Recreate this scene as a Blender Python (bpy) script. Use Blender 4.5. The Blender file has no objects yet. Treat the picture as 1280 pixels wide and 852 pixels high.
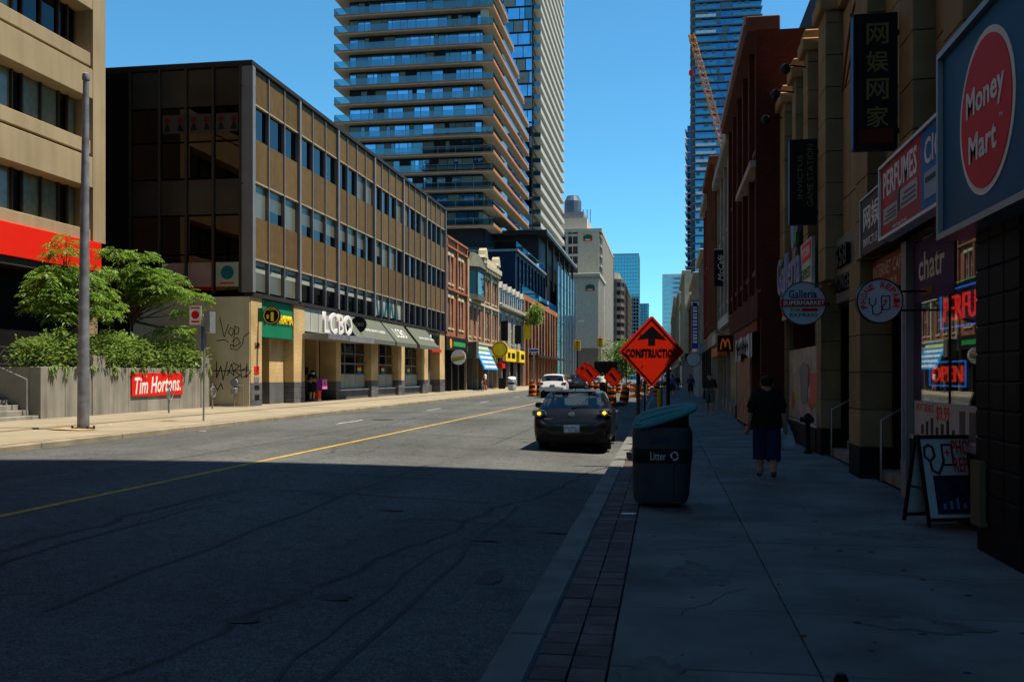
import bpy, bmesh, math, random
from math import sin, cos, pi, radians, sqrt
from mathutils import Vector, Matrix

random.seed(11)
SC = bpy.context.scene
C = SC.collection

# ------------------------------------------------------------------ camera, sky, sun, exposure
# world: X to the right of the street, Y along the street, Z up; right pavement at z = 0
cam = bpy.data.objects.new('camera', bpy.data.cameras.new('camera'))
C.objects.link(cam)
cam.location = (0, 0, 1.65)
cam.rotation_euler = (radians(90), 0, radians(9.15))
cam.data.sensor_width = 36
cam.data.lens = 33.2
cam.data.shift_y = 0.0336
cam.data.clip_start = 0.05
cam.data.clip_end = 6000
SC.camera = cam

SUN_EL, SUN_AZ = radians(67.5), radians(80.85)      # azimuth clockwise from +Y
world = bpy.data.worlds.new('World'); SC.world = world
world.use_nodes = True
wn = world.node_tree.nodes; wl = world.node_tree.links
bg = wn['Background']
sky = wn.new('ShaderNodeTexSky'); sky.sky_type = 'NISHITA'
sky.sun_disc = False
sky.sun_elevation = SUN_EL; sky.sun_rotation = SUN_AZ
sky.air_density = 1.0; sky.dust_density = 0.0; sky.ozone_density = 3.0; sky.altitude = 100
tint = wn.new('ShaderNodeVectorMath'); tint.operation = 'MULTIPLY'      # even white balance of the whole sky
tint.inputs[1].default_value = (.55, 1.18, 1.32)
wl.new(sky.outputs[0], tint.inputs[0]); wl.new(tint.outputs[0], bg.inputs[0]); bg.inputs[1].default_value = 0.080

sun = bpy.data.objects.new('sun', bpy.data.lights.new('sun', 'SUN'))
C.objects.link(sun)
sun.data.energy = 5.0; sun.data.angle = radians(0.53); sun.data.color = (1.0, 0.88, 0.70)
sdir = Vector((cos(SUN_EL)*sin(SUN_AZ), cos(SUN_EL)*cos(SUN_AZ), sin(SUN_EL)))
sun.rotation_euler = sdir.to_track_quat('Z', 'Y').to_euler()
sun.location = (40, 10, 80)

SC.render.engine = 'CYCLES'
SC.cycles.use_denoising = True
try: SC.cycles.denoiser = 'OPENIMAGEDENOISE'
except Exception: pass
SC.cycles.max_bounces = 7; SC.cycles.diffuse_bounces = 1; SC.cycles.glossy_bounces = 4
SC.cycles.transparent_max_bounces = 14; SC.cycles.transmission_bounces = 4
SC.cycles.caustics_reflective = False; SC.cycles.caustics_refractive = False
SC.cycles.sample_clamp_indirect = 6
vs = SC.view_settings
vs.view_transform = 'Standard'; vs.look = 'None'; vs.gamma = 1; vs.exposure = 0.72
try: vs.use_curve_mapping = False
except Exception: pass

# ------------------------------------------------------------------ materials
MATS = {}
def _new(name):
    m = bpy.data.materials.new(name); m.use_nodes = True
    MATS[name] = m
    nt = m.node_tree
    return m, nt, nt.nodes['Principled BSDF']

def N(nt, t, **k):
    n = nt.nodes.new(t)
    for a, b in k.items(): setattr(n, a, b)
    return n

def M(name, col, rough=.6, metal=0., var=.15, scale=1.2, rnd=.0, bump=0., bscale=60., spec=.05,
      streak=0., coat=0., emit=0.):
    """painted / stone / metal surface: base colour broken up by noise in metres"""
    if name in MATS: return MATS[name]
    m, nt, p = _new(name)
    L = nt.links.new
    p.inputs['Roughness'].default_value = rough; p.inputs['Metallic'].default_value = metal
    p.inputs['Specular IOR Level'].default_value = spec
    if coat: p.inputs['Coat Weight'].default_value = coat; p.inputs['Coat Roughness'].default_value = .04
    geo = N(nt, 'ShaderNodeNewGeometry')
    n1 = N(nt, 'ShaderNodeTexNoise'); n1.inputs['Scale'].default_value = scale; n1.inputs['Detail'].default_value = 6
    L(geo.outputs['Position'], n1.inputs['Vector'])
    mr = N(nt, 'ShaderNodeMapRange'); mr.inputs[1].default_value = .3; mr.inputs[2].default_value = .7
    mr.inputs[3].default_value = 1 - var; mr.inputs[4].default_value = 1 + var
    L(n1.outputs['Fac'], mr.inputs[0])
    f = mr.outputs[0]
    if streak:
        mp = N(nt, 'ShaderNodeVectorMath', operation='MULTIPLY'); mp.inputs[1].default_value = (2.2, 2.2, .16)
        L(geo.outputs['Position'], mp.inputs[0])
        n2 = N(nt, 'ShaderNodeTexNoise'); n2.inputs['Scale'].default_value = 1.6; n2.inputs['Detail'].default_value = 5
        L(mp.outputs[0], n2.inputs['Vector'])
        m2 = N(nt, 'ShaderNodeMapRange'); m2.inputs[1].default_value = .42; m2.inputs[2].default_value = .75
        m2.inputs[3].default_value = 1; m2.inputs[4].default_value = 1 - streak
        L(n2.outputs['Fac'], m2.inputs[0])
        mu = N(nt, 'ShaderNodeMath', operation='MULTIPLY'); L(f, mu.inputs[0]); L(m2.outputs[0], mu.inputs[1]); f = mu.outputs[0]
    if rnd:
        oi = N(nt, 'ShaderNodeObjectInfo')
        m3 = N(nt, 'ShaderNodeMapRange'); m3.inputs[3].default_value = 1 - rnd; m3.inputs[4].default_value = 1 + rnd
        L(oi.outputs['Random'], m3.inputs[0])
        mu = N(nt, 'ShaderNodeMath', operation='MULTIPLY'); L(f, mu.inputs[0]); L(m3.outputs[0], mu.inputs[1]); f = mu.outputs[0]
    sc = N(nt, 'ShaderNodeVectorMath', operation='SCALE'); sc.inputs[0].default_value = col[:3]
    L(f, sc.inputs['Scale']); L(sc.outputs[0], p.inputs['Base Color'])
    if bump:
        n4 = N(nt, 'ShaderNodeTexNoise'); n4.inputs['Scale'].default_value = bscale; n4.inputs['Detail'].default_value = 4
        L(geo.outputs['Position'], n4.inputs['Vector'])
        b = N(nt, 'ShaderNodeBump'); b.inputs['Strength'].default_value = bump; b.inputs['Distance'].default_value = .02
        L(n4.outputs['Fac'], b.inputs['Height']); L(b.outputs[0], p.inputs['Normal'])
    if emit:
        p.inputs['Emission Color'].default_value = (*col[:3], 1); p.inputs['Emission Strength'].default_value = emit
    return m

def brickmat(name, c1, c2, mortar, bw=.21, bh=.075, rough=.85):
    if name in MATS: return MATS[name]
    m, nt, p = _new(name); L = nt.links.new
    geo = N(nt, 'ShaderNodeNewGeometry'); sep = N(nt, 'ShaderNodeSeparateXYZ'); L(geo.outputs['Position'], sep.inputs[0])
    ad = N(nt, 'ShaderNodeMath', operation='ADD'); L(sep.outputs[0], ad.inputs[0]); L(sep.outputs[1], ad.inputs[1])
    cb = N(nt, 'ShaderNodeCombineXYZ'); L(ad.outputs[0], cb.inputs[0]); L(sep.outputs[2], cb.inputs[1])
    br = N(nt, 'ShaderNodeTexBrick'); br.inputs['Scale'].default_value = 1
    br.inputs['Brick Width'].default_value = bw; br.inputs['Row Height'].default_value = bh
    br.inputs['Mortar Size'].default_value = .012; br.inputs['Mortar Smooth'].default_value = .3
    br.inputs['Color1'].default_value = (*c1, 1); br.inputs['Color2'].default_value = (*c2, 1); br.inputs['Mortar'].default_value = (*mortar, 1)
    L(cb.outputs[0], br.inputs['Vector'])
    ns = N(nt, 'ShaderNodeTexNoise'); ns.inputs['Scale'].default_value = .7; ns.inputs['Detail'].default_value = 6
    L(geo.outputs['Position'], ns.inputs['Vector'])
    mr = N(nt, 'ShaderNodeMapRange'); mr.inputs[1].default_value = .3; mr.inputs[2].default_value = .7; mr.inputs[3].default_value = .72; mr.inputs[4].default_value = 1.2
    L(ns.outputs['Fac'], mr.inputs[0])
    sc = N(nt, 'ShaderNodeVectorMath', operation='SCALE'); L(br.outputs['Color'], sc.inputs[0]); L(mr.outputs[0], sc.inputs['Scale'])
    L(sc.outputs[0], p.inputs['Base Color']); p.inputs['Roughness'].default_value = rough; p.inputs['Specular IOR Level'].default_value = .05
    b = N(nt, 'ShaderNodeBump'); b.inputs['Strength'].default_value = .5; b.inputs['Distance'].default_value = .01; b.invert = True
    L(br.outputs['Fac'], b.inputs['Height']); L(b.outputs[0], p.inputs['Normal'])
    return m

def mirror_glass(name, col, rough=.02, wob=.004, rnd=.25, metal=1.):
    """coated window glass: reflects like dark tinted metal, slightly wavy, every pane a little different"""
    if name in MATS: return MATS[name]
    m, nt, p = _new(name); L = nt.links.new
    p.inputs['Metallic'].default_value = metal; p.inputs['Roughness'].default_value = rough
    geo = N(nt, 'ShaderNodeNewGeometry')
    oi = N(nt, 'ShaderNodeObjectInfo')
    ns = N(nt, 'ShaderNodeTexNoise'); ns.inputs['Scale'].default_value = .6
    L(geo.outputs['Position'], ns.inputs['Vector'])
    ad = N(nt, 'ShaderNodeMath', operation='ADD'); L(oi.outputs['Random'], ad.inputs[0]); L(ns.outputs['Fac'], ad.inputs[1])
    mr = N(nt, 'ShaderNodeMapRange'); mr.inputs[1].default_value = .3; mr.inputs[2].default_value = 1.7; mr.inputs[3].default_value = 1 - rnd; mr.inputs[4].default_value = 1 + rnd
    L(ad.outputs[0], mr.inputs[0])
    sc = N(nt, 'ShaderNodeVectorMath', operation='SCALE'); sc.inputs[0].default_value = col; L(mr.outputs[0], sc.inputs['Scale'])
    L(sc.outputs[0], p.inputs['Base Color'])
    b = N(nt, 'ShaderNodeBump'); b.inputs['Strength'].default_value = .6; b.inputs['Distance'].default_value = wob
    n2 = N(nt, 'ShaderNodeTexNoise'); n2.inputs['Scale'].default_value = 1.1; L(geo.outputs['Position'], n2.inputs['Vector'])
    L(n2.outputs['Fac'], b.inputs['Height']); L(b.outputs[0], p.inputs['Normal'])
    return m

def clear_glass(name, tint=(.8, .9, .9), ior=1.5, extra=0.):
    """thin see-through pane: fresnel mix of transparent and mirror"""
    if name in MATS: return MATS[name]
    m, nt, p = _new(name); L = nt.links.new
    nt.nodes.remove(p); out = nt.nodes['Material Output']
    tr = N(nt, 'ShaderNodeBsdfTransparent'); tr.inputs[0].default_value = (*tint, 1)
    gl = N(nt, 'ShaderNodeBsdfGlossy'); gl.inputs['Roughness'].default_value = .01; gl.inputs[0].default_value = (.95, .97, 1, 1)
    fr = N(nt, 'ShaderNodeFresnel'); geo = N(nt, 'ShaderNodeNewGeometry')
    io = N(nt, 'ShaderNodeMapRange'); io.inputs[3].default_value = ior; io.inputs[4].default_value = 1/ior   # same thin pane from both sides
    L(geo.outputs['Backfacing'], io.inputs[0]); L(io.outputs[0], fr.inputs[0])
    ad = N(nt, 'ShaderNodeMath', operation='ADD'); ad.inputs[1].default_value = extra; ad.use_clamp = True
    L(fr.outputs[0], ad.inputs[0])
    mx = N(nt, 'ShaderNodeMixShader'); L(ad.outputs[0], mx.inputs[0]); L(tr.outputs[0], mx.inputs[1]); L(gl.outputs[0], mx.inputs[2])
    L(mx.outputs[0], out.inputs[0])
    return m

def glow(name, col, s):
    if name in MATS: return MATS[name]
    m, nt, p = _new(name)
    p.inputs['Base Color'].default_value = (*col, 1); p.inputs['Emission Color'].default_value = (*col, 1)
    p.inputs['Emission Strength'].default_value = s
    return m

def leafmat(name, c1, c2):
    if name in MATS: return MATS[name]
    m, nt, p = _new(name); L = nt.links.new; out = nt.nodes['Material Output']
    geo = N(nt, 'ShaderNodeNewGeometry')
    rp = N(nt, 'ShaderNodeValToRGB'); rp.color_ramp.elements[0].color = (*c1, 1); rp.color_ramp.elements[1].color = (*c2, 1)
    L(geo.outputs['Random Per Island'], rp.inputs[0])
    L(rp.outputs[0], p.inputs['Base Color']); p.inputs['Roughness'].default_value = .45
    tl = N(nt, 'ShaderNodeBsdfTranslucent'); L(rp.outputs[0], tl.inputs[0])
    mx = N(nt, 'ShaderNodeMixShader'); mx.inputs[0].default_value = .45
    L(p.outputs[0], mx.inputs[1]); L(tl.outputs[0], mx.inputs[2]); L(mx.outputs[0], out.inputs[0])
    return m

def asphalt(name, base):
    m, nt, p = _new(name); L = nt.links.new
    geo = N(nt, 'ShaderNodeNewGeometry'); pos = geo.outputs['Position']
    def noise(scale, det=6, vec=None, dist=0.):
        n = N(nt, 'ShaderNodeTexNoise'); n.inputs['Scale'].default_value = scale; n.inputs['Detail'].default_value = det
        n.inputs['Distortion'].default_value = dist
        L(vec or pos, n.inputs['Vector']); return n.outputs['Fac']
    def rng(v, a, b, c, d):
        r = N(nt, 'ShaderNodeMapRange'); r.inputs[1].default_value = a; r.inputs[2].default_value = b; r.inputs[3].default_value = c; r.inputs[4].default_value = d
        L(v, r.inputs[0]); return r.outputs[0]
    def mul(a, b):
        r = N(nt, 'ShaderNodeMath', operation='MULTIPLY'); L(a, r.inputs[0]); L(b, r.inputs[1]); return r.outputs[0]
    st = N(nt, 'ShaderNodeVectorMath', operation='MULTIPLY'); st.inputs[1].default_value = (1.0, .12, 1); L(pos, st.inputs[0])
    f = rng(noise(.22), .3, .7, .72, 1.2)
    f = mul(f, rng(noise(2.6, 7, None, 1.2), .5, .72, 1.06, .78))            # oil and patch blotches
    f = mul(f, rng(noise(.9, 5, st.outputs[0]), .35, .7, .86, 1.12))       # wheel tracks along the street
    f = mul(f, rng(noise(60, 2), .28, .72, .4, 1.6))
    f = mul(f, rng(noise(14, 5), .3, .7, .82, 1.18))                        # aggregate
    f = mul(f, rng(noise(26, 4), .62, .74, 1, .72))                         # dark spots
    # cracks and sealed seams: thin bands where a warped voronoi edge passes
    wv = N(nt, 'ShaderNodeTexNoise'); wv.inputs['Scale'].default_value = .8; L(pos, wv.inputs['Vector'])
    ad = N(nt, 'ShaderNodeVectorMath', operation='MULTIPLY_ADD'); L(wv.outputs['Color'], ad.inputs[0]); ad.inputs[1].default_value = (.5, .5, 0); L(st.outputs[0], ad.inputs[2])
    vo = N(nt, 'ShaderNodeTexVoronoi'); vo.feature = 'DISTANCE_TO_EDGE'; vo.inputs['Scale'].default_value = .22; L(ad.outputs[0], vo.inputs['Vector'])
    crack = rng(vo.outputs['Distance'], .001, .006, .5, 1.)
    keep = rng(noise(.17, 2), .45, .55, 0., 1.)
    inv = N(nt, 'ShaderNodeMath', operation='MAXIMUM'); L(crack, inv.inputs[0]); L(keep, inv.inputs[1])
    f = mul(f, inv.outputs[0])
    sc = N(nt, 'ShaderNodeVectorMath', operation='SCALE'); sc.inputs[0].default_value = base; L(f, sc.inputs['Scale'])
    L(sc.outputs[0], p.inputs['Base Color']); p.inputs['Roughness'].default_value = .9
    p.inputs['Specular IOR Level'].default_value = .08
    b = N(nt, 'ShaderNodeBump'); b.inputs['Strength'].default_value = .45; b.inputs['Distance'].default_value = .008
    L(noise(120, 2), b.inputs['Height']); L(b.outputs[0], p.inputs['Normal'])
    return m

# ------------------------------------------------------------------ object helpers
W = {}                                       # world position of every object's origin while building
def link(o, parent, loc):
    C.objects.link(o)
    loc = Vector(loc)
    if parent is not None:
        o.parent = parent; o.location = loc - W[parent.name]
    else: o.location = loc
    W[o.name] = loc
    return o

def tag(o, label=None, cat=None, group=None, kind=None):
    if label: o['label'] = label
    if cat: o['category'] = cat
    if group: o['group'] = group
    if kind: o['kind'] = kind
    return o

def thing(name, label, cat, loc=(0, 0, 0), group=None):
    o = bpy.data.objects.new(name, None); o.empty_display_size = .2
    link(o, None, loc)
    return tag(o, label, cat, group)

def place(root, loc, rz=0., rx=0., ry=0.):
    root.location = loc; root.rotation_euler = (rx, ry, rz)

_BOX = {}
BF = [(0, 3, 2, 1), (4, 5, 6, 7), (0, 1, 5, 4), (1, 2, 6, 5), (2, 3, 7, 6), (3, 0, 4, 7)]
def boxmesh(dx, dy, dz, m, bev=0.):
    k = (round(dx, 3), round(dy, 3), round(dz, 3), m.name, bev)
    if k in _BOX: return _BOX[k]
    me = bpy.data.meshes.new('box')
    a, b, c = dx/2, dy/2, dz/2
    v = [(-a, -b, -c), (a, -b, -c), (a, b, -c), (-a, b, -c), (-a, -b, c), (a, -b, c), (a, b, c), (-a, b, c)]
    me.from_pydata(v, [], BF)
    if bev:
        bm = bmesh.new(); bm.from_mesh(me)
        bmesh.ops.bevel(bm, geom=bm.edges[:], offset=bev, segments=1, affect='EDGES')
        bm.to_mesh(me); bm.free()
    me.materials.append(m)
    _BOX[k] = me
    return me

def box(name, m, parent, x0, x1, y0, y1, z0, z1, bev=0.):
    """one box as an object of its own (alike boxes share mesh data)"""
    o = bpy.data.objects.new(name, boxmesh(abs(x1-x0), abs(y1-y0), abs(z1-z0), m, bev))
    return link(o, parent, ((x0+x1)/2, (y0+y1)/2, (z0+z1)/2))

class MB:
    """mesh builder"""
    def __init__(s): s.v = []; s.f = []; s.m = []; s.k = 0
    def quad(s, *p):
        n = len(s.v); s.v += [tuple(q) for q in p]; s.f.append(tuple(range(n, n+len(p)))); s.m.append(s.k); return s
    def box(s, x0, x1, y0, y1, z0, z1):
        n = len(s.v)
        s.v += [(x0, y0, z0), (x1, y0, z0), (x1, y1, z0), (x0, y1, z0), (x0, y0, z1), (x1, y0, z1), (x1, y1, z1), (x0, y1, z1)]
        s.f += [tuple(n+i for i in q) for q in BF]; s.m += [s.k]*6; return s
    def tube(s, pts, rad, n=8, cap=True):
        pts = [Vector(p) for p in pts]
        if not isinstance(rad, (list, tuple)): rad = [rad]*len(pts)
        base = len(s.v); up = Vector((0, 0, 1)); a = None
        for i, p in enumerate(pts):
            d = (pts[min(i+1, len(pts)-1)] - pts[max(i-1, 0)]).normalized()
            if a is None:
                a = d.cross(up)
                if a.length < .05: a = d.cross(Vector((0, 1, 0)))
            else: a = a - d*a.dot(d)                      # carry the frame along: no twist
            a.normalize(); b = d.cross(a).normalized()
            for j in range(n):
                t = 2*pi*j/n
                s.v.append(tuple(p + (a*cos(t) + b*sin(t))*rad[i]))
        for i in range(len(pts)-1):
            for j in range(n):
                q = base+i*n; k = (j+1) % n
                s.f.append((q+j, q+k, q+n+k, q+n+j)); s.m.append(s.k)
        if cap:
            s.f.append(tuple(base+j for j in range(n))); s.f.append(tuple(base+(len(pts)-1)*n+n-1-j for j in range(n))); s.m += [s.k]*2
        return s
    def lathe(s, prof, c, n=20, axis='z'):
        base = len(s.v); c = Vector(c)
        for r, h in prof:
            for j in range(n):
                t = 2*pi*j/n
                if axis == 'z': q = (r*cos(t), r*sin(t), h)
                elif axis == 'x': q = (h, r*cos(t), r*sin(t))
                else: q = (r*cos(t), h, r*sin(t))
                s.v.append(tuple(c+Vector(q)))
        for i in range(len(prof)-1):
            for j in range(n):
                q = base+i*n; k = (j+1) % n
                s.f.append((q+j, q+k, q+n+k, q+n+j)); s.m.append(s.k)
        s.f.append(tuple(base+n-1-j for j in range(n))); s.f.append(tuple(base+(len(prof)-1)*n+j for j in range(n))); s.m += [s.k]*2
        return s
    def prism(s, poly, fn, h0, h1):
        """extrude a 2-D polygon; fn(u, v, h) gives the 3-D point"""
        n = len(s.v); k = len(poly)
        s.v += [tuple(fn(u, v, h0)) for u, v in poly] + [tuple(fn(u, v, h1)) for u, v in poly]
        s.f.append(tuple(n+k-1-i for i in range(k))); s.f.append(tuple(n+k+i for i in range(k))); s.m += [s.k]*2
        for i in range(k):
            j = (i+1) % k; s.f.append((n+i, n+j, n+k+j, n+k+i)); s.m.append(s.k)
        return s
    def build(s, name, mats, parent=None, smooth=False, kind=None, origin=None, fix=True):
        if not isinstance(mats, (list, tuple)): mats = [mats]
        if origin is None:
            xs = [p[0] for p in s.v]; ys = [p[1] for p in s.v]; zs = [p[2] for p in s.v]
            origin = Vector(((min(xs)+max(xs))/2, (min(ys)+max(ys))/2, min(zs)))
        origin = Vector(origin)
        me = bpy.data.meshes.new(name)
        me.from_pydata([tuple(Vector(p)-origin) for p in s.v], [], s.f)
        for m in mats: me.materials.append(m)
        if len(mats) > 1: me.polygons.foreach_set('material_index', s.m)
        if fix:
            bm = bmesh.new(); bm.from_mesh(me); bmesh.ops.recalc_face_normals(bm, faces=bm.faces[:]); bm.to_mesh(me); bm.free()
        if smooth: me.polygons.foreach_set('use_smooth', [True]*len(me.polygons)); me.set_sharp_from_angle(angle=radians(40))
        o = bpy.data.objects.new(name, me)
        link(o, parent, origin)
        if kind: o['kind'] = kind
        return o

def copy_tree(o, parent=None):
    c = o.copy(); C.objects.link(c)
    if parent is not None: c.parent = parent
    for ch in list(o.children): copy_tree(ch, c)
    return c

# facings: (right, up, outward) of a surface as seen by someone looking at it
EAST = (Vector((0, 1, 0)), Vector((0, 0, 1)), Vector((1, 0, 0)))     # faces +X (left-hand buildings)
WEST = (Vector((0, -1, 0)), Vector((0, 0, 1)), Vector((-1, 0, 0)))   # faces -X (right-hand buildings)
FRONT = (Vector((1, 0, 0)), Vector((0, 0, 1)), Vector((0, -1, 0)))   # faces back along the street
_tx = {}
def text(name, s, m, parent, c, w, h, face=FRONT, depth=.004, bold=.0, shear=0., roll=0., res=2):
    """lettering fitted into w x h metres, centred on c, standing `depth` proud of the surface"""
    cu = bpy.data.curves.new('t', 'FONT'); cu.body = s; cu.size = 1; cu.shear = shear; cu.resolution_u = res
    cu.offset = bold; cu.extrude = .5; cu.space_character = 1 + bold*2
    ob = bpy.data.objects.new('t', cu); C.objects.link(ob)
    dg = bpy.context.evaluated_depsgraph_get()
    me = bpy.data.meshes.new_from_object(ob.evaluated_get(dg))
    bpy.data.objects.remove(ob); bpy.data.curves.remove(cu)
    if not len(me.vertices): return None
    xs = [v.co.x for v in me.vertices]; ys = [v.co.y for v in me.vertices]
    cx, cy = (min(xs)+max(xs))/2, (min(ys)+max(ys))/2
    sx = w/max(1e-4, max(xs)-min(xs)); sy = h/max(1e-4, max(ys)-min(ys))
    for v in me.vertices: v.co = ((v.co.x-cx)*sx, (v.co.y-cy)*sy, (v.co.z+.5)*depth)
    me.materials.clear(); me.materials.append(m)
    o = bpy.data.objects.new(name, me)
    link(o, parent, c)
    r, u, n = face
    if roll: r, u = r*cos(roll)+u*sin(roll), u*cos(roll)-r*sin(roll)
    o.rotation_euler = Matrix((r, u, n)).transposed().to_euler()
    return o

def fn_face(c, face):
    c = Vector(c); r, u, n = face
    return lambda a, b, h: c + r*a + u*b + n*h

def disc(name, m, parent, c, r, face=FRONT, h0=0., h1=.02, n=36, ry=None):
    mb = MB(); mb.prism([(r*cos(2*pi*i/n), (ry or r)*sin(2*pi*i/n)) for i in range(n)], fn_face(c, face), h0, h1)
    return mb.build(name, m, parent, origin=c)

def ring(name, m, parent, c, r, w, face=FRONT, h0=0., h1=.02, n=36, ry=None):
    f = fn_face(c, face); mb = MB(); k = (ry or r)/r
    for i in range(n):
        a, b = 2*pi*i/n, 2*pi*(i+1)/n
        P = [(r*cos(a), k*r*sin(a)), (r*cos(b), k*r*sin(b)), ((r-w)*cos(b), k*(r-w)*sin(b)), ((r-w)*cos(a), k*(r-w)*sin(a))]
        mb.prism(P, f, h0, h1)
    return mb.build(name, m, parent, origin=c)

def poly(name, m, parent, c, pts, face=FRONT, h0=0., h1=.006):
    mb = MB(); mb.prism(pts, fn_face(c, face), h0, h1)
    return mb.build(name, m, parent, origin=c)

def strokes(name, m, parent, c, lines, w, face=FRONT, h0=.002, h1=.004):
    """hand-drawn lines of width w: each polyline becomes flat ribbons"""
    f = fn_face(c, face); mb = MB()
    for ln in lines:
        for (a, b), (p, q) in zip(ln, ln[1:]):
            d = Vector((p-a, q-b)); l = d.length or 1e-6; d /= l; e = Vector((-d.y, d.x))*w/2; d = d*w*.3
            mb.prism([(a-d.x-e.x, b-d.y-e.y), (p+d.x-e.x, q+d.y-e.y), (p+d.x+e.x, q+d.y+e.y), (a-d.x+e.x, b-d.y+e.y)], f, h0, h1)
    return mb.build(name, m, parent, origin=c)
# ------------------------------------------------------------------ shared materials
m_asph = asphalt('asphalt', (.088, .094, .094))
m_ground = M('ground_dirt', (.16, .15, .13), .9)
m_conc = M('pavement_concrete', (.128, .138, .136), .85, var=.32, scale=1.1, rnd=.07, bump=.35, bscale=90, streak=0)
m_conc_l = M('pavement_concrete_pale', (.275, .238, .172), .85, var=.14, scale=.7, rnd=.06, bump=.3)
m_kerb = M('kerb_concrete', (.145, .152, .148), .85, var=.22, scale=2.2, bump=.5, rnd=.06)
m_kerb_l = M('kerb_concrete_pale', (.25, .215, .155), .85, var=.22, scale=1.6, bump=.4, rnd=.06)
m_paver = M('clay_paver', (.105, .088, .084), .8, var=.22, scale=5, rnd=.2, bump=.5)
m_bed = M('joint_sand', (.035, .034, .03), .95)
m_yellow = M('yellow_road_paint', (.42, .27, .055), .7, var=.35, scale=6)
m_white_rd = M('white_road_paint', (.42, .42, .40), .7, var=.4, scale=5)
m_steel = M('galvanised_steel', (.24, .25, .265), .5, .4, var=.2, scale=3)
m_black = M('black_paint', (.012, .012, .013), .4, var=.2)
m_dark = M('dark_void', (.01, .01, .011), .8)
m_alu = M('aluminium', (.45, .45, .46), .4, .7, var=.1)
m_white = M('white_paint', (.72, .72, .70), .5, var=.06)
m_red = M('red_sign', (.62, .018, .012), .45, var=.06)
m_glass = mirror_glass('dark_glass', (.036, .05, .056))
m_glass_blue = mirror_glass('blue_glass', (.26, .52, .72), rnd=.5)
m_glass_teal = mirror_glass('teal_glass', (.13, .25, .28), rnd=.35)
m_blind = M('blind_behind_glass', (.10, .10, .072), .3, var=.12, rnd=.25, spec=.5)
m_pane = clear_glass('shop_glass', (.62, .68, .68))
m_rail = clear_glass('rail_glass', (.42, .66, .68), extra=.10)
m_tar = M('tar_seal', (.052, .055, .056), .8)

# ------------------------------------------------------------------ ground, road, pavements
g = MB(); g.quad((-2500, -400, -.6), (2500, -400, -.6), (2500, 5000, -.6), (-2500, 5000, -.6))
tag(g.build('ground', m_ground, origin=(0, 0, -.6)), kind='structure')

XR, XL = -1.0, -12.9                         # kerb faces
def road_z(x):
    t = (XR-x)/(XR-XL)
    return -.14 + .26*t + .085*4*t*(1-t)
r = MB(); nx = 14
ys = [-60, -20, 0, 10, 20, 30, 45, 60, 90, 130, 200, 300, 450, 700]
idx = [[len(r.v) + 0 for _ in ys] for __ in range(nx+1)]
for i in range(nx+1):
    for j, y in enumerate(ys):
        x = XR + .05 + (XL-.1-XR)*i/nx
        idx[i][j] = len(r.v); r.v.append((x, y, road_z(max(min(x, XR), XL))))
for i in range(nx):
    for j in range(len(ys)-1):
        r.f.append((idx[i][j], idx[i+1][j], idx[i+1][j+1], idx[i][j+1])); r.m.append(0)
road = tag(r.build('road', m_asph, smooth=True, origin=(-7, 0, 0)), kind='structure')

def strip(name, m, pts, w, dz=.004, parent=None):
    """flat painted or poured strip following the road surface"""
    mb = MB()
    for (x0, y0), (x1, y1) in zip(pts, pts[1:]):
        d = Vector((x1-x0, y1-y0)).normalized(); e = Vector((-d.y, d.x))*w/2
        q = [(x0-e.x, y0-e.y), (x0+e.x, y0+e.y), (x1+e.x, y1+e.y), (x1-e.x, y1-e.y)]
        mb.quad(*[(a, b, road_z(a)+dz) for a, b in q])
    return mb.build(name, m, parent or road)
for y0, y1 in ((-30, 9), (9, 24), (24, 41.5), (41.6, 60), (60, 110)):
    strip('centre_line', m_yellow, [(-7.3+.004*max(0, y-10), y) for y in (y0, (y0+y1)/2, y1)], .115)
for y0 in (28.5, 40, 52, 64, 76):
    strip('lane_dash', m_white_rd, [(-10.2, y0), (-10.2, y0+2.6)], .1)
# sealed seams and cracks poured with tar
rs = random.Random(5)
def wob(x, y0, y1, n=9, a=.05): return [(x + rs.uniform(-a, a), y0+(y1-y0)*i/n) for i in range(n+1)]
for x, y0, y1, w in ((-1.95, 4, 12.5, .045), (-2.2, 5, 9.4, .025), (-4.3, 6, 17, .05), (-4.1, 22, 60, .05), (-5.6, 5, 11, .035), (-8.9, 14, 40, .04), (-2.7, 26, 60, .05)):
    strip('tar_seam', m_tar, wob(x, y0, y1), w, .003)
for y, x0, x1, w in ((10.9, -3.0, -1.4, .03), (12.6, -5.5, -2.3, .03), (14.9, -7.0, -3.4, .03), (24.6, -6, -2.6, .05), (30.5, -9, -4, .05)):
    strip('tar_seam', m_tar, [(x0+(x1-x0)*i/7, y+rs.uniform(-.06, .06)) for i in range(8)], w, .0035)
for x, y, a, b in ((-2.55, 7.0, .16, .11), (-2.9, 6.2, .13, .10), (-1.35, 10.6, .3, .06), (-2.0, 9.8, .34, .05), (-1.5, 8.1, .12, .3), (-3.4, 11.4, .2, .1)):
    mb = MB(); mb.quad(*[(x+a*cos(2*pi*i/14)*(1+rs.uniform(-.2, .2)), y+b*sin(2*pi*i/14)*(1+rs.uniform(-.2, .2)), road_z(x)+.0045) for i in range(14)])
    mb.build('tar_patch', m_tar, road)
# round iron covers
m_iron = M('cast_iron', (.06, .058, .055), .55, .5, var=.3, scale=12, bump=.6)
for x, y in ((-3.8, 30.0), (-9.6, 31.5), (-6.0, 47.0)):
    disc('manhole_cover', m_iron, road, (x, y, road_z(x)+.002), .38, (Vector((1, 0, 0)), Vector((0, 1, 0)), Vector((0, 0, 1))), 0, .006)

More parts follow.
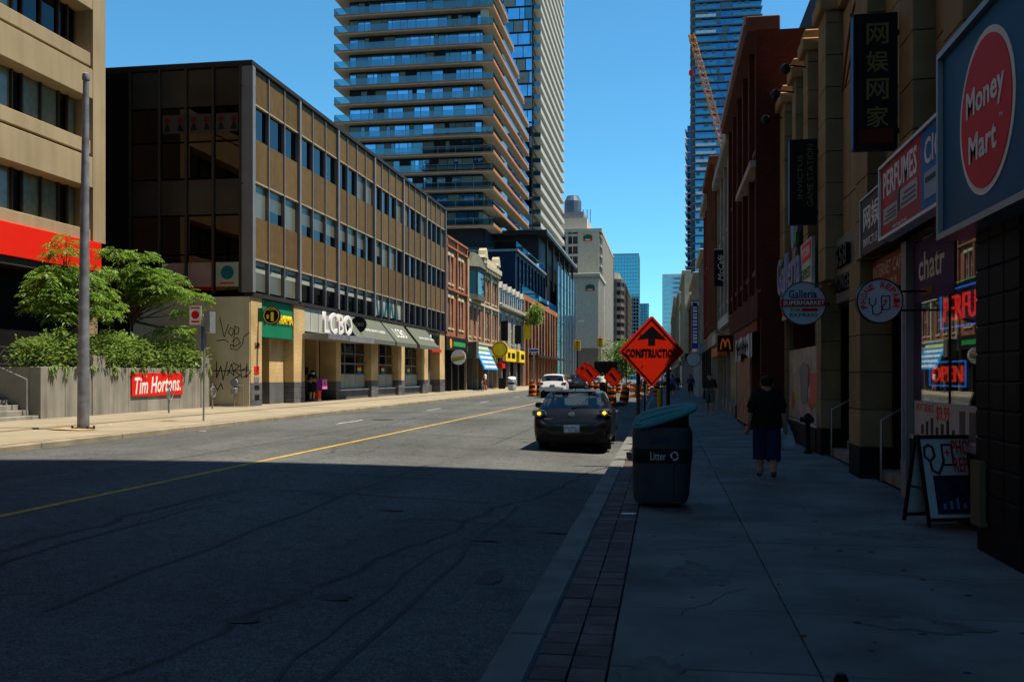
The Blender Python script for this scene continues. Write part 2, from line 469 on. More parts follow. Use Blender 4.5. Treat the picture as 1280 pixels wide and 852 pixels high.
# right pavement: slabs, paver strip and kerbstones as single pieces on a bed
side = MB(); side.box(-1.0, 3.6, -30, 420, -.45, -.028)
walk = tag(side.build('pavement', m_bed), kind='structure')
rs = random.Random(3)
y = -1.6
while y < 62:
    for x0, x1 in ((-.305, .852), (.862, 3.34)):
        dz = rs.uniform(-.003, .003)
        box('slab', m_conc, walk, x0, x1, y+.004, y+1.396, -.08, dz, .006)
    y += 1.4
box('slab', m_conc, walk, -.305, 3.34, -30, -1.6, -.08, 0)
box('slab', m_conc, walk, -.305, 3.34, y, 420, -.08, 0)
y = 3.2
while y < 31:
    for x0, x1 in ((-.735, -.53), (-.523, -.318)):
        l = .232
        box('paver', m_paver, walk, x0+rs.uniform(-.003, .003), x1+rs.uniform(-.003, .003), y+.004, y+l-.004, -.07, rs.uniform(-.005, .002), .004)
    y += .238
mb = MB()
yy = y
while yy < 130:
    for x0, x1 in ((-.735, -.53), (-.523, -.318)): mb.box(x0, x1, yy+.004, yy+.228, -.07, rs.uniform(-.005, .002))
    yy += .238
mb.build('far_pavers', m_paver, walk, kind='stuff')
box('paver_bed', m_paver, walk, -.735, -.318, 130, 420, -.07, -.002)
box('paver_bed', m_paver, walk, -.735, -.318, -30, 3.2, -.07, -.002)
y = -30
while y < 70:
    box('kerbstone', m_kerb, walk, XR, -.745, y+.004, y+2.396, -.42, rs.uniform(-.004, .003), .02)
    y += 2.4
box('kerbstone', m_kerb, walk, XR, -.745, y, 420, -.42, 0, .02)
# broken gutter patches of old concrete along the kerb
for (x, y, a, b) in ((-1.16, 11.2, .12, 1.1), (-1.14, 13.4, .1, .8), (-1.18, 9.3, .13, .5), (-1.15, 16.2, .11, 1.3), (-1.12, 20.5, .1, 2.0)):
    mb = MB(); mb.quad(*[(x+a*cos(2*pi*i/16)*(1+rs.uniform(-.3, .25)), y+b*sin(2*pi*i/16)*(1+rs.uniform(-.2, .2)), road_z(XR)+.006) for i in range(16)])
    mb.build('gutter_patch', m_kerb, walk)
# small dark stains on the slabs (flat gum spots)
m_gum = M('gum_spot', (.05, .05, .05), .8)
for i in range(120):
    x, y, q = rs.uniform(-.2, 3.0), rs.uniform(4.2, 24), rs.uniform(.01, .032)
    disc('gum_spot', m_gum, walk, (x, y, .0035), q, (Vector((1, 0, 0)), Vector((0, 1, 0)), Vector((0, 0, 1))), 0, .001, 7, q*rs.uniform(.6, 1))
for k, (x, y, dx, dy) in enumerate(((.1, 6.6, .5, .9), (1.6, 8.4, .9, -.5), (.5, 14.2, .2, 1.1), (2.0, 12.0, -.7, .8), (-.1, 9.0, .7, .3))):   # hairline cracks across slabs
    ln = [(dx*i/9+rs.uniform(-.04, .04), dy*i/9+rs.uniform(-.04, .04)) for i in range(10)]
    strokes('hairline_crack', m_bed, walk, (x, y, .0035), [ln], .005, (Vector((1, 0, 0)), Vector((0, 1, 0)), Vector((0, 0, 1))), 0, .0008)
for k, (x, y, a, b) in enumerate(((1.7, 6.6, .35, .2), (.3, 8.0, .25, .5), (2.3, 10.2, .5, .3), (1.2, 17, .4, .8), (-.05, 5.2, .18, .35))):   # faint spills
    mb = MB(); mb.quad(*[(x+a*cos(2*pi*i/22)*(1+rs.uniform(-.3, .3)), y+b*sin(2*pi*i/22)*(1+rs.uniform(-.3, .3)), .0036) for i in range(22)])
    mb.build('spill_stain', M('spill', (.105, .112, .11), .8, var=.3, scale=5), walk)
m_stain = M('damp_stain', (.075, .073, .068), .6, var=.4, scale=7)
mb = MB(); mb.quad(*[(.22+.42*cos(2*pi*i/26)*(1+rs.uniform(-.25, .25)), 12.0+.5*sin(2*pi*i/26)*(1+rs.uniform(-.25, .25)), .0038) for i in range(26)])
mb.build('damp_stain', m_stain, walk)

# left pavement
s = MB(); s.box(-19.4, XL-.22, -60, 420, -.45, .15)
walk_l = tag(s.build('left_pavement', m_bed), kind='structure')
y = -10
while y < 82:
    for x0, x1 in ((-16.0, XL-.225), (-19.2, -16.01)):
        box('slab', m_conc_l, walk_l, x0, x1, y+.005, y+2.995, .1, .262 if x0 > -18 else .30, .006)
    y += 3
box('slab', m_conc_l, walk_l, -19.2, XL-.225, y, 420, .1, .26)
box('slab', m_conc_l, walk_l, -19.2, XL-.225, -60, -10, .1, .26)
y = -60
while y < 110:
    box('kerbstone', m_kerb_l, walk_l, XL-.22, XL, y+.004, y+2.996, -.3, .25+rs.uniform(-.006, .004), .02)
    y += 3
box('kerbstone', m_kerb_l, walk_l, XL-.22, XL, y, 420, -.3, .25)
# raised threshold strip against the left-hand buildings
box('threshold', m_conc_l, walk_l, -24.0, -17.4, 37.7, 118, .1, .318, .006)
box('forecourt', m_conc_l, walk_l, -24.0, -19.2, -60, 37.69, .1, .31, .006)
# ================================================================== LEFT SIDE OF THE STREET
m_tconc = M('warm_concrete', (.34, .268, .164), .85, var=.1, scale=.5, streak=.16, bump=.2)
m_fascia_red = M('red_fascia', (.72, .02, .008), .45, var=.05)
m_frost = M('frosted_glass', (.33, .43, .42), .25, var=.08, spec=.7)
m_curtain = M('curtained_window', (.16, .15, .09), .2, var=.2, scale=4, spec=.8)
m_bronze = M('bronze_frame', (.06, .045, .035), .5, .3)
m_gconc = M('planter_concrete', (.26, .25, .215), .9, var=.16, scale=1.1, streak=.38, bump=.4)

# ---- concrete office block with the red fascia (far left)
tb = thing('concrete_office_building', 'beige concrete office block with strip windows and bright red shop fascia behind the planter', 'building', (-27, 20, .3))
Xf = -22.5; y0, y1 = -4., 35.4
box('core', m_dark, tb, -40, Xf-.85, y0, y1-.9, .3, 44)
box('corner_pier', m_tconc, tb, Xf-3.0, Xf, 34.55, y1, 7.0, 44.2)
box('corner_pier', m_tconc, tb, Xf-3.0, Xf-.1, 34.0, 35.0, .3, 5.8)
for a, b in ((6.96, 7.45), (9.12, 10.33), (10.47, 11.0), (12.66, 13.83), (13.97, 14.5), (16.2, 17.4)) + tuple((17.54+3.53*k+q, 17.54+3.53*k+w) for k in range(8) for q, w in ((0, .49), (2.19, 3.39)) if 17.54+3.53*k+w < 44.3):  # storeys above the view are added to block sky light
    inset = 0. if b-a > .6 else .10
    box('spandrel', m_tconc, tb, Xf-1.2, Xf-inset, y0, 34.545, a, b, .02)
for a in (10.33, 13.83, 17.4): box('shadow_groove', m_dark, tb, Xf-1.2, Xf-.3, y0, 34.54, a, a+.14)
rs = random.Random(8)
for zz0, zz1 in ((7.45, 9.12), (11.0, 12.66), (14.5, 16.2))+tuple((18.03+3.53*k, 19.73+3.53*k) for k in range(7)):
    y = 34.4
    for k, wd in enumerate((.55, .55, 1.05, 1.05, .55, 1.6, 1.6, 1.6, 1.6, 1.6)):
        mm = m_curtain if (k % 3 != 1 and zz0 < 14) or k in (5,) else m_glass
        box('window', mm, tb, Xf-.75, Xf-.72, y-wd+.04, y-.04, zz0+.03, zz1-.03)
        box('mullion', m_bronze, tb, Xf-.74, Xf-.62, y-wd-.04, y-wd+.04, zz0, zz1)
        y -= wd
    box('window', m_glass, tb, Xf-.75, Xf-.72, y0, y-.05, zz0+.03, zz1-.03)
box('fascia', m_fascia_red, tb, Xf-.4, Xf+.15, y0, 34.9, 5.78, 6.95, .02)
box('soffit', m_bronze, tb, Xf-1.5, Xf+.05, y0, 34.8, 5.5, 5.775)
for k in range(13):
    ya, yb = 33.9-2.35*k-2.25, 33.9-2.35*k
    box('shop_window', m_frost if k != 1 else m_glass, tb, Xf-1.3, Xf-1.27, ya, yb, 3.55, 5.5)
    box('shop_window', m_glass, tb, Xf-1.3, Xf-1.27, ya, yb, 1.0, 3.2)
    box('mullion', m_bronze, tb, Xf-1.3, Xf-1.15, yb, yb+.1, .3, 5.5)
box('transom', m_white, tb, Xf-1.25, Xf-1.05, y0, 30.5, 3.22, 3.36)
box('transom', m_red, tb, Xf-1.26, Xf-1.14, y0, 33.8, 3.37, 3.54)

# ---- planter wall, stairs, rail
pw = thing('planter_wall', 'long grey board-marked concrete planter wall beside the pavement', 'wall', (-19.5, 32, .3))
for k in range(9):
    a = 26.6+k*1.218; box('wall_panel', m_gconc, pw, -19.5, -19.1, a+.012, a+1.218, .25, 1.92, .012)
box('end_panel', m_gconc, pw, -23.5, -19.5, 26.6, 26.85, .25, 1.915)
box('pier', m_gconc, pw, -19.52, -19.06, 29.25, 29.98, .25, 2.32, .012)
box('pier', m_gconc, pw, -19.52, -19.06, 36.85, 37.55, .25, 2.38, .012)
box('end_panel', m_gconc, pw, -23, -19.52, 37.3, 37.54, .25, 1.9)
box('soil', M('soil', (.05, .035, .022), 1), pw, -22, -19.5, 26.85, 37.3, .3, 1.7)
st = thing('entrance_stairs', 'grey concrete steps climbing beside the end of the planter wall', 'stairs', (-20, 25, .3))
for k in range(7):
    box('step', m_gconc, st, -23.5, -19.15-.33*k, 22.2, 26.58, .25+.16*k, .41+.16*k+.001*k, .01)
rl = thing('stair_handrail', 'painted metal handrail of the concrete steps with lattice panel behind', 'handrail', (-19.6, 26.3, .4))
mb = MB(); mb.tube([(-19.35, 26.3, .4), (-19.35, 26.3, 1.52), (-21.6, 26.3, 2.45)], .025, 8); mb.build('rail', m_steel, rl, smooth=True)
mb = MB(); mb.tube([(-20.6, 26.3, .9), (-20.6, 26.3, 2.02)], .02, 6); mb.build('post', m_steel, rl)
lat = thing('lattice_rail', 'dark metal lattice railing along the top of the planter behind the hedge', 'railing', (-20.9, 30, 1.9))
m_lat = M('dark_rail_paint', (.05, .05, .045), .5)
for z in (2.0, 2.55):
    box('bar', m_lat, lat, -20.86, -20.82, 26.7, 36.9, z, z+.04)
for k in range(17):
    a = 26.75+k*.6
    mb = MB(); mb.tube([(-20.84, a, 2.04), (-20.84, a+.56, 2.55)], .012, 5); mb.tube([(-20.84, a+.56, 2.04), (-20.84, a, 2.55)], .012, 5); mb.build('cross', m_lat, lat)
# red sign on the planter
ts = thing('cafe_sign', 'red sign with white script lettering on the planter wall', 'sign', (-19.07, 33.4, .9))
box('panel', m_red, ts, -19.095, -19.04, 31.6, 35.25, .88, 1.74, .01)
text('lettering', 'Tim Hortons.', m_white, ts, (-19.04, 33.43, 1.31), 3.3, .62, EAST, .006, .016, .3, .03)
# notice board in red
nb = thing('notice_sign', 'small red notice with white lines beside the steps', 'sign', (-21.5, 27.4, 2.2))
box('panel', m_red, nb, -21.5, -21.46, 27.15, 27.75, 2.45, 3.25)
for k in range(6): box('text_line', m_white, nb, -21.459, -21.455, 27.22, 27.68-.05*(k % 2), 3.06-.09*k, 3.10-.09*k)
box('label', m_white, nb, -21.5, -21.46, 27.35, 27.6, 2.2, 2.38)
box('post', m_steel, nb, -21.56, -21.5, 27.42, 27.48, 1.2, 3.2)

# ---- foliage
m_leaf = leafmat('locust_leaf', (.075, .18, .018), (.24, .38, .045))
m_leaf2 = leafmat('hedge_leaf', (.09, .18, .02), (.28, .40, .09))
m_bark = M('bark', (.09, .07, .05), .95, var=.3, scale=9, bump=.6)
def leaf(mb, p, d, l, w, rs, droop=.3):
    d = Vector(d).normalized(); side = d.cross(Vector((rs.uniform(-.5, .5), rs.uniform(-.5, .5), 1))).normalized()
    p = Vector(p); tip = p + d*l - Vector((0, 0, droop*l)); mid = p + d*l*.5
    mb.v += [tuple(p), tuple(mid+side*w/2), tuple(tip), tuple(mid-side*w/2)]
    n = len(mb.v)-4; mb.f.append((n, n+1, n+2, n+3)); mb.m.append(0)
def small_tree(name, label, base, trunk_top, pads, seed, nleaf=75, lsz=.15):
    """thin trunk, limbs to each pad, every pad a loose flat spray of drooping compound leaves"""
    rs = random.Random(seed)
    t = thing(name, label, 'tree', base, 'small trees in the planter')
    mb = MB(); b = Vector(base); tt = Vector(trunk_top)
    mb.tube([b, b+(tt-b)*.5+Vector((.05, .06, 0)), tt], [.07, .055, .045], 7)
    for (x, y, z, rx, ry, rz) in pads:
        e = Vector((x, y, z)); mid = tt+(e-tt)*.5+Vector((0, 0, -.15))
        mb.tube([tt-Vector((0, 0, rs.uniform(0, .5))), mid, e], [.035, .022, .009], 5)
        for k in range(5):
            q = e+Vector((rs.uniform(-rx, rx)*.8, rs.uniform(-ry, ry)*.8, rs.uniform(-rz, rz)*.6))
            mb.tube([mid+(e-mid)*rs.uniform(.2, .9), q], [.012, .005], 4)
    mb.build('trunk', m_bark, t, smooth=True)
    lf = MB()
    for (x, y, z, rx, ry, rz) in pads:
        nsp = int(nleaf*rx*ry*3.2)
        for k in range(nsp):
            a = rs.uniform(0, 2*pi); q = sqrt(rs.random())*1.05
            px, py = x+rx*q*cos(a), y+ry*q*sin(a)
            pz = z+rz*(1-q*q)*rs.uniform(-.3, 1)-.25*q*q*rz+rs.gauss(0, .07)
            out = Vector((cos(a)+rs.uniform(-.7, .7), sin(a)+rs.uniform(-.7, .7), rs.uniform(-.5, .35))).normalized()
            L = rs.uniform(.22, .42); s = Vector((px, py, pz))
            sd = out.cross(Vector((0, 0, 1))).normalized()
            for j in range(4):
                f = (j+.5)/4; c = s+out*L*f-Vector((0, 0, .12*f*f))
                for sg in (-1, 1): leaf(lf, c, sd*sg+out*.6, lsz*rs.uniform(.7, 1.2), .062, rs, .35)
    lf.build('crown', m_leaf, t, fix=False)
    return t
def pads_of(c, rx, ry, rz, n, seed):
    """loose sprays scattered through an uneven crown volume"""
    rs = random.Random(seed); o = []
    while len(o) < n:
        a, b, q = rs.uniform(0, 2*pi), rs.uniform(-.8, 1), rs.random()**.45
        k = sqrt(max(0, 1-b*b)); r_ = rs.uniform(.28, .62)
        o.append((c[0]+rx*q*k*cos(a), c[1]+ry*q*k*sin(a), c[2]+rz*b*q, r_, r_*rs.uniform(.8, 1.3), rs.uniform(.12, .28)))
    return o
small_tree('locust_tree', 'airy green tree in front of the red fascia', (-20.4, 29.6, 1.7), (-20.4, 29.8, 3.5),
    pads_of((-20.0, 29.9, 4.5), 1.0, 1.55, 1.1, 26, 3)+[(-20.0, 29.2, 6.2, .35, .35, .25), (-20.0, 29.0, 5.8, .45, .45, .25), (-20.0, 28.3, 4.9, .45, .45, .2), (-20.1, 31.0, 5.4, .5, .5, .2), (-19.9, 28.7, 3.7, .45, .5, .2)], 21, 44, .21)
small_tree('locust_tree', 'airy green tree with flat leafy layers in front of the dark glass end wall', (-20.6, 34.0, 1.7), (-20.5, 34.0, 4.0),
    pads_of((-20.0, 33.9, 5.0), 1.0, 1.9, .95, 28, 5)+[(-19.6, 36.3, 5.1, .5, .6, .2), (-19.5, 37.2, 5.0, .5, .5, .2), (-19.6, 36.6, 4.3, .5, .5, .2), (-19.6, 35.4, 3.5, .55, .55, .2), (-19.5, 36.7, 3.5, .4, .4, .2), (-20.0, 32.0, 6.2, .5, .5, .2), (-20.0, 33.8, 6.3, .5, .5, .2)], 22, 44, .21)
hd = thing('hedge', 'dense bright green leafy hedge growing along the top of the concrete planter', 'hedge', (-19.8, 32, 1.7))
rs = random.Random(31); mb = MB(); st_ = MB()
y = 27.0
while y < 37.6:
    rr = rs.uniform(.62, .86); zc = 2.2+rs.uniform(-.05, .25); xc = -19.75+rs.uniform(-.12, .12)
    for k in range(430):
        a, b = rs.uniform(0, 2*pi), rs.uniform(-.6, 1.45)
        q = rs.uniform(.6, 1.1)
        p = Vector((xc+rr*.95*q*cos(a)*cos(b), y+rr*q*sin(a)*cos(b), zc+.95*rr*q*sin(b)))
        leaf(mb, p, (cos(a)+rs.uniform(-.6, .6), sin(a)+rs.uniform(-.6, .6), rs.uniform(-.3, .9)), rs.uniform(.10, .18), rs.uniform(.06, .10), rs, .1)
    for k in range(5):   # upright shoots
        p = Vector((xc+rs.uniform(-.4, .4), y+rs.uniform(-.3, .3), zc+rr*.6)); h = rs.uniform(.2, .5)
        for j in range(9): leaf(mb, p+Vector((0, 0, h*j/9)), (rs.uniform(-1, 1), rs.uniform(-1, 1), .6), .13, .06, rs, .1)
    for k in range(4): st_.tube([(xc+rs.uniform(-.1, .1), y+rs.uniform(-.1, .1), 1.65), (xc+rs.uniform(-.3, .3), y+rs.uniform(-.3, .3), 2.3)], .014, 4)
    if rs.random() < .6:
        q0 = y+rs.uniform(-.2, .2); ln = rs.uniform(.1, .4)
        for k in range(22):  # trailing over the wall
            p = Vector((-19.1+rs.uniform(-.04, .06), q0+rs.uniform(-.12, .12), 2.0-rs.random()*ln)); leaf(mb, p, (1, rs.uniform(-1, 1), -.6), .12, .06, rs, .5)
    y += .42
mb.build('foliage', m_leaf2, hd, fix=False)
st_.build('stems', m_bark, hd)

# ---- brown office building over the liquor store
m_span = M('bronze_spandrel', (.135, .086, .035), .6, 0., var=.12, scale=2.5, rnd=.14, streak=.18)
m_mull = M('grey_mullion', (.19, .19, .20), .5, .2, var=.1)
m_cream = brickmat('cream_brick', (.60, .43, .20), (.55, .38, .17), (.42, .32, .18), .2, .065)
m_base = M('dark_base_tile', (.10, .105, .115), .6, var=.2, rnd=.25)
m_coping = M('dark_coping', (.035, .032, .03), .5)
m_paintwall = M('painted_wall', (.55, .47, .33), .8, var=.08, streak=.1)
m_smoked = mirror_glass('smoked_glass', (.045, .032, .024), rnd=.5)
m_brownpane = M('brown_reflective_panel', (.028, .02, .015), .3, var=.25, rnd=.5, spec=.3)
ob = thing('brown_office_building', 'four storey brown panelled office building with strip windows over cream brick shops', 'building', (-26, 56, .3))
X0 = -17.6
box('core', m_dark, ob, -40, X0-.32, 38.75, 74.8, 5.0, 14.9)
box('core', m_dark, ob, -40, X0-2.6, 38.75, 74.8, .3, 5.0)
box('roof_coping', m_coping, ob, -40, X0+.12, 38.3, 75.0, 15.0, 15.22, .02)
cols = [38.42, 43.75, 49.25, 55.8, 62.3, 68.65, 74.85]
rows = [(14.98, 13.46, 's'), (13.46, 11.98, 'w'), (11.98, 10.1, 's'), (10.1, 8.58, 'w'), (8.58, 6.74, 's'), (6.74, 5.34, 'w')]
rs = random.Random(14)
for b in range(6):
    ya, yb = cols[b], cols[b+1]
    n = 3 if b < 2 else 4
    wdt = (yb-ya)/n
    box('pier', m_mull, ob, X0-.3, X0+.14, ya-.09, ya+.13, 5.24, 14.98, .01)
    for k in range(n):
        a, c = ya+k*wdt+.035, ya+(k+1)*wdt-.035
        if k: box('mullion', m_mull, ob, X0-.28, X0+.07, a-.07, a, 5.24, 14.98)
        for ri, (zt, zb, kind) in enumerate(rows):
            if kind == 's': box('spandrel_panel', m_span, ob, X0-.3, X0, a, c, zb+.02, zt-.02)
            else:
                q = rs.random()
                mm = m_blind if (ri == 3 and b < 4 and q < .85) or (ri == 1 and b > 1 and q < .35) or (ri == 5 and b == 0) else m_glass
                if mm is m_blind and ri == 3 and q < .6:
                    box('window', m_glass, ob, X0-.3, X0-.1, a, c, zb+.02, zb+.52)
                    box('blind', m_blind, ob, X0-.3, X0-.1, a, c, zb+.52, zt-.02)
                else: box('window', mm, ob, X0-.3, X0-.1, a, c, zb+.02, zt-.02)
    for zt, zb, kind in rows[::2]:
        box('sill_bar', m_mull, ob, X0-.26, X0+.03, ya+.13, yb-.09, zb-.02, zb+.02)
        box('sill_bar', M('tan_bar', (.42, .33, .19), .5), ob, X0-.26, X0+.045, ya+.13, yb-.09, zb-.065, zb-.02)
box('pier', m_mull, ob, X0-.3, X0+.14, 74.75, 74.95, 5.24, 14.98)
box('belt_course', m_coping, ob, X0-.3, X0+.08, 38.4, 74.9, 5.06, 5.24)
# window films with teal discs and the mountain motif
m_teal = M('teal_print', (.012, .10, .125), .4); m_film = M('pale_film', (.30, .32, .26), .4)
for b, n in ((0, 3), (1, 3), (2, 4)):
    wdt = (cols[b+1]-cols[b])/n
    for k in range(n):
        a = cols[b]+k*wdt
        box('window_film', m_film, ob, X0-.095, X0-.09, a+.1, a+wdt-.1, 6.16, 6.68)
        disc('film_logo', m_teal, ob, (X0-.09, a+.42, 6.42), .2, EAST, 0, .004, 16)
        box('film_text', m_teal, ob, X0-.09, X0-.086, a+.72, a+wdt-.2, 6.36, 6.47)
wdt = (cols[4]-cols[3])/4
box('window_film', m_film, ob, X0-.095, X0-.09, cols[3]+.12, cols[4]-.12, 5.4, 6.7)
for k in range(5):
    yc = cols[3]+.9+k*1.1
    poly('film_logo', m_teal, ob, (X0-.09, yc, 5.4), [(-.6, 0), (-.25, .95), (.05, 1.2), (.3, .85), (.55, 0), (.2, 0), (.0, .6), (-.2, 0)], EAST, 0, .004)
# end wall facing up the street
YE = 38.4
xs = [-23.2, -21.81, -20.57, -19.31, -18.05]
zrow = [5.3, 6.9, 8.6, 10.2, 11.8, 13.3, 14.98]
for i in range(4):
    for j in range(6):
        mm = m_brownpane if j in (2, 5) else m_smoked
        box('end_pane', mm, ob, xs[i]+.05, xs[i+1]-.05, YE+.02, YE+.2, zrow[j]+.04, zrow[j+1]-.04)
for x in xs: box('end_mullion', m_bronze, ob, x-.05, x+.05, YE-.08, YE+.2, 5.24, 15.0)
box('corner_panel', m_mull, ob, -18.0, X0+.1, YE-.05, YE+.3, 5.24, 9.9, .01)
box('corner_panel', m_mull, ob, -18.0, X0+.1, YE-.05, YE+.3, 9.93, 14.1, .01)
box('corner_panel', m_mull, ob, -18.0, X0+.1, YE-.05, YE+.3, 14.13, 14.98, .01)
box('side_wing', m_coping, ob, -34, -23.25, 38.9, 46, .3, 15.0)
for k, z in enumerate((2.6, 5.2, 7.8, 10.4, 12.9)):
    box('wing_panel', M('olive_panel', (.42, .34, .17), .6, rnd=.2, var=.2), ob, -26.8, -23.6, 38.78, 38.9, z+.05, z+2.05, .02)
for i, (a, b) in enumerate(((-21.7, -20.65), (-20.5, -19.4), (-19.2, -18.15))):
    box('window_film', m_film if i == 2 else M('pink_film', (.35, .2, .18), .5), ob, a, b, YE+.0, YE+.015, 5.5, 6.55)
disc('film_logo', m_teal, ob, (-18.67, YE, 6.1), .3, FRONT, 0, .006, 20)
box('film_text', m_red, ob, -19.0, -18.35, YE-.004, YE, 5.6, 5.68)
for i in range(3):
    box('poster_strip', M('poster_paper', (.06, .05, .04), .6), ob, xs[i+1]+.12, xs[i+2]-.12, YE+.0, YE+.012, 12.2, 13.0)
    for k in (0, 1):
        xc = xs[i+1]+.35+k*.6
        disc('poster_print', M('poster_red', (.1, .012, .01), .6), ob, (xc, YE, 12.75), .14, FRONT, 0, .005, 12)
        poly('poster_print', m_black, ob, (xc, YE, 12.4), [(-.15, -.1), (.15, -.1), (.05, .2), (-.05, .2)], FRONT, 0, .005)
box('ground_wall', m_paintwall, ob, -23.2, X0-.03, YE-.03, YE+.3, .3, 5.05)
box('ground_wall', m_paintwall, ob, -40, -23.25, YE+.3, YE+.6, .3, 2.6)
# graffiti tags
m_spray = M('black_spray', (.012, .012, .012), .7)
strokes('graffiti', m_spray, ob, (-18.5, YE-.03, 3.4),
    [[(-.5, .75), (-.3, -.1), (-.1, .45)], [(-.12, .1), (.0, .32), (.16, .2), (.05, -.05), (-.12, .1)], [(.2, .4), (.12, -.55)], [(.2, .35), (.38, .3), (.35, .05), (.16, .05)],
     [(.05, -.3), (.3, -.12), (.45, -.35), (.2, -.5), (.0, -.42), (.02, -.62), (.3, -.65), (.55, -.4), (.6, -.1), (.85, .1)], [(-.62, -.25), (-.3, -.2), (-.1, -.3)]], .035)
strokes('graffiti', m_spray, ob, (-18.55, YE-.03, 1.75),
    [[(-.6, .5), (-.6, -.2), (-.4, .3), (-.3, -.3), (-.1, .5)], [(-.1, -.1), (.1, .4), (.2, -.1), (-.05, .1)], [(.15, .45), (.45, .3), (.2, .1), (.5, -.1), (.2, -.25)], [(.5, .4), (.55, -.2), (.8, -.1)],
     [(.6, .15), (.85, .25)], [(-.7, -.5), (-.55, -.75), (-.4, -.45), (-.3, -.7)], [(-.75, .1), (.9, .12)], [(.8, .4), (.75, -.2), (1.0, .1)]], .04)
# cream brick piers with dark tile base
for a, b in ((38.42, 39.55), (43.2, 44.6), (49.12, 49.92), (55.4, 56.8), (61.33, 62.9), (67.7, 69.4), (73.2, 74.85)):
    box('brick_pier', m_cream, ob, X0-.9, X0, a, b, 1.33, 5.06)
    h = (1.33-.3)/4
    for k in range(4):
        n = 2 if b-a > 1 else 1
        for q in range(n):
            s = .0 if k % 2 == 0 or n == 1 else .12
            yq0 = a+(b-a)*(q/n)+(s if q else 0); yq1 = a+(b-a)*((q+1)/n)+(s if q == 0 and n > 1 else 0)
            box('base_tile', m_base, ob, X0-.9, X0+.02, yq0+.006, min(b, yq1)-.006, .3+k*h+.006, .3+(k+1)*h-.006, .004)
# dollar shop bay
m_dgreen = M('green_sign', (.012, .17, .085), .45, var=.06); m_dyel = M('yellow_letter', (.85, .62, .03), .4)
box('sign_panel', m_dgreen, ob, X0-.5, X0-.06, 39.56, 43.19, 3.36, 5.05, .01)
text('sign_letters', 'DOLLARAMA', m_dyel, ob, (X0-.06, 41.5, 4.25), 3.25, .42, EAST, .06, .012)
box('bay_glass', m_glass, ob, X0-1.15, X0-1.12, 39.6, 41.2, .35, 3.36)
box('bay_wall', m_cream, ob, X0-2.55, X0-.5, 41.5, 43.2, 1.33, 3.36)
box('bay_wall', m_base, ob, X0-2.55, X0-.48, 41.48, 43.2, .3, 1.33)
dr = box('door', m_glass, ob, X0-1.1, X0-1.06, 39.75, 40.85, .4, 2.45)
for q in ((39.7, 39.8, .35, 2.5), (40.8, 40.95, .35, 2.5), (39.8, 40.8, 2.4, 2.52), (39.8, 40.8, .35, .5)): box('door_frame', m_alu, dr, X0-1.12, X0-1.0, *q)
box('handle', m_alu, dr, X0-.99, X0-.95, 39.86, 39.9, 1.1, 1.5)
box('transom', m_alu, ob, X0-1.12, X0-1.0, 39.6, 41.3, 2.9, 2.96)
box('poster', M('cyan_poster', (.02, .42, .55), .5), ob, X0-1.05, X0-1.0, 41.15, 41.48, 1.2, 1.75)
text('house_number', '589', m_black, ob, (X0+.0, 39.05, 2.95), .5, .26, EAST, .02, .0)
for z0_, z1_, mm in ((1.85, 2.05, m_red), (1.7, 1.8, m_red), (1.35, 1.6, m_steel), (1.0, 1.22, m_black), (.55, .8, m_black)): box('notice', mm, ob, X0+.0, X0+.02, 38.75, 39.25, z0_, z1_)
bs = thing('dollar_shop_blade_sign', 'round black and yellow dollar sign hung out over the pavement', 'sign', (-17.1, 39.2, 4.2))
disc('disc', m_black, bs, (-16.98, 39.2, 4.27), .40, FRONT, -.06, .06)
ring('ring', m_dyel, bs, (-16.98, 39.14, 4.27), .36, .03, FRONT, 0, .008)
text('numeral', '1', m_dyel, bs, (-16.93, 39.14, 4.22), .13, .38, FRONT, .012, .01)
text('dollar_mark', '$', m_dyel, bs, (-17.14, 39.14, 4.22), .12, .2, FRONT, .012, .02)
text('top_text', 'DOLLARAMA', m_dyel, bs, (-16.98, 39.14, 4.53), .34, .06, FRONT, .01)
box('bracket', m_dgreen, bs, -17.6, -17.36, 39.15, 39.25, 4.0, 4.6)
# liquor store entrance
m_grgreen = M('awning_fabric', (.115, .13, .105), .8, var=.08, rnd=.05)
m_cano = M('canopy_metal', (.25, .25, .27), .4, .5)
box('sign_panel', M('pale_sign_panel', (.40, .42, .37), .5), ob, X0-.4, X0-.02, 44.61, 49.8, 3.85, 5.05)
for y in (45.4, 46.5): box('panel_joint', m_alu, ob, X0-.02, X0+.0, y, y+.03, 3.85, 5.05)
text('sign_letters', 'LCBO', m_white, ob, (-16.85, 47.2, 4.32), 4.3, 1.08, EAST, .12, .012)
cn = box('canopy', m_cano, ob, X0-.1, X0+1.35, 44.3, 51.6, 3.45, 3.72, .01)
box('canopy_edge', m_alu, cn, X0+1.352, X0+1.38, 47.4, 51.62, 3.43, 3.74)
box('recess_wall', m_cream, ob, X0-3.4, X0-.95, 48.7, 49.12, 1.33, 3.84)
box('recess_wall', m_base, ob, X0-3.4, X0-.93, 48.68, 49.12, .3, 1.33)
box('plaque', m_bronze, ob, X0-1.9, X0-1.4, 48.64, 48.69, 1.7, 2.1)
box('recess_back', m_glass, ob, X0-3.45, X0-3.42, 44.6, 48.7, .3, 3.84)
box('recess_ceiling', m_dark, ob, X0-3.4, X0-.05, 44.6, 49.1, 3.7, 3.84)
lb = thing('liquor_store_blade_sign', 'round black sign with grey letters beside the liquor store awning', 'sign', (-17, 50.9, 4.2))
disc('disc', m_black, lb, (-16.9, 50.9, 4.5), .45, FRONT, -.05, .05)
text('lettering', 'LCBO', M('grey_letter', (.3, .3, .3)), lb, (-16.9, 50.85, 4.5), .6, .18, FRONT, .008)
box('bracket', m_black, lb, -17.6, -17.3, 50.87, 50.93, 4.45, 4.55)
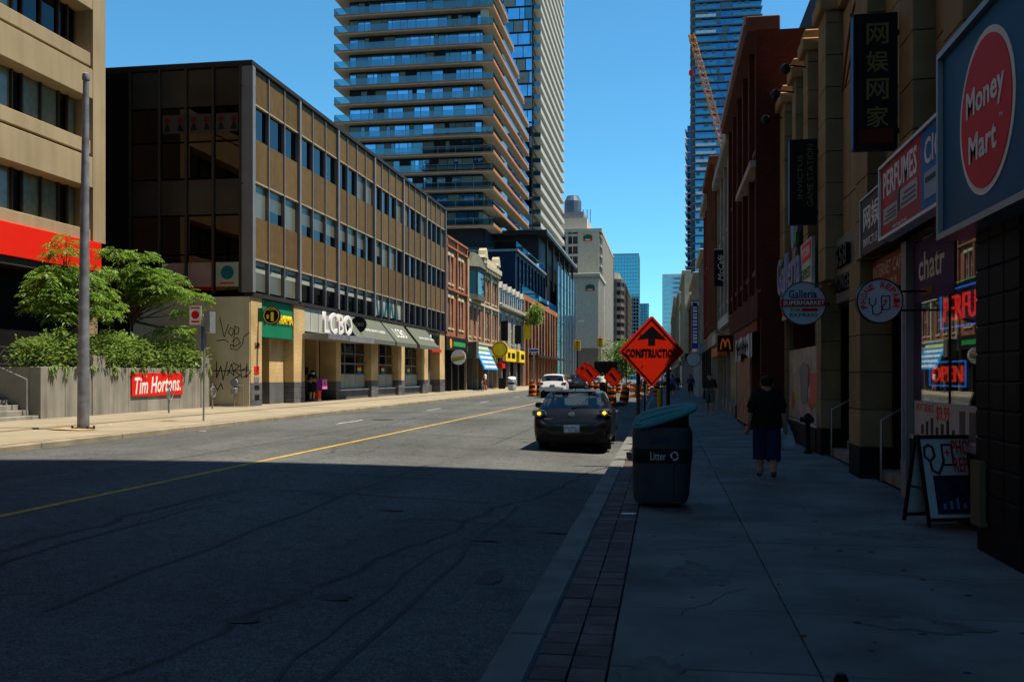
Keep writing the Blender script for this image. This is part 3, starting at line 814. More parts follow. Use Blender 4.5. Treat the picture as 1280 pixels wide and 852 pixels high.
for i, (a, b, s) in enumerate(((49.5, 57.0, 'WINE SPIRITS BEER'), (57.3, 62.2, 'LCBO'), (63.0, 68.4, 'WINE SPIRITS BEER'))):
    mb = MB(); P = [(X0+.02, 5.0), (X0+.05, 5.0), (X0+1.05, 3.75), (X0+1.05, 3.5), (X0+1.0, 3.5), (X0+1.0, 3.7), (X0+.02, 4.9)]
    mb.prism(P, lambda u, v, h: (u, h, v), a, b); aw = mb.build('awning', m_grgreen, ob)
    r_ = Vector((0, 1, 0)); n_ = Vector((1.25, 0, 1.0)).normalized(); u_ = n_.cross(r_)
    big = s == 'LCBO'
    text('awning_letters', s, m_white, aw, Vector((X0+(.62 if not big else .55), (a+b)/2+(0 if big else .8), 4.285-(.02 if not big else -.08)))+n_*.02, 2.6 if big else 4.3, .72 if big else .2, (r_, u_, n_), .006, .0)
    # shop window: panes in a steel grid over white panels
    wa, wb = ((49.92, 55.4), (56.8, 61.33), (62.9, 67.7))[i]
    box('shop_back', m_glass, ob, X0-.6, X0-.55, wa, wb, 1.7, 5.0)
    nn = 3
    for k in range(nn):
        ya, yb = wa+(wb-wa)*k/nn, wa+(wb-wa)*(k+1)/nn
        for z0_, z1_ in ((1.75, 2.3), (2.3, 2.9), (2.9, 3.55)):
            box('window_pane', m_glass, ob, X0-.5, X0-.46, ya+.04, yb-.04, z0_+.03, z1_-.03)
        box('white_panel', m_film, ob, X0-.5, X0-.4, ya+.03, yb-.03, .86, 1.7, .01)
        if k: box('glazing_bar', m_mull, ob, X0-.5, X0-.4, ya-.04, ya+.04, 1.7, 3.6)
    for z in (1.7, 2.28, 2.88): box('glazing_bar', m_mull, ob, X0-.5, X0-.38, wa, wb, z, z+(.05 if z != 2.28 else .09))
    box('window_plinth', m_base, ob, X0-.9, X0-.2, wa, wb, .3, .8)
    box('sill', m_white, ob, X0-.5, X0-.15, wa, wb, .8, .86)
    for k in ((.12, .83) if i == 0 else (.55,)):
        ya = wa+(wb-wa)*k
        for q, cc in enumerate(((.6, .02, .02), (.8, .3, .02), (.8, .7, .02), (.03, .4, .08), (.02, .12, .6), (.25, .04, .4))):
            box('rainbow_poster', M('rainbow_%d' % q, cc, .5), ob, X0-.455, X0-.45, ya-.35, ya+.35, 2.2-.08*(q+1), 2.2-.08*q)
# last bay: narrow shop
box('shop_back', m_glass, ob, X0-1.0, X0-.95, 69.4, 73.2, .3, 5.0)
box('door_leaf', m_film, ob, X0-.9, X0-.8, 70.6, 72.9, .9, 1.8)
for y in (70.4, 71.6, 72.9): box('glazing_bar', m_mull, ob, X0-.9, X0-.75, y, y+.1, .3, 3.6)
for z in (1.8, 2.6, 3.5): box('glazing_bar', m_mull, ob, X0-.9, X0-.78, 70.5, 73, z, z+.08)
box('window_plinth', m_base, ob, X0-.9, X0-.6, 70.5, 73.0, .3, .9)
box('fascia', m_cream, ob, X0-.6, X0-.1, 69.4, 73.2, 3.7, 5.0)
for k, (a, b) in enumerate(((69.8, 70.2), (70.7, 71.2), (71.3, 71.7), (71.8, 72.2), (72.3, 72.7))): box('sign_letter', m_white if k == 0 else m_black, ob, X0-.1, X0+.06, a, b, 4.0, 4.75)
box('red_strip_sign', m_red, ob, X0-.1, X0+.2, 69.8, 72.9, 3.45, 3.68)
box('rooftop_unit', M('roof_unit', (.28, .24, .2), .7), ob, -24, -20, 60, 64, 15.2, 17.0)
# gas meter at the corner
gm = thing('gas_meter', 'grey gas meter and pipes on the painted wall at the brick corner', 'gas meter', (-18.2, 38.2, .3))
disc('regulator', m_steel, gm, (-18.25, 38.2, 1.35), .16, FRONT, -.06, .06)
box('meter_body', m_steel, gm, -18.38, -18.12, 38.1, 38.3, .85, 1.12, .03)
mb = MB(); mb.tube([(-18.25, 38.2, .3), (-18.25, 38.2, 1.3)], .03, 7); mb.tube([(-18.25, 38.2, 1.22), (-17.85, 38.2, 1.22), (-17.85, 38.2, .3)], .022, 7); mb.build('pipe', m_steel, gm)
# ================================================================== OLDER SHOPS FURTHER DOWN THE LEFT
m_rbrick = brickmat('red_brick', (.36, .115, .05), (.30, .09, .04), (.30, .2, .13))
m_rbrick2 = brickmat('orange_red_brick', (.34, .13, .065), (.28, .10, .05), (.26, .2, .14))
m_stone = M('pale_stone', (.50, .42, .28), .8, var=.14, scale=1.5)
m_stone_g = M('grey_stone', (.30, .28, .24), .8, var=.2, scale=1.5)
m_slate = M('slate', (.10, .10, .075), .6, var=.2)
m_wframe = M('window_frame_white', (.55, .54, .5), .5)
m_shopdk = M('dark_shopfront', (.02, .02, .022), .4)
def win(parent, X, ya, yb, za, zb, fr=m_wframe, gl=m_glass, d=.2, sash=True, sill=m_stone, lintel=None):
    """a sash window: recessed glass pane with frame, sill and lintel (part with sub-parts)"""
    w = box('window', gl, parent, X-d-.04, X-d, ya, yb, za, zb)
    mb = MB()
    for q in ((ya, ya+.08, za, zb), (yb-.08, yb, za, zb), (ya+.08, yb-.08, za, za+.08), (ya+.08, yb-.08, zb-.08, zb)): mb.box(X-d, X-d+.06, *q)
    if sash: mb.box(X-d, X-d+.05, ya+.08, yb-.08, (za+zb)/2-.04, (za+zb)/2+.04)
    mb.build('frame', fr, w)
    if sill: box('sill', sill, w, X-d, X+.08, ya-.1, yb+.1, za-.14, za)
    if lintel: box('lintel', lintel, w, X-d, X+.05, ya-.1, yb+.1, zb, zb+.28)
    return w
def wall_with_openings(name, m, parent, X, depth, ya, yb, za, zb, ops):
    """front wall made of the strips between its window openings: ops = [(y0, y1, z0, z1)] on shared rows"""
    mb = MB(); rows = sorted(set((o[2], o[3]) for o in ops)); z = za
    for r0, r1 in rows:
        mb.box(X-depth, X, ya, yb, z, r0)
        y = ya
        for o in sorted(q for q in ops if (q[2], q[3]) == (r0, r1)):
            mb.box(X-depth, X, y, o[0], r0, r1); y = o[1]
        mb.box(X-depth, X, y, yb, r0, r1); z = r1
    mb.box(X-depth, X, ya, yb, z, zb)
    return mb.build(name, m, parent)

# red brick house with paired windows
bk = thing('red_brick_shop_house', 'narrow red brick shop house with paired windows and black shopfront', 'building', (-22, 79, .3))
ops = [(yc+o, yc+o+.85, z0_, z1_) for z0_, z1_ in ((5.6, 8.1), (9.3, 11.6)) for yc in (75.9, 79.9) for o in (0, 1.25)]
wall_with_openings('wall', m_rbrick, bk, X0, .5, 75.0, 83.35, 4.9, 12.95, ops)
box('core', m_dark, bk, -32, X0-.52, 75.0, 83.3, .3, 12.8)
for o in ops: win(bk, X0, *o, lintel=m_stone)
for y in (75.05, 79.0, 83.0): box('pilaster', m_rbrick, bk, X0, X0+.16, y, y+.3, 5.0, 12.95)
for z in (12.2, 8.7, 12.95): box('string_course', m_rbrick, bk, X0-.3, X0+.2, 75.0, 83.35, z, z+.16)
box('shop_fascia', m_shopdk, bk, X0-.4, X0+.12, 75.0, 83.2, 3.75, 4.88)
disc('shop_logo', M('rainbow_%d' % 1, (.8, .3, .02)), bk, (X0+.12, 76.6, 4.3), .4, EAST, 0, .02, 16)
box('shop_lettering', M('bright_green', (.03, .3, .07)), bk, X0+.12, X0+.14, 77.6, 82.3, 4.12, 4.5)
for y in (75.3, 77.9, 80.5): box('shop_window', m_glass, bk, X0-.9, X0-.85, y, y+2.4, .6, 3.7)
for y in (75.05, 77.7, 80.3, 82.9): box('shop_pier', m_shopdk, bk, X0-.9, X0-.1, y, y+.3, .3, 3.75)
sg = thing('round_shop_sign', 'white round sign with rainbow stripe beside the black shopfront', 'sign', (-17, 76.2, 3))
disc('disc', m_white, sg, (-16.75, 76.2, 3.15), .62, FRONT, -.06, .06)
poly('stripe', M('rainbow_1', (.8, .3, .02)), sg, (-16.75, 76.14, 3.1), [(-.55, -.2), (.5, .05), (.5, .2), (-.55, .0)], FRONT, 0, .01)
poly('stripe', M('rainbow_3', (.03, .4, .08)), sg, (-16.75, 76.14, 2.9), [(-.5, -.15), (.5, .1), (.5, .24), (-.5, .0)], FRONT, 0, .01)
box('bracket', m_black, sg, -17.6, -17.3, 76.17, 76.23, 3.1, 3.2)

# buff and red victorian pair with bay window and gabled parapet
vb = thing('victorian_shop_house', 'ornate red brick and buff stone shop house with bay window and scrolled parapet', 'building', (-22, 91, .3))
ops = [(yc, yc+1.05, z0_, z1_) for z0_, z1_ in ((5.3, 8.0), (9.0, 11.3)) for yc in (84.1, 86.6, 88.9, 91.6, 93.4, 95.9, 97.6)]
wall_with_openings('wall', m_rbrick2, vb, X0, .5, 83.4, 99.5, 4.6, 12.2, ops)
box('core', m_dark, vb, -32, X0-.52, 83.4, 99.5, .3, 12.1)
for o in ops: win(vb, X0, *o, lintel=m_stone)
for y in (83.42, 91.0, 95.0, 99.1): box('pilaster', m_stone, vb, X0, X0+.18, y, y+.35, 4.6, 12.2)
for z in (8.4, 4.6): box('string_course', m_stone, vb, X0, X0+.22, 83.4, 99.5, z, z+.2)
box('cornice', m_stone, vb, X0-.4, X0+.5, 91.0, 99.5, 12.2, 12.75, .05)
box('parapet', m_stone, vb, X0-.4, X0+.2, 91.0, 99.5, 12.75, 13.3)
mb = MB()
for yc in (91.6, 98.8):
    mb.prism([(-.9, 0), (-.6, .3), (-.4, .75), (0, 1.0), (.4, .75), (.6, .3), (.9, 0)], lambda u, v, h, yc=yc: (h, yc+u, 13.3+v-.1), X0-.4, X0+.32)
mb.build('finial', m_stone, vb)
for k in range(9): box('dentil', m_stone, vb, X0+.2, X0+.42, 91.4+k*.9, 91.7+k*.9, 11.85, 12.2)
by = MB(); P = [(84.2, 0), (85.0, .75), (88.4, .75), (89.6, 0)]
by.prism(P, lambda u, v, h: (X0+v, u, h), 8.6, 9.1); by.prism(P, lambda u, v, h: (X0+v, u, h), 11.2, 11.6); bay = by.build('bay', m_slate, vb)
for a, b in zip(P, P[1:]):
    for f0, f1 in ((.08, .92),):
        q = [(a[0]+(b[0]-a[0])*f, a[1]+(b[1]-a[1])*f-.06) for f in (f0, f1)]
        mb = MB(); mb.prism([(q[0][0], q[0][1]), (q[1][0], q[1][1]), (q[1][0], q[1][1]-.05), (q[0][0], q[0][1]-.05)], lambda u, v, h: (X0+v, u, h), 9.1, 11.2); mb.build('pane', m_glass, bay)
for a in P[:]:
    box('post', m_slate, bay, X0+a[1]-.16, X0+a[1]+.0, a[0]-.1, a[0]+.1, 9.1, 11.2)
mb = MB(); mb.prism([(84.0, -.0), (84.9, .95), (88.5, .95), (89.9, 0)], lambda u, v, h: (X0+v*(1-(h-11.6)/2.2), 87+(u-87)*(1-(h-11.6)/4), h), 11.6, 13.0); mb.build('bay_roof', m_slate, vb)
box('shop_fascia', m_stone_g, vb, X0-.4, X0+.1, 83.4, 99.5, 3.7, 4.58)
box('side_awning', m_slate, vb, X0, X0+.9, 83.5, 84.6, 3.2, 4.7)
for k in range(6): box('shop_window', m_glass, vb, X0-.9, X0-.85, 83.6+k*2.65, 85.9+k*2.65, .5, 3.6)
for k in range(7): box('shop_pier', M('shop_pier_%d' % (k % 3), ((.28, .2, .12), (.12, .1, .09), (.3, .3, .28))[k % 3], .6), vb, X0-.9, X0-.02, 83.42+k*2.65, 83.65+k*2.65, .3, 3.7)
wsn = thing('blue_awning_sign', 'tilted bright blue banner sign with yellow and white lettering on the old shop', 'sign', (-17, 87, 3))
mb = MB(); P = [(X0+.15, 4.5), (X0+.22, 4.5), (X0+1.3, 2.2), (X0+1.2, 2.2)]
mb.prism(P, lambda u, v, h: (u, h, v), 85.4, 92.6); mb.build('panel', M('bright_blue_sign', (.02, .25, .55), .5), wsn)
n_ = Vector((2.3, 0, 1.08)).normalized(); r_ = Vector((0, 1, 0)); u_ = n_.cross(r_)
for k in range(5):
    c_ = Vector((X0+.22+1.08*(k+.6)/5.2, 89, 4.5-2.3*(k+.6)/5.2))
    mb = MB(); f = fn_face(c_, (r_, u_, n_)); rs = random.Random(k); a = -3.0
    while a < 2.9:
        w = rs.uniform(.25, .7); mb.prism([(a, -.13), (min(a+w, 3.1), -.13), (min(a+w, 3.1), .13), (a, .13)], f, .02, .03); a += w+.14
    mb.build('lettering', m_dyel if k == 0 else m_white, wsn)
ys_ = thing('yellow_round_sign', 'round yellow sign above a yellow square hung from the old brick shop', 'sign', (-16.9, 95.2, 3))
disc('disc', m_dyel, ys_, (-16.6, 95.2, 4.3), .85, FRONT, -.08, .08)
ring('ring', m_black, ys_, (-16.6, 95.12, 4.3), .75, .06, FRONT, 0, .01)
box('square', m_dyel, ys_, -17.5, -16.7, 93.4, 93.5, 2.5, 3.5)
box('strip', m_red, ys_, -17.55, -16.4, 95.5, 97.4, 2.4, 2.9)
box('bracket', m_black, ys_, -17.6, -17.2, 95.15, 95.25, 4.25, 4.35)

# grey mansard house
gh = thing('grey_victorian_shop_house', 'grey stone shop house with mansard dormers and yellow shop signs', 'building', (-22, 109, .3))
ops = [(yc, yc+1.6, 5.2, 8.4) for yc in (100.4, 104.6, 108.6, 112.4, 115.8)]
wall_with_openings('wall', m_stone_g, gh, X0, .5, 99.6, 118.6, 4.7, 9.0, ops)
box('core', m_dark, gh, -32, X0-.52, 99.6, 118.6, .3, 9.0)
for o in ops: win(gh, X0, *o, sill=m_stone_g, lintel=m_wframe)
box('cornice', m_stone_g, gh, X0-.5, X0+.55, 99.55, 118.7, 8.98, 9.35, .05)
mb = MB(); mb.prism([(X0-.2, 9.35), (X0-.6, 11.5), (X0-8, 11.7), (X0-8, 9.35)], lambda u, v, h: (u, h, v), 99.6, 118.6); mb.build('mansard_roof', m_slate, gh)
for y in (100.3, 103.4, 106.5, 109.6, 112.7, 115.8):
    d_ = box('dormer', m_wframe, gh, X0-1.2, X0+.1, y, y+1.7, 9.36, 11.1)
    box('pane', m_glass, d_, X0+.1, X0+.12, y+.3, y+1.4, 9.6, 10.8)
    mb = MB(); mb.prism([(-.2, 0), (.85, .75), (1.9, 0)], lambda u, v, h, y=y: (h, y+u, 11.1+v), X0-1.2, X0+.25); mb.build('gable', m_stone_g, d_)
box('shop_fascia', m_shopdk, gh, X0-.4, X0+.1, 99.6, 118.6, 3.2, 4.68)
for a, b, cc in ((100.0, 101.6, 1), (102.3, 109.4, 0), (112.0, 116.4, 0)): box('shop_sign', m_dyel if cc == 0 else M('rust_sign', (.3, .08, .04)), gh, X0+.1, X0+.5, a, b, 3.2, 4.6, .05)
for a, b in ((103.3, 104.9), (106, 108.4), (113, 115.5)): box('sign_print', m_black, gh, X0+.5, X0+.52, a, b, 3.6, 4.2)
for k in range(7): box('shop_window', m_glass, gh, X0-.9, X0-.85, 99.9+k*2.65, 102.3+k*2.65, .4, 3.1)
for k in range(8): box('shop_pier', m_stone_g if k % 2 else m_shopdk, gh, X0-.9, X0, 99.6+k*2.65, 99.9+k*2.65, .3, 3.2)
for y in (101.5, 111): box('banner', m_shopdk, gh, X0+.05, X0+.8, y, y+.1, 5.4, 7.6)
box('banner', m_dyel, gh, X0+.1, X0+1.0, 117.6, 117.75, 6.2, 8.0)
# street tree beyond the grey house
def round_tree(name, label, base, h, r, seed, n=2600, lsz=.3, leafm=None, grp=None):
    rs = random.Random(seed)
    t = thing(name, label, 'tree', base, grp); b = Vector(base)
    mb = MB(); top = b+Vector((0, 0, h-r))
    mb.tube([b, b+Vector((.1, 0, (h-r)*.5)), top+Vector((0, 0, r*.6))], [.12, .1, .03], 7)
    cl = [(top+Vector((rs.uniform(-r, r)*.7, rs.uniform(-r, r)*.7, rs.uniform(-.6, .8)*r)), rs.uniform(.35, .6)*r) for k in range(12)]
    for c, q in cl: mb.tube([top-Vector((0, 0, r*.3)), c], [.05, .015], 5)
    mb.build('trunk', m_bark, t, smooth=True)
    lf = MB()
    for k in range(n):
        c, q = rs.choice(cl); d = Vector((rs.gauss(0, 1), rs.gauss(0, 1), rs.gauss(0, 1))).normalized()
        leaf(lf, c+d*q*rs.uniform(.6, 1.1), d+Vector((rs.uniform(-.5, .5),)*3), lsz*rs.uniform(.7, 1.3), lsz*.55, rs, .3)
    lf.build('crown', leafm or m_leaf, t, fix=False)
round_tree('street_tree', 'slim green street tree in front of the orange brick podium', (-16.2, 117.5, .25), 10.4, 1.25, 41, 1300, grp='street trees on the left pavement')

# ---- orange brick podium
m_terra = brickmat('terracotta_brick', (.40, .15, .065), (.36, .13, .055), (.34, .17, .09), .3, .1)
pd = thing('orange_brick_podium', 'orange brick podium with tall narrow windows and glass terrace rail', 'building', (-24, 138, .3))
box('core', m_glass, pd, -34, X0-.35, 119, 157.3, .3, 11.8)
n = 11
for k in range(n+1):
    y = 119+k*(38.3-.9)/n; box('brick_pier', m_terra, pd, X0-.35, X0, y, y+.95 if k % 2 == 0 else y+.55, .3, 11.3)
box('brick_head', m_terra, pd, X0-.35, X0+.02, 119, 157.3, 11.3, 12.0)
box('end_wall', m_terra, pd, -34, X0-.36, 118.75, 119, .3, 12.0)
for k in range(n): box('window_fin', m_alu, pd, X0-.34, X0-.1, 120.9+k*3.4, 121.0+k*3.4, .4, 11.3)
box('entrance_canopy', m_coping, pd, X0-.3, X0+1.2, 124, 157, 4.1, 4.35)
box('terrace_rail', m_rail, pd, X0-.3, X0-.26, 119, 157.3, 12.0, 13.2)
box('terrace_floor', m_coping, pd, -22.0, X0-.36, 119, 157.3, 11.8, 11.95)
# ---- navy podium behind
m_navy = M('navy_cladding', (.012, .022, .045), .45, var=.15, rnd=.2)
nv = thing('navy_clad_podium', 'dark navy clad podium block with terrace above the orange brick', 'building', (-30, 146, .3))
box('core', m_navy, nv, -60, -20.2, 128.3, 160, .3, 18.7)
for k in range(8): box('window', m_glass_teal, nv, -20.2, -20.12, 131+k*3.6, 132.6+k*3.6, 12.2, 17.6)
for k in range(9): box('fin', m_navy, nv, -20.2, -19.9, 130.2+k*3.6, 130.5+k*3.6, 12, 18.2)
for k in range(9): box('panel', m_navy, nv, -20.3-(k+1)*2.4+.03, -20.3-k*2.4-.03, 128.15, 128.3, 12, 18.7)
box('roof_edge', m_steel, nv, -60, -19.8, 128.0, 160, 18.7, 19.0)
box('terrace_rail', m_rail, nv, -60, -20.05, 128.2, 128.24, 19.0, 20.1)
box('terrace_rail', m_rail, nv, -20.1, -20.06, 128.3, 160, 19.0, 20.1)
# ---- balcony condominium tower
m_slab = M('balcony_concrete', (.42, .385, .31), .8, var=.08)
m_fasc = M('red_brown_fascia', (.33, .125, .06), .7, var=.15)
m_fasc_s = M('sunlit_brick_fascia', (.50, .19, .075), .7, var=.2, scale=4)  # brighter fascia copy for the street side, sunlight put into its colour
m_gpanel = M('grey_panel', (.20, .20, .19), .5, var=.1, rnd=.25)
ct = thing('balcony_condominium_tower', 'tall condominium tower ringed with glass railed balconies edged in orange brown', 'tower', (-40, 170, .3))
xa, xb, ya, yb = -52.3, -29.2, 151.9, 189.5
def yend(k): return yb if k <= 9 else max(ya+8, yb-6.5*(k-9))
box('core', m_shopdk, ct, xa+.2, xb-.2, ya+.2, yb-.4, 19, 26+10*2.95)
fl = 2.95; rs = random.Random(77)
for k in range(16):
    z = 26+k*fl; ye = yend(k)
    if k >= 10: box('core', m_shopdk, ct, xa+.2, xb-.2, ya+.2, ye-.4, z, z+fl)
    ex = .0 if k < 13 else -.35*((k-13) % 3)
    xe = xb+1.9+ex-(0 if k < 17 else .8)
    sl = box('balcony_slab', m_slab, ct, xa-1.9, xe, ya-1.5, ye+1.9, z-.22, z, .01)
    box('fascia', m_fasc, sl, xa-1.95, xe+.05, ya-1.56, ya-1.5, z-.12, z+.10)
    box('fascia', m_fasc_s, sl, xe, xe+.06, ya-1.5, ye+1.0, z-.12, z+.34)
    rg = box('balcony_rail', m_rail, ct, xa-1.85, xe-.05, ya-1.48, ya-1.45, z+.1, z+1.15)
    box('rail_cap', m_steel, rg, xa-1.87, xe-.03, ya-1.50, ya-1.43, z+1.15, z+1.19)
    box('balcony_rail', m_rail, ct, xe-.05, xe-.02, ya-1.4, ye+1.9, z+.3, z+1.2)
    box('balcony_rail', m_rail, ct, xa-1.88, xa-1.85, ya-1.4, ya+6, z+.1, z+1.15)
    mb = MB()
    for q in range(10): mb.box(xa-1.9+q*2.95, xa-1.86+q*2.95, ya-1.52, ya-1.44, z+.1, z+1.15)
    mb.build('rail_post', m_steel, rg)
    x = xa+.3                                      # street front: panes and doors
    while x < xb-.5:
        w = rs.choice((.7, 1.1, 1.5, 1.9)); w = min(w, xb-x-.1)
        mm = rs.choice((m_glass_blue, m_glass_blue, m_glass_blue, m_glass_teal, m_gpanel, m_gpanel, m_shopdk))
        box('pane', mm, ct, x+.05, x+w-.05, ya+.12, ya+.18, z+.05, z+fl-.55)
        x += w
    mb = MB(); mb2 = MB(); y = ya+.5
    while y < ye-2:
        w = rs.choice((1.4, 2.0, 2.6)); (mb if rs.random() < .6 else mb2).box(xb-.2, xb-.1, y+.05, y+w-.05, z+.05, z+fl-.5); y += w
    [q.build(n_, m_, ct, kind='stuff') for q, n_, m_ in ((mb, 'side_glazing', m_glass), (mb2, 'side_panels', m_gpanel)) if q.v]
box('corner_pier', m_slab, ct, xb-.3, xb+.9, ya-.9, ya+.3, 26+11*fl, 26+15*fl)
box('lower_core', m_navy, ct, xa, xb+.1, ya+1, yb, 18.9, 26)
for k in range(7): box('lower_window', m_glass_teal if k % 2 else m_blind, ct, xb-3.4-k*3.3, xb-1-k*3.3, ya+.9, ya+.98, 20, 25)
# ---- second podium (dark overhang and glass wall)
p2 = thing('dark_glass_podium', 'dark overhanging podium with green glass wall below the white balconied tower', 'building', (-26, 186, .3))
box('core', m_shopdk, p2, -50, -21.2, 160.1, 213, .3, 25.5)
box('roof_slab', M('black_metal', (.02, .021, .022), .4), p2, -50, -19.6, 158.5, 214, 25.5, 26.3)
box('roof_edge', m_steel, p2, -19.6, -19.5, 158.5, 214, 25.9, 26.35)
for k in range(6): box('hanger', m_coping, p2, -20.4, -20.0, 163+k*9.3, 163.6+k*9.3, 17 if k < 4 else 19, 25.5)
for k in range(6):
    for j in range(6): box('glass_panel', m_glass_teal, p2, -20.0, -19.9, 177+k*6.05+.06, 177+(k+1)*6.05-.06, 1+j*3.6+.05, 1+(j+1)*3.6-.05)
for k in range(5):
    for j in range(3): box('glass_panel', m_glass_teal, p2, -19.6, -19.5, 158+k*3.7+.06, 158+(k+1)*3.7-.06, 2+j*3.0+.05, 2+(j+1)*3.0-.05)
box('frame', m_coping, p2, -21.2, -19.65, 158, 176.8, .3, 11.3)
for k in range(7): box('glazing_fin', m_alu, p2, -19.9, -19.65, 177+k*6.05-.1, 177+k*6.05+.1, .5, 23)
# ---- second tower with white balcony bands
t2 = thing('white_banded_tower', 'slim glass tower with stacked white balcony bands on its street side', 'tower', (-36, 240, .3))
xb2, ya2, yb2 = -29.8, 214, 268
box('core', m_shopdk, t2, -50, xb2-.15, ya2+.2, yb2, 26, 112)
mbs = [MB(), MB(), MB()]; rs = random.Random(9)
for k in range(27):
    z = 33+k*2.95; x = -49.5
    while x < xb2-.3:
        w = rs.choice((1.2, 2.2, 2.8)); w = min(w, xb2-x)
        mbs[rs.choice((0, 0, 1, 2))].box(x+.08, x+w-.08, ya2+.02, ya2+.15, z+.15, z+2.65); x += w
    p_ = box('balcony_band', M('white_balcony', (.42, .44, .41), .7, var=.05), t2, xb2, xb2+1.75, ya2+2, yb2, z-.25, z+.95, .02)
    box('recess', m_glass, t2, xb2-.1, xb2-.04, ya2+1, yb2-.5, z+1.0, z+2.65)
    box('side_rail', m_rail, t2, xb2, xb2+1.7, ya2+1.95, ya2+1.99, z, z+1.0)
for q, mm in zip(mbs, (m_glass_blue, m_glass_teal, m_gpanel)): q.build('front_glazing', mm, t2, kind='stuff')
# ---- generic gridded high-rise
def grid_block(name, label, cat, x0, x1, y0, y1, z0, z1, nx, ny, nz, wall, glass, band=.5, pier=.45, proud=.25, roof=True, group=None, bandname='band', faces='fe'):
    """glass core behind piers and floor bands, each band and pier a real member"""
    t = thing(name, label, cat, ((x0+x1)/2, y0, z0), group)
    box('glazing', glass, t, x0, x1, y0, y1, z0, z1)
    for k in range(nz+1):
        z = z0+(z1-z0)*k/nz; box(bandname, wall, t, x0-proud, x1+proud, y0-proud, y1+proud, z-band/2, z+band/2)
    pr = proud+.04; h = pier/2
    if nx:
        for k in range(nx+1):
            x = x0+(x1-x0)*k/nx; box('pier', wall, t, x-h, x+h, y0-pr, y0+.1, z0, z1+.01)
    if ny:
        for k in range(ny+1):
            y = y0+(y1-y0)*k/ny
            if 'e' in faces: box('pier', wall, t, x1-.1, x1+pr, y-h, y+h, z0, z1+.01)
            if 'w' in faces: box('pier', wall, t, x0-pr, x0+.1, y-h, y+h, z0, z1+.01)
    if roof: box('parapet', wall, t, x0-proud, x1+proud, y0-proud, y1+proud, z1+band/2, z1+band/2+.9)
    return t
m_hotel = M('hotel_concrete', (.46, .42, .345), .85, var=.08, streak=.08)
m_hdark = M('hotel_window', (.02, .022, .025), .15, var=.2, spec=.6)
# ---- hotel
ht = thing('cream_hotel_tower', 'tall cream concrete hotel with dark window columns and green and red roof logo', 'hotel', (-25, 300, .3))
hx, hy0, hy1, hz = -18.6, 283., 352., 44.6
box('core', m_hdark, ht, -36, hx-.7, hy0+.7, hy1, .3, hz-.8)
xw = [-36, -31.6, -28.9, -26.1, -25.2]
box('blank_wall', m_hotel, ht, -25.6, hx-.6, hy0, hy0+.8, .3, hz)
box('end_pier', m_hotel, ht, -29.3, -28.5, hy0, hy0+.8, .3, hz)
box('end_pier', m_hotel, ht, -33, -32.4, hy0, hy0+.8, .3, hz)
for k in range(15):
    z = hz-1.2-3.0*k; box('floor_band', m_hotel, ht, -36, -25.6, hy0+.1, hy0+.75, z, z+.7)
    box('floor_band', m_hotel, ht, hx-.75, hx-.1, hy0+.9, hy1-.2, z, z+.55)
for x in (-27.2, -30.6): box('mullion', m_hotel, ht, x-.12, x+.12, hy0+.2, hy0+.76, .3, hz)
for k in range(14): box('side_pier', m_hotel, ht, hx-.7, hx+.12, hy0+6+k*4.85, hy0+8.0+k*4.85, .3, hz-.3)
box('roof_slab', m_hotel, ht, -36, hx+.2, hy0-.15, hy1, hz, hz+1.0)
box('penthouse', m_hotel, ht, -36, -23.3, hy0+6, hy0+30, hz+1.0, hz+5.2)
box('penthouse', M('penthouse_grey', (.22, .22, .23), .7), ht, -36, -24.5, hy0+8, hy0+36, hz+5.2, hz+7.5)
mb = MB(); mb.lathe([(2.6, 0), (2.7, 1.2), (2.7, 4.6), (2.0, 6.0), (1.9, 6.3)], (-28.6, hy0+16, hz+7.5), 14); mb.build('cooling_tower', M('blue_grey_metal', (.12, .15, .19), .5, .3), ht)
for x in (-26.2, -25.2, -24.0, -23.0): box('antenna', m_steel, ht, x, x+.22, hy0+14, hy0+14.2, hz+5, hz+9.2)
m_lgreen = M('logo_green', (.02, .11, .07), .5)
def hotel_logo(parent, x, z, s, y):
    poly('logo', m_lgreen, parent, (x, y, z), [(-1.5*s, 0), (-1.4*s, .7*s), (-.9*s, 1.15*s), (0, 1.35*s), (.9*s, 1.15*s), (1.4*s, .7*s), (1.5*s, 0)], FRONT, 0, .15)
    box('logo_band', m_red, parent, x-1.4*s, x+1.4*s, y-.15, y, z-.75*s, z-.05*s)
    box('logo_line', m_white, parent, x-.8*s, x+.8*s, y-.18, y-.15, z-.5*s, z-.25*s)
hotel_logo(ht, -22.6, 42.6, .95, hy0)
hw = thing('hotel_wing', 'lower cream concrete wing of the hotel with ribbed side and cornice', 'building', (-22, 262, .3))
box('wall', m_hotel, hw, -30, -17.6, 256, 281, 9, 28.3)
box('base', M('brown_base', (.18, .15, .12), .7), hw, -30, -17.5, 255.9, 281, .3, 9)
box('cornice', m_hotel, hw, -30, -17.0, 255.3, 281, 28.3, 29.3, .1)
for k in range(5): box('side_rib', m_hotel, hw, -17.6, -17.3, 257+k*5, 258.6+k*5, .3, 28.3)
for k in range(4): box('side_window', m_hdark, hw, -17.62, -17.55, 259+k*5, 261.6+k*5, 10, 27.5)
hotel_logo(hw, -19.8, 25.2, .85, 256)
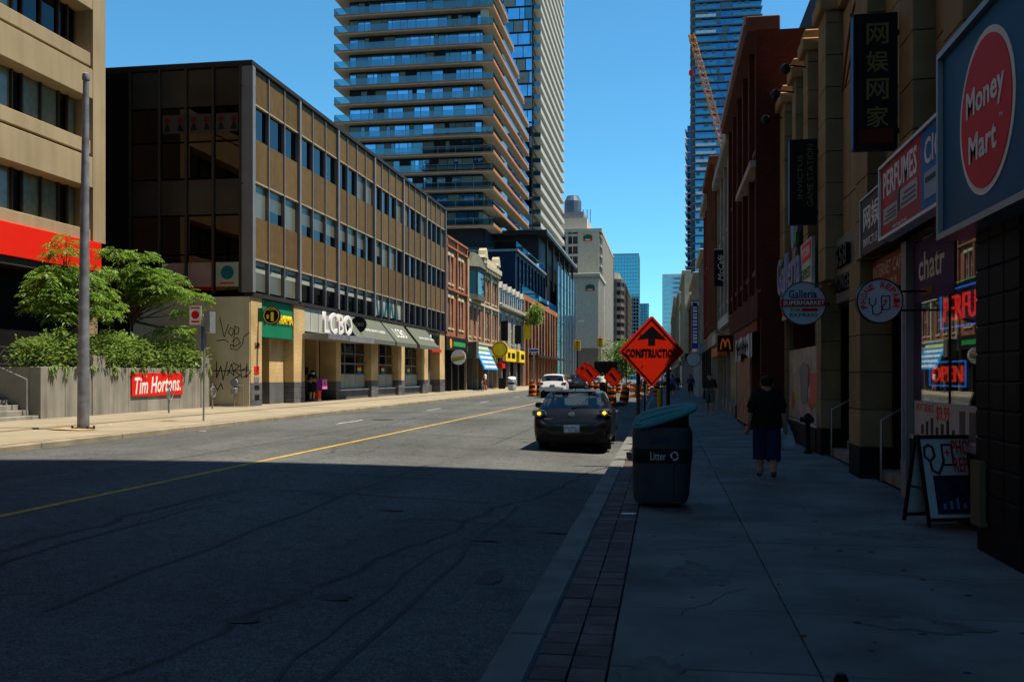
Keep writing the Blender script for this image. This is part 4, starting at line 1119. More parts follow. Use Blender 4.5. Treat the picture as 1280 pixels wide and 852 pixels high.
# ---- brown round-cornered building beyond
rb = thing('brown_round_cornered_building', 'brown brick mid-rise with rounded corner and ranks of windows beyond the hotel', 'building', (-24, 403, .3))
m_bb = M('brown_brick_far', (.17, .125, .10), .8, var=.15)
P = [(-40, 403), (-20.5, 403), (-18.4, 404), (-17.4, 407), (-17.4, 505), (-40, 505)]
fz = lambda u, v, h: (u, v, h)
mb = MB(); mb.prism(P, fz, .3, 42); mb.build('glazing', m_hdark, rb)
Q = [(-40, 402.6), (-20.3, 402.6), (-18.1, 403.7), (-17.0, 406.8), (-17.0, 505), (-40, 505)]
for k in range(13):
    z = .3+k*3.4; mb = MB(); mb.prism(Q, fz, z, z+1.5); mb.build('brick_band', m_bb, rb)
for x in (-27, -24.5, -22, -20.3): box('brick_pier', m_bb, rb, x-.4, x+.4, 402.45, 403, .3, 42)
for k in range(14): box('brick_pier', m_bb, rb, -17.3, -16.85, 409+k*7, 411+k*7, .3, 42)
mb = MB(); mb.prism([(-39, 405), (-21, 405), (-19.5, 407), (-19, 410), (-19, 500), (-39, 500)], fz, 42, 45.5); mb.build('roof_storey', M('roof_storey', (.35, .33, .3), .8), rb)
# ---- distant towers
m_far1 = mirror_glass('far_teal_glass', (.11, .34, .42), rnd=.3, wob=.01)
m_farb = M('far_band', (.20, .30, .36), .5)
grid_block('teal_glass_tower', 'distant teal glass tower in the gap at the end of the street', 'tower', -45, -21, 800, 830, 0, 103, 10, 8, 34, m_farb, m_far1, .5, .35, .15)
grid_block('low_glass_tower', 'small distant pale blue glass tower peeping beside the taller teal tower', 'tower', -27, -16, 1000, 1030, 0, 76, 4, 0, 25, m_farb, m_far1, .5, .5, .15)
m_wband = M('white_band', (.55, .57, .58), .6)
grid_block('white_striped_tower', 'distant white tower with horizontal blue window stripes and round top', 'tower', -1, 16, 700, 730, 0, 74, 0, 0, 22, m_wband, m_far1, 1.5, .5, .3)
bt = grid_block('dark_glass_block', 'low dark blue glass block in front of the white striped tower', 'building', 8.5, 20, 560, 590, 0, 36, 4, 0, 11, m_farb, m_glass_teal, .4, .3, .15)
# ================================================================== RIGHT SIDE OF THE STREET
m_tan = M('tan_stone_block', (.25, .185, .10), .8, var=.16, scale=1.6, rnd=.12, bump=.3, streak=.15)
m_tan_p = M('tan_panel', (.25, .19, .11), .75, var=.1, scale=1.2, rnd=.08)
m_cap = M('ochre_cap', (.32, .20, .09), .7, var=.15)
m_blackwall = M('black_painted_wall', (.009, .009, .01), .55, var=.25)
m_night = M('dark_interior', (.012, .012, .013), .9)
XF = 3.3
tn = thing('tan_stone_building', 'tan stone block building with pilasters and ochre caps above the dark shopfronts', 'building', (8, 18, 0))
box('core', m_night, tn, 6.2, 7.7, 2.0, 26.25, 0, 8.7)
box('upper_core', m_night, tn, 3.62, 6.2, 2.0, 26.25, 3.45, 8.7)
box('roof_coping', m_cap, tn, 3.3, 7.75, 2.0, 26.3, 8.7, 8.85)
pil = [(2.0, 2.8), (5.2, 6.0), (8.4, 9.2), (10.5, 11.2), (12.5, 13.2), (15.2, 16.1), (19.0, 19.85), (21.3, 21.95), (23.2, 23.8), (25.3, 26.28)]
hb = .62
for a, b in pil:
    z = 3.5
    while z < 8.6:
        box('stone_block', m_tan, tn, XF-.22, XF+.3, a, b, z+.006, min(z+hb, 8.7)-.006, .008); z += hb
    box('pilaster_cap', m_cap, tn, XF-.34, XF+.3, a-.06, b+.06, 8.7, 8.98, .03)
    box('pilaster_cap', m_cap, tn, XF-.28, XF+.3, a, b, 8.98, 9.18, .03)
for (a, b), (c, d) in zip(pil, pil[1:]):
    if (b, c) == (16.1, 19.0):
        for k in range(4):                            # boarded window bay with arched head lines
            for z0_, z1_ in ((3.55, 5.0), (5.03, 7.1)): box('bay_panel', m_tan_p, tn, XF+.1, XF+.2, b+.05+k*.7, b+.72+k*.7, z0_, z1_)
            box('bay_panel', m_tan_p, tn, XF+.1, XF+.2, b+.05+k*.7, b+.72+k*.7, 7.13, 8.6)
        box('bay_back', m_blackwall, tn, XF+.2, XF+.3, b, c, 3.5, 8.7)
        mb = MB(); q = [(16.15+2.8*i/16, 7.1+1.25*sin(pi*i/16)) for i in range(17)]
        mb.tube([(XF+.09, y, z) for y, z in q], .03, 5); mb.tube([(XF+.09, 16.4, 7.1), (XF+.09, 18.2, 8.3)], .02, 5); mb.tube([(XF+.09, 18.7, 7.1), (XF+.09, 16.9, 8.3)], .02, 5)
        mb.build('arch_bar', M('rust_bar', (.12, .06, .03), .7), tn)
    elif (b, c) in ((13.2, 15.2), (11.2, 12.5)):      # tall dark slot windows beside stone
        box('slot_window', m_glass, tn, XF+.2, XF+.25, b+.0, b+.55, 4.6, 8.6)
        box('slot_back', m_tan_p, tn, XF+.2, XF+.3, b, c, 3.5, 4.58)
        z = 4.6
        while z < 8.6: box('stone_block', m_tan, tn, XF+.05, XF+.3, b+.57, c-.005, z+.006, min(z+hb, 8.7)-.006, .008); z += hb
        for k in range(3): box('vent_slot', m_blackwall, tn, XF+.18, XF+.2, b+.75+k*.2, b+.85+k*.2, 3.9, 4.4)
    else:
        z = 3.5; n = max(1, round((c-b)/1.3))
        while z < 8.6:
            for k in range(n): box('stone_block', m_tan, tn, XF+.05, XF+.3, b+(c-b)*k/n+.006, b+(c-b)*(k+1)/n-.006, z+.006, min(z+hb, 8.7)-.006, .008)
            z += hb
# flood lamps on brackets below the caps
for i, y in enumerate((21.6, 23.5, 25.8)):
    fl_ = thing('flood_lamp', 'small dark flood lamp on an arm at the top of the tan pilasters', 'lamp', (2.9, y, 8.4), 'flood lamps on the tan building')
    mb = MB(); mb.tube([(3.08, y, 8.45), (2.72, y, 8.5)], .02, 6); mb.build('arm', m_black, fl_)
    mb = MB(); mb.lathe([(.06, -.12), (.11, .02), (.12, .1), (.03, .12)], (2.66, y, 8.45), 10, 'y'); mb.build('head', m_black, fl_)
# ground floor
box('plinth', m_blackwall, tn, XF-.12, XF+.3, 20.9, 26.25, 0, .5)
for y0_, y1_ in ((20.3, 20.88), (26.05, 26.26)):
    for k in range(5): box('stone_block', m_tan, tn, XF-.1, XF+.3, y0_, y1_, .55+.6*k+.006, 1.15+.6*k-.006, .006)
for k in range(5): box('stone_block', m_tan, tn, XF-.2, XF+.3, 15.85, 16.75, .5+.6*k+.006, 1.1+.6*k-.006, .008)
box('pier_base', m_blackwall, tn, XF-.2, XF+.3, 15.85, 16.75, 0, .5)
box('pier_base', m_blackwall, tn, XF-.1, XF+.3, 20.3, 20.88, 0, .55)
# produce poster window
pwn = box('shop_window', m_pane, tn, XF, XF+.02, 20.95, 26.0, .55, 3.3)
box('window_frame', m_alu, tn, XF-.04, XF+.05, 20.9, 26.05, .5, .56)
box('window_frame', m_alu, tn, XF-.04, XF+.05, 20.88, 20.95, .5, 3.4)
ps = box('produce_poster', M('cream_poster', (.34, .29, .25), .5, var=.3, scale=2.5), tn, XF-.02, XF-.008, 21.0, 25.9, .58, 2.3)
rs = random.Random(4)
for k, cc in enumerate(((.45, .06, .04), (.1, .22, .04), (.5, .38, .08), (.3, .08, .03), (.45, .4, .35), (.12, .07, .05), (.4, .12, .1), (.2, .3, .1), (.5, .3, .2))):
    yy, zz, rr = rs.uniform(21.3, 25.6), rs.uniform(.9, 2.1), rs.uniform(.16, .38)
    disc('poster_print', M('produce_%d' % k, cc, .5), ps, (XF-.02, yy, zz), rr, WEST, 0, .004+.0006*k, 14, rr*rs.uniform(.5, .9))
poly('poster_print', M('grey_basket', (.2, .2, .2), .5), ps, (XF-.028, 23.2, 1.5), [(-.7, .3), (-.5, -.5), (.5, -.5), (.7, .3), (.3, .45), (-.3, .45)], WEST, 0, .003)
box('poster_print', M('coral_print', (.5, .12, .08), .5), ps, XF-.034, XF-.02, 21.05, 22.2, 1.0, 1.7)
# entrance recess with steps
def entrance(y0_, y1_, zt, depth=2.4):
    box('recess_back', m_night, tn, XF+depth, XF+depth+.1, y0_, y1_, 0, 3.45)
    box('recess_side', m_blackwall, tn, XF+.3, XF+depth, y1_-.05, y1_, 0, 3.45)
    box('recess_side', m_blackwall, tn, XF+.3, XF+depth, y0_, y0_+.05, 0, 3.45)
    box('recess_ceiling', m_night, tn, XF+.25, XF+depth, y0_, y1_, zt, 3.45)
    for k in range(4): box('step', m_gconc, tn, XF+.1+.3*k, XF+depth, y0_+.06, y1_-.06, 0, .16*(k+1)+.001*k)
    mb = MB(); mb.tube([(XF+.05, y1_-.35, 0), (XF+.05, y1_-.35, .95), (XF+1.2, y1_-.35, 1.62), (XF+1.2, y1_-.35, .6)], .022, 7); mb.build('handrail', M('bright_rail', (.16, .165, .18), .3, .7), tn, smooth=True)
entrance(16.8, 20.28, 3.0); entrance(13.62, 15.84, 2.9)
pl = box('address_plate', M('brushed_plate', (.14, .135, .125), .4, .3), tn, XF-.02, XF+.1, 16.8, 19.0, 3.02, 4.25, .02)
text('plate_number', '558', m_black, pl, (XF-.02, 18.1, 3.85), 1.1, .4, WEST, .08, .02)
text('plate_name', 'YONGE', m_black, pl, (XF-.02, 18.0, 3.35), 1.4, .3, WEST, .08, .02)
# internet cafe sign in second entrance
ic = box('cafe_sign', M('dark_red_sign', (.22, .03, .02), .45), tn, XF-.02, XF+.06, 13.7, 15.8, 2.92, 3.44)
text('cafe_letters', 'INTERNET CAFE', M('cream_letter', (.5, .36, .28)), ic, (XF-.02, 14.75, 3.26), 1.9, .2, WEST, .006, .02)
text('cafe_letters', '2ND FLOOR', M('cream_letter', (.5, .36, .28)), ic, (XF-.02, 14.7, 3.03), 1.1, .11, WEST, .006, .01)
# ---- phone shop window with neon
box('window_post', M('grey_frame', (.25, .25, .26), .5), tn, XF-.1, XF+.2, 13.34, 13.6, 0, 3.45)
box('sticker_strip', M('sticker_blue', (.12, .13, .3), .5, var=.4, scale=9), tn, XF-.104, XF-.1, 13.4, 13.5, .5, 2.6)
box('shop_sill', m_blackwall, tn, XF-.05, XF+.3, 10.2, 13.34, 0, .82)
box('window_frame', m_alu, tn, XF-.06, XF+.04, 10.3, 13.34, .82, .87)
box('shop_window', m_pane, tn, XF, XF+.015, 10.3, 13.34, .87, 3.42)
box('window_bar', m_black, tn, XF-.012, XF+.02, 11.72, 11.735, .87, 3.42)
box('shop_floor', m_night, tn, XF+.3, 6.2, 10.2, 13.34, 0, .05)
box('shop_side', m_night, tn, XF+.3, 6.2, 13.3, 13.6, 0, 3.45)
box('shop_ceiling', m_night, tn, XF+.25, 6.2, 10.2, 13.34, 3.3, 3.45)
ch = box('brand_poster', M('purple_print', (.055, .02, .10), .5), tn, XF-.014, XF-.004, 11.5, 13.25, 2.6, 3.38)
text('poster_letters', 'chatr', m_white, ch, (XF-.014, 12.45, 3.05), 1.15, .36, WEST, .004, .01)
box('poster_print', M('orange_print', (.25, .07, .02), .5), ch, XF-.018, XF-.014, 12.4, 12.9, 2.68, 2.76)
dl = box('deal_poster', M('pale_poster', (.42, .40, .38), .5, var=.15), tn, XF-.014, XF-.004, 10.35, 13.25, .88, 1.32)
text('poster_letters', 'HOT DEALS', m_red, dl, (XF-.014, 12.75, 1.24), .8, .1, WEST, .003)
text('poster_letters', '$9.99', m_red, dl, (XF-.014, 11.95, 1.18), .55, .2, WEST, .003, .01)
for k in range(7): box('poster_print', m_black, dl, XF-.018, XF-.014, 12.9-.22*k-.1, 12.9-.22*k, .9, 1.02+.05*(k % 3))
for k in range(2): box('poster_print', M('phone_print', (.12, .11, .1)), dl, XF-.019, XF-.014, 11.3-.35*k-.2, 11.3-.35*k, .93, 1.25)
n_red = glow('neon_red', (1, .03, .015), .75); n_blue = glow('neon_blue', (.03, .25, 1), .45); n_green = glow('neon_green', (.03, .6, .12), .3)
def neon(name, label, s, y0_, y1_, z0_, z1_, border=True):
    t = thing(name, label, 'neon sign', (XF+.2, (y0_+y1_)/2, z0_))
    box('backing', m_black, t, XF+.2, XF+.22, y0_, y1_, z0_, z1_)
    text('letters', s, n_red, t, (XF+.19, (y0_+y1_)/2, (z0_+z1_)/2), (y1_-y0_)*.86, (z1_-z0_)*.66, WEST, .02, -.006)
    mb = MB(); P = [(y0_, z0_), (y1_, z0_), (y1_, z1_), (y0_, z1_), (y0_, z0_)]
    for a, b in zip(P, P[1:]): mb.tube([(XF+.18, *a), (XF+.18, *b)], .012, 6)
    mb.build('border', n_blue, t)
    if not border:
        return t
    mb = MB(); mb.tube([(XF+.18, y0_-.1, z1_+.07), (XF+.18, y1_+.1, z1_+.07)], .008, 5); mb.build('top_line', n_green, t)
    mb = MB(); mb.tube([(XF+.3, y0_, z1_), (XF+.3, y0_, 3.3)], .006, 4); mb.build('hanger', m_black, t)
    return t
neon('perfume_neon_sign', 'glowing red neon lettering in a blue border high in the shop window', 'PERFUME', 10.6, 12.75, 2.24, 2.70)
neon('open_neon_sign', 'glowing red neon open sign in a blue border low in the shop window', 'OPEN', 11.75, 13.25, 1.52, 1.82, False)
ld = thing('led_sign', 'small red and green dotted light sign at the top of the shop window', 'light sign', (XF+.3, 10.9, 2.8))
for nm, cc, pts in (('red_dots', n_red, [(11.25, 2.8+.06*k) for k in range(9)]+[(10.95-.05*i, 2.82+.05*j) for i in range(9) for j in range(3)]+[(10.9, 3.1+.04*k) for k in range(6)]),
                    ('green_dots', n_green, [(11.0-.06*i, 3.0+.05*j) for i in range(7) for j in range(2)])):
    mb = MB()
    for y, z in pts: mb.box(XF+.28, XF+.3, y-.012, y+.012, z-.012, z+.012)
    mb.build(nm, cc, ld)
box('backing', m_black, ld, XF+.3, XF+.31, 10.4, 11.4, 2.75, 3.35)

# ---- cheque shop front (near right edge)
mm_ = thing('cheque_shop', 'black painted shopfront with dark window at the near end of the tan building', 'shop', (3.2, 6, 0))
box('wall', m_blackwall, mm_, 2.95, 3.6, 8.45, 9.6, 0, 3.1)
for z in range(11):
    for q in range(3): box('brick', m_blackwall, mm_, 2.93, 2.97, 8.46+q*.38, 8.825+q*.38, .3+.26*z, .54+.26*z, .008)
box('wall', m_blackwall, mm_, 2.95, 3.6, 2.0, 4.0, 0, 3.1)
box('stall_riser', m_blackwall, mm_, 2.98, 3.6, 4.0, 8.45, 0, 1.3)
box('ledge', M('tan_ledge', (.12, .095, .06), .8), mm_, 2.88, 2.95, 9.3, 9.58, .25, .85)
box('shop_window', m_pane, mm_, 3.05, 3.06, 4.0, 8.45, 1.3, 3.1)
box('interior', m_night, mm_, 4.6, 4.7, 2.0, 10.2, 0, 3.4)
po = box('window_poster', M('blue_poster', (.015, .08, .22), .5), mm_, 3.03, 3.045, 6.6, 8.42, 1.35, 2.45)
text('poster_letters', 'CHEQUE', m_white, po, (3.03, 7.6, 2.2), 1.4, .16, WEST, .003)
text('poster_letters', 'CASHING', m_white, po, (3.03, 7.6, 1.98), 1.4, .16, WEST, .003)
poly('poster_print', M('pale_blue_print', (.3, .38, .5), .5), po, (3.028, 7.5, 1.6), [(-.9, -.2), (.9, -.2), (.9, .1), (.2, .25), (-.9, .12)], WEST, 0, .003)
ms = thing('cheque_shop_sign', 'huge dark blue sign with red oval and white letters over the black shopfront', 'sign', (2.75, 8, 3))
m_mmblue = M('dark_blue_sign', (.012, .07, .17), .35, var=.05)
box('panel', m_mmblue, ms, 2.75, 3.0, 5.6, 10.0, 3.06, 4.8)
for q in ((5.55, 10.05, 3.0, 3.06), (5.55, 10.05, 4.8, 4.86), (10.0, 10.05, 3.06, 4.8), (5.55, 5.6, 3.06, 4.8)): box('frame', M('sign_frame', (.28, .30, .32), .4, .4), ms, 2.70, 3.0, *q)
disc('roundel', m_white, ms, (2.75, 8.72, 3.93), .71, WEST, 0, .006, 48)
disc('roundel_face', m_red, ms, (2.744, 8.72, 3.93), .65, WEST, 0, .006, 48)
text('lettering', 'Money', m_white, ms, (2.737, 8.72, 4.06), .98, .32, WEST, .004, .02)
text('lettering', 'Mart', m_white, ms, (2.737, 8.78, 3.68), .72, .25, WEST, .004, .02)
text('trade_mark', 'TM', m_white, ms, (2.737, 8.31, 3.79), .07, .04, WEST, .003)
# ---- band signs
iv = thing('game_station_band_sign', 'black and red band sign with white Chinese characters above the phone shop', 'sign', (3.05, 14.3, 3.5))
box('panel', M('red_black_sign', (.045, .012, .012), .4, var=.5, scale=1.4), iv, 3.05, 3.25, 12.2, 15.5, 3.5, 4.36)
text('characters', '\u7f51\u5a31\u7f51\u5bb6', m_white, iv, (3.05, 14.15, 4.05), 2.3, .38, WEST, .006, .01)
text('lettering', 'INVICTUS GAME STATION', m_white, iv, (3.05, 14.0, 3.68), 2.6, .13, WEST, .005)
for q in ((12.2, 15.53, 4.36, 4.39), (15.5, 15.53, 3.5, 4.36)): box('frame', m_alu, iv, 3.03, 3.25, *q)
pf = thing('perfume_band_sign', 'red and blue perfume shop band sign in a white frame above the neon window', 'sign', (2.95, 12, 3.5))
m_perf = M('crimson_sign', (.36, .012, .02), .4)
box('panel', m_perf, pf, 2.9, 3.04, 11.4, 13.42, 3.5, 4.42); box('panel', M('azure_sign', (.02, .12, .38), .4), pf, 2.9, 3.04, 9.9, 11.395, 3.5, 4.42)
for q in ((9.88, 13.46, 3.46, 3.5), (9.88, 13.46, 4.42, 4.46), (13.42, 13.46, 3.5, 4.42)): box('frame', m_white, pf, 2.87, 3.04, *q)
text('lettering', 'PERFUMES', m_white, pf, (2.9, 12.42, 4.17), 1.7, .34, WEST, .005, .02)
box('print_box', M('pale_poster', (.42, .40, .38), .5), pf, 2.894, 2.9, 11.55, 12.35, 3.7, 3.95); box('print_box', M('pale_poster', (.42, .4, .38), .5), pf, 2.894, 2.9, 12.5, 13.25, 3.64, 3.86)
for k in range(3): box('print_line', M('grey_print', (.1, .12, .18), .5), pf, 2.89, 2.894, 11.62, 12.28-.06*k, 3.74+.06*k, 3.77+.06*k); box('print_line', M('grey_print', (.1, .12, .18), .5), pf, 2.89, 2.894, 12.56, 13.2-.08*k, 3.68+.05*k, 3.705+.05*k)
box('print_bottle', m_black, pf, 2.89, 2.9, 12.36, 12.46, 3.72, 3.98)
text('lettering', 'CIGARS', m_white, pf, (2.9, 10.55, 4.15), 1.4, .3, WEST, .005, .015)
box('print_box', M('pale_blue_print', (.3, .38, .5), .5), pf, 2.894, 2.9, 10.7, 11.25, 3.62, 3.92); box('print_line', m_black, pf, 2.89, 2.894, 10.8, 11.2, 3.8, 3.86)
text('small_letters', '558 Yonge Street', m_white, pf, (2.9, 12.4, 3.55), .7, .06, WEST, .003)
# ---- vertical blade signs
def blade(name, label, x0, x1, y, z0, z1):
    t = thing(name, label, 'sign', ((x0+x1)/2, y, z0))
    b = box('panel', M('blade_black', (.012, .011, .013), .35), t, x0, x1, y-.09, y+.09, z0, z1, .008)
    box('edge', M('blade_edge_blue_lit', (.05, .12, .3), .4), t, x0-.012, x0, y-.08, y+.08, z0+.02, z1-.02)  # blue light on the edge is put into its colour
    for z in (z0+.25, z1-.25): box('bracket', m_black, t, x1, XF+.05, y-.03, y+.03, z-.03, z+.03)
    return t
m_gold = M('dull_gold', (.20, .14, .05), .5)
bl = blade('chinese_blade_sign', 'tall black blade sign with four gold Chinese characters on the tan building', 2.52, 3.08, 13.35, 4.68, 6.5)
for k, chh in enumerate('\u7f51\u5a31\u7f51\u5bb6'): text('character', chh, m_gold, bl, (2.82, 13.26, 6.22-.37*k), .28, .28, FRONT, .005, .01)
box('footer_print', M('red_footer_print', (.10, .014, .008), .5), bl, 2.58, 3.03, 13.252, 13.26, 4.75, 4.95)  # dark red print strip at the foot of the blade
bl = blade('game_station_blade_sign', 'tall black blade sign with upright gold lettering further along the tan building', 2.56, 3.1, 20.2, 4.75, 6.5)
text('lettering', 'INVICTUS', m_gold, bl, (2.76, 20.11, 5.72), .9, .10, FRONT, .005, 0, 0, pi/2)
text('lettering', 'GAME STATION', m_gold, bl, (2.96, 20.11, 5.75), 1.28, .12, FRONT, .005, 0, 0, pi/2)
# ---- round blade signs
ph = thing('phone_repair_round_sign', 'round white phone repair sign with red arched lettering beside the neon window', 'sign', (2.75, 12.7, 2.3))
pc = Vector((2.72, 12.7, 2.6))
disc('disc', M('lightbox_white', (.42, .47, .52), .4), ph, pc, .275, FRONT, -.05, .05, 40)
ring('rim', m_black, ph, pc+Vector((0, -.05, 0)), .285, .014, FRONT, -.1, .008, 40)
for i, chh in enumerate('PHONE REPAIR'):
    if chh == ' ': continue
    a = radians(200-i*20); q = .205
    text('letter', chh, m_red, ph, pc+Vector((q*cos(a), -.051, q*sin(a))), .058, .075, FRONT, .004, .02, 0, a-pi/2)
m_ink = M('ink', (.03, .03, .035), .5)
for nm, pts, w in (('phone_print', [[(.02, .09), (.02, -.08), (.12, -.08), (.12, .09), (.02, .09)]], .014),
                   ('stethoscope_print', [[(-.13, .07), (-.13, .0), (-.09, -.04), (-.05, .0), (-.05, .07)], [(-.09, -.04), (-.09, -.13), (-.03, -.15), (.02, -.11), (.04, -.03), (.07, .0)]], .014)):
    strokes(nm, m_ink, ph, pc+Vector((0, -.05, -.03)), pts, w)
strokes('cross_print', m_red, ph, pc+Vector((.07, -.05, .0)), [[(-.025, 0), (.025, 0)], [(0, -.025), (0, .025)]], .014)
for dz in (.12, -.12): box('bracket', m_black, ph, 2.98, XF, 12.68, 12.72, 2.6+dz-.012, 2.6+dz+.012)
ga = thing('supermarket_round_sign', 'round white supermarket sign with red band hung before the tan wall', 'sign', (2.8, 19.7, 2.7))
gc = Vector((2.78, 19.8, 3.1))
disc('disc', M('lightbox_white', (.42, .47, .52), .4), ga, gc, .43, FRONT, -.06, .06, 40)
ring('rim', M('navy_rim', (.02, .04, .1), .4), ga, gc+Vector((0, -.06, 0)), .44, .02, FRONT, -.12, .008, 40)
box('band', M('crimson_sign', (.36, .012, .02), .4), ga, gc.x-.45, gc.x+.45, gc.y-.085, gc.y-.06, gc.z-.06, gc.z+.08)
m_nv = M('navy_letter', (.02, .03, .13), .5); m_gr = M('green_letter', (.03, .16, .05), .5)
text('lettering', 'Galleria', m_nv, ga, gc+Vector((-.02, -.061, .19)), .55, .17, FRONT, .005, .02)
text('lettering', 'SUPERMARKET', m_white, ga, gc+Vector((0, -.085, .01)), .8, .085, FRONT, .005, .015)
text('lettering', 'THE', m_gr, ga, gc+Vector((-.17, -.061, -.13)), .2, .06, FRONT, .005, .01)
box('word_block', M('crimson_sign', (.36, .012, .02), .4), ga, gc.x-.04, gc.x+.27, gc.y-.066, gc.y-.06, gc.z-.16, gc.z-.1)
text('lettering', 'EXPRESS', m_gr, ga, gc+Vector((0, -.061, -.23)), .55, .075, FRONT, .005, .015)
poly('leaf_print', m_gr, ga, gc+Vector((.2, -.06, .3)), [(0, 0), (.02, .07), (.1, .08), (.07, .02)], FRONT, 0, .005)
box('bracket', m_black, ga, 3.2, XF, 19.77, 19.83, 3.05, 3.11)
gs = thing('supermarket_letter_sign', 'raised pale blue letters and green leaf shapes over the supermarket window', 'sign', (3.1, 23.5, 3.3))
text('lettering', 'Galleria', M('pale_blue_letter', (.26, .27, .40), .5), gs, (XF-.28, 23.9, 4.2), 4.2, .95, WEST, .05, .012)
for c_, rr, cc in (((XF-.25, 22.9, 5.1), .32, (.2, .25, .45)), ((XF-.25, 22.5, 4.95), .2, (.06, .25, .1)), ((XF-.25, 22.2, 5.3), .25, (.12, .14, .3))):
    disc('leaf_shape', M('leaf_shape_%d' % int(rr*100), cc, .5), gs, c_, rr, WEST, 0, .08, 18, rr*1.6)
box('plate', M('pale_poster', (.42, .40, .38), .5), gs, XF-.27, XF-.2, 20.4, 22.0, 3.55, 4.55)
box('plate_band', m_red, gs, XF-.28, XF-.27, 20.5, 21.7, 4.12, 4.5)
text('plate_letters', 'KITCHEN', m_white, gs, (XF-.28, 21.1, 4.31), .95, .2, WEST, .005)
text('plate_letters', 'EXPRESS', m_gr, gs, (XF-.27, 21.2, 3.85), 1.3, .24, WEST, .006, .02)
box('small_plate', M('pale_poster', (.42, .40, .38), .5), gs, XF-.2, XF-.15, 25.0, 26.0, 3.1, 3.5); box('plate_band', m_red, gs, XF-.21, XF-.2, 25.1, 25.9, 3.2, 3.4)

# ================================================================== RIGHT ROW BEYOND
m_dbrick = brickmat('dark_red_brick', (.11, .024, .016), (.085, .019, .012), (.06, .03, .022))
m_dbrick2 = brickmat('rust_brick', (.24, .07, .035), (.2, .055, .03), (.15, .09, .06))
def row_house(name, label, y0_, y1_, xf, zt, wall, nw, floors, shop, sign, cornice, gl=m_glass, pil_=True):
    t = thing(name, label, 'building', (xf+4, (y0_+y1_)/2, 0))
    box('core', m_night, t, xf+.6, xf+11, y0_+.02, y1_-.02, 0, zt-.2)
    box('side_wall', wall, t, xf+.5, xf+11, y0_+.0, y0_+.3, 0, zt)
    ops = []
    w = (y1_-y0_)/nw
    for z0_, z1_ in floors:
        for k in range(nw): ops.append((y0_+w*k+w*.27, y0_+w*k+w*.73, z0_, z1_))
    mb = MB(); z = 3.9; rows = sorted(set(o[2:] for o in ops))
    for r0, r1 in rows:
        mb.box(xf, xf+.5, y0_, y1_, z, r0); y = y0_
        for o in sorted(q for q in ops if q[2:] == (r0, r1)): mb.box(xf, xf+.5, y, o[0], r0, r1); y = o[1]
        mb.box(xf, xf+.5, y, y1_, r0, r1); z = r1
    mb.box(xf, xf+.5, y0_, y1_, z, zt); mb.build('wall', wall, t)
    for o in ops:
        q = box('window', gl, t, xf+.25, xf+.29, *o)
        mb = MB()
        for a in ((o[0], o[0]+.08, o[2], o[3]), (o[1]-.08, o[1], o[2], o[3]), (o[0]+.08, o[1]-.08, (o[2]+o[3])/2-.04, (o[2]+o[3])/2+.04)): mb.box(xf+.2, xf+.25, *a)
        mb.build('frame', m_wframe, q); box('sill', cornice, q, xf-.08, xf+.25, o[0]-.1, o[1]+.1, o[2]-.14, o[2])
    if pil_:
        for k in range(nw+1): box('pilaster', wall, t, xf-.14, xf, max(y0_, y0_+w*k-.2), min(y1_, y0_+w*k+.2), 4.0, zt)
    box('cornice', cornice, t, xf-.4, xf+.5, y0_, y1_, zt, zt+.4, .03)
    box('shop_fascia', sign, t, xf-.1, xf+.5, y0_, y1_, 3.2, 3.9)
    n = max(2, round((y1_-y0_)/2.6)); w = (y1_-y0_)/n
    for k in range(n):
        box('shop_window', m_glass, t, xf+.4, xf+.44, y0_+w*k+.15, y0_+w*(k+1)-.15, .5, 3.2)
        box('shop_pier', shop, t, xf, xf+.5, y0_+w*k-.0, y0_+w*k+.3, 0, 3.2)
    box('stall_riser', shop, t, xf+.1, xf+.4, y0_+.3, y1_, 0, .5)
    return t
XB = 2.6
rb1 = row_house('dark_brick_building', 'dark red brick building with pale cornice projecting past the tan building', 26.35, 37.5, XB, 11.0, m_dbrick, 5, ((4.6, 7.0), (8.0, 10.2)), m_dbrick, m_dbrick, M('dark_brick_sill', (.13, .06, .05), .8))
box('ledge', M('pinkish_stone', (.34, .26, .24), .7), rb1, XB-.3, XB, 26.4, 31.5, 7.3, 7.5, .02)
box('entrance_panel', M('deep_red_panel', (.14, .02, .015), .6), rb1, XB-.05, XB+.1, 27, 36, 2.9, 3.85)
box('painted_doors', M('coral_doors', (.3, .15, .09), .6, var=.4, scale=2), rb1, XB-.03, XB+.05, 29.5, 34.5, .1, 2.2)
bn = thing('paper_banner', 'white banner with handwritten lettering tied over the painted doors', 'banner', (2.5, 30, 2.1))
mb = MB(); n = 14
for i in range(n):
    a, b = 27.4+6*i/n, 27.4+6*(i+1)/n
    f = lambda q: XB-.15-.04*sin(q*2.3); g_ = lambda q: 2.15+.05*sin(q*1.7)+(.12 if 28 < q < 31 else 0)
    mb.prism([(f(a), g_(a)), (f(a), 2.85), (f(a)+.01, 2.85), (f(a)+.01, g_(a))], lambda u, v, h: (u, h, v), a, b)
mb.build('cloth', M('banner_white', (.5, .5, .48), .8, var=.2, scale=2), bn)
strokes('handwriting', m_ink, bn, (XB-.2, 30.4, 2.5), [[(-2.2+.5*i, .1*sin(i*2.)), (-2.0+.5*i, .18), (-1.9+.5*i, -.12), (-1.75+.5*i, .05)] for i in range(9)]+[[(-1.5+.4*i, -.2), (-1.3+.4*i, -.14)] for i in range(7)], .035, WEST, 0, .012)
box('upper_block', M('dark_navy_block', (.02, .025, .04), .6), rb1, 4.2, 13.4, 26.5, 37.4, 11.0, 12.6)
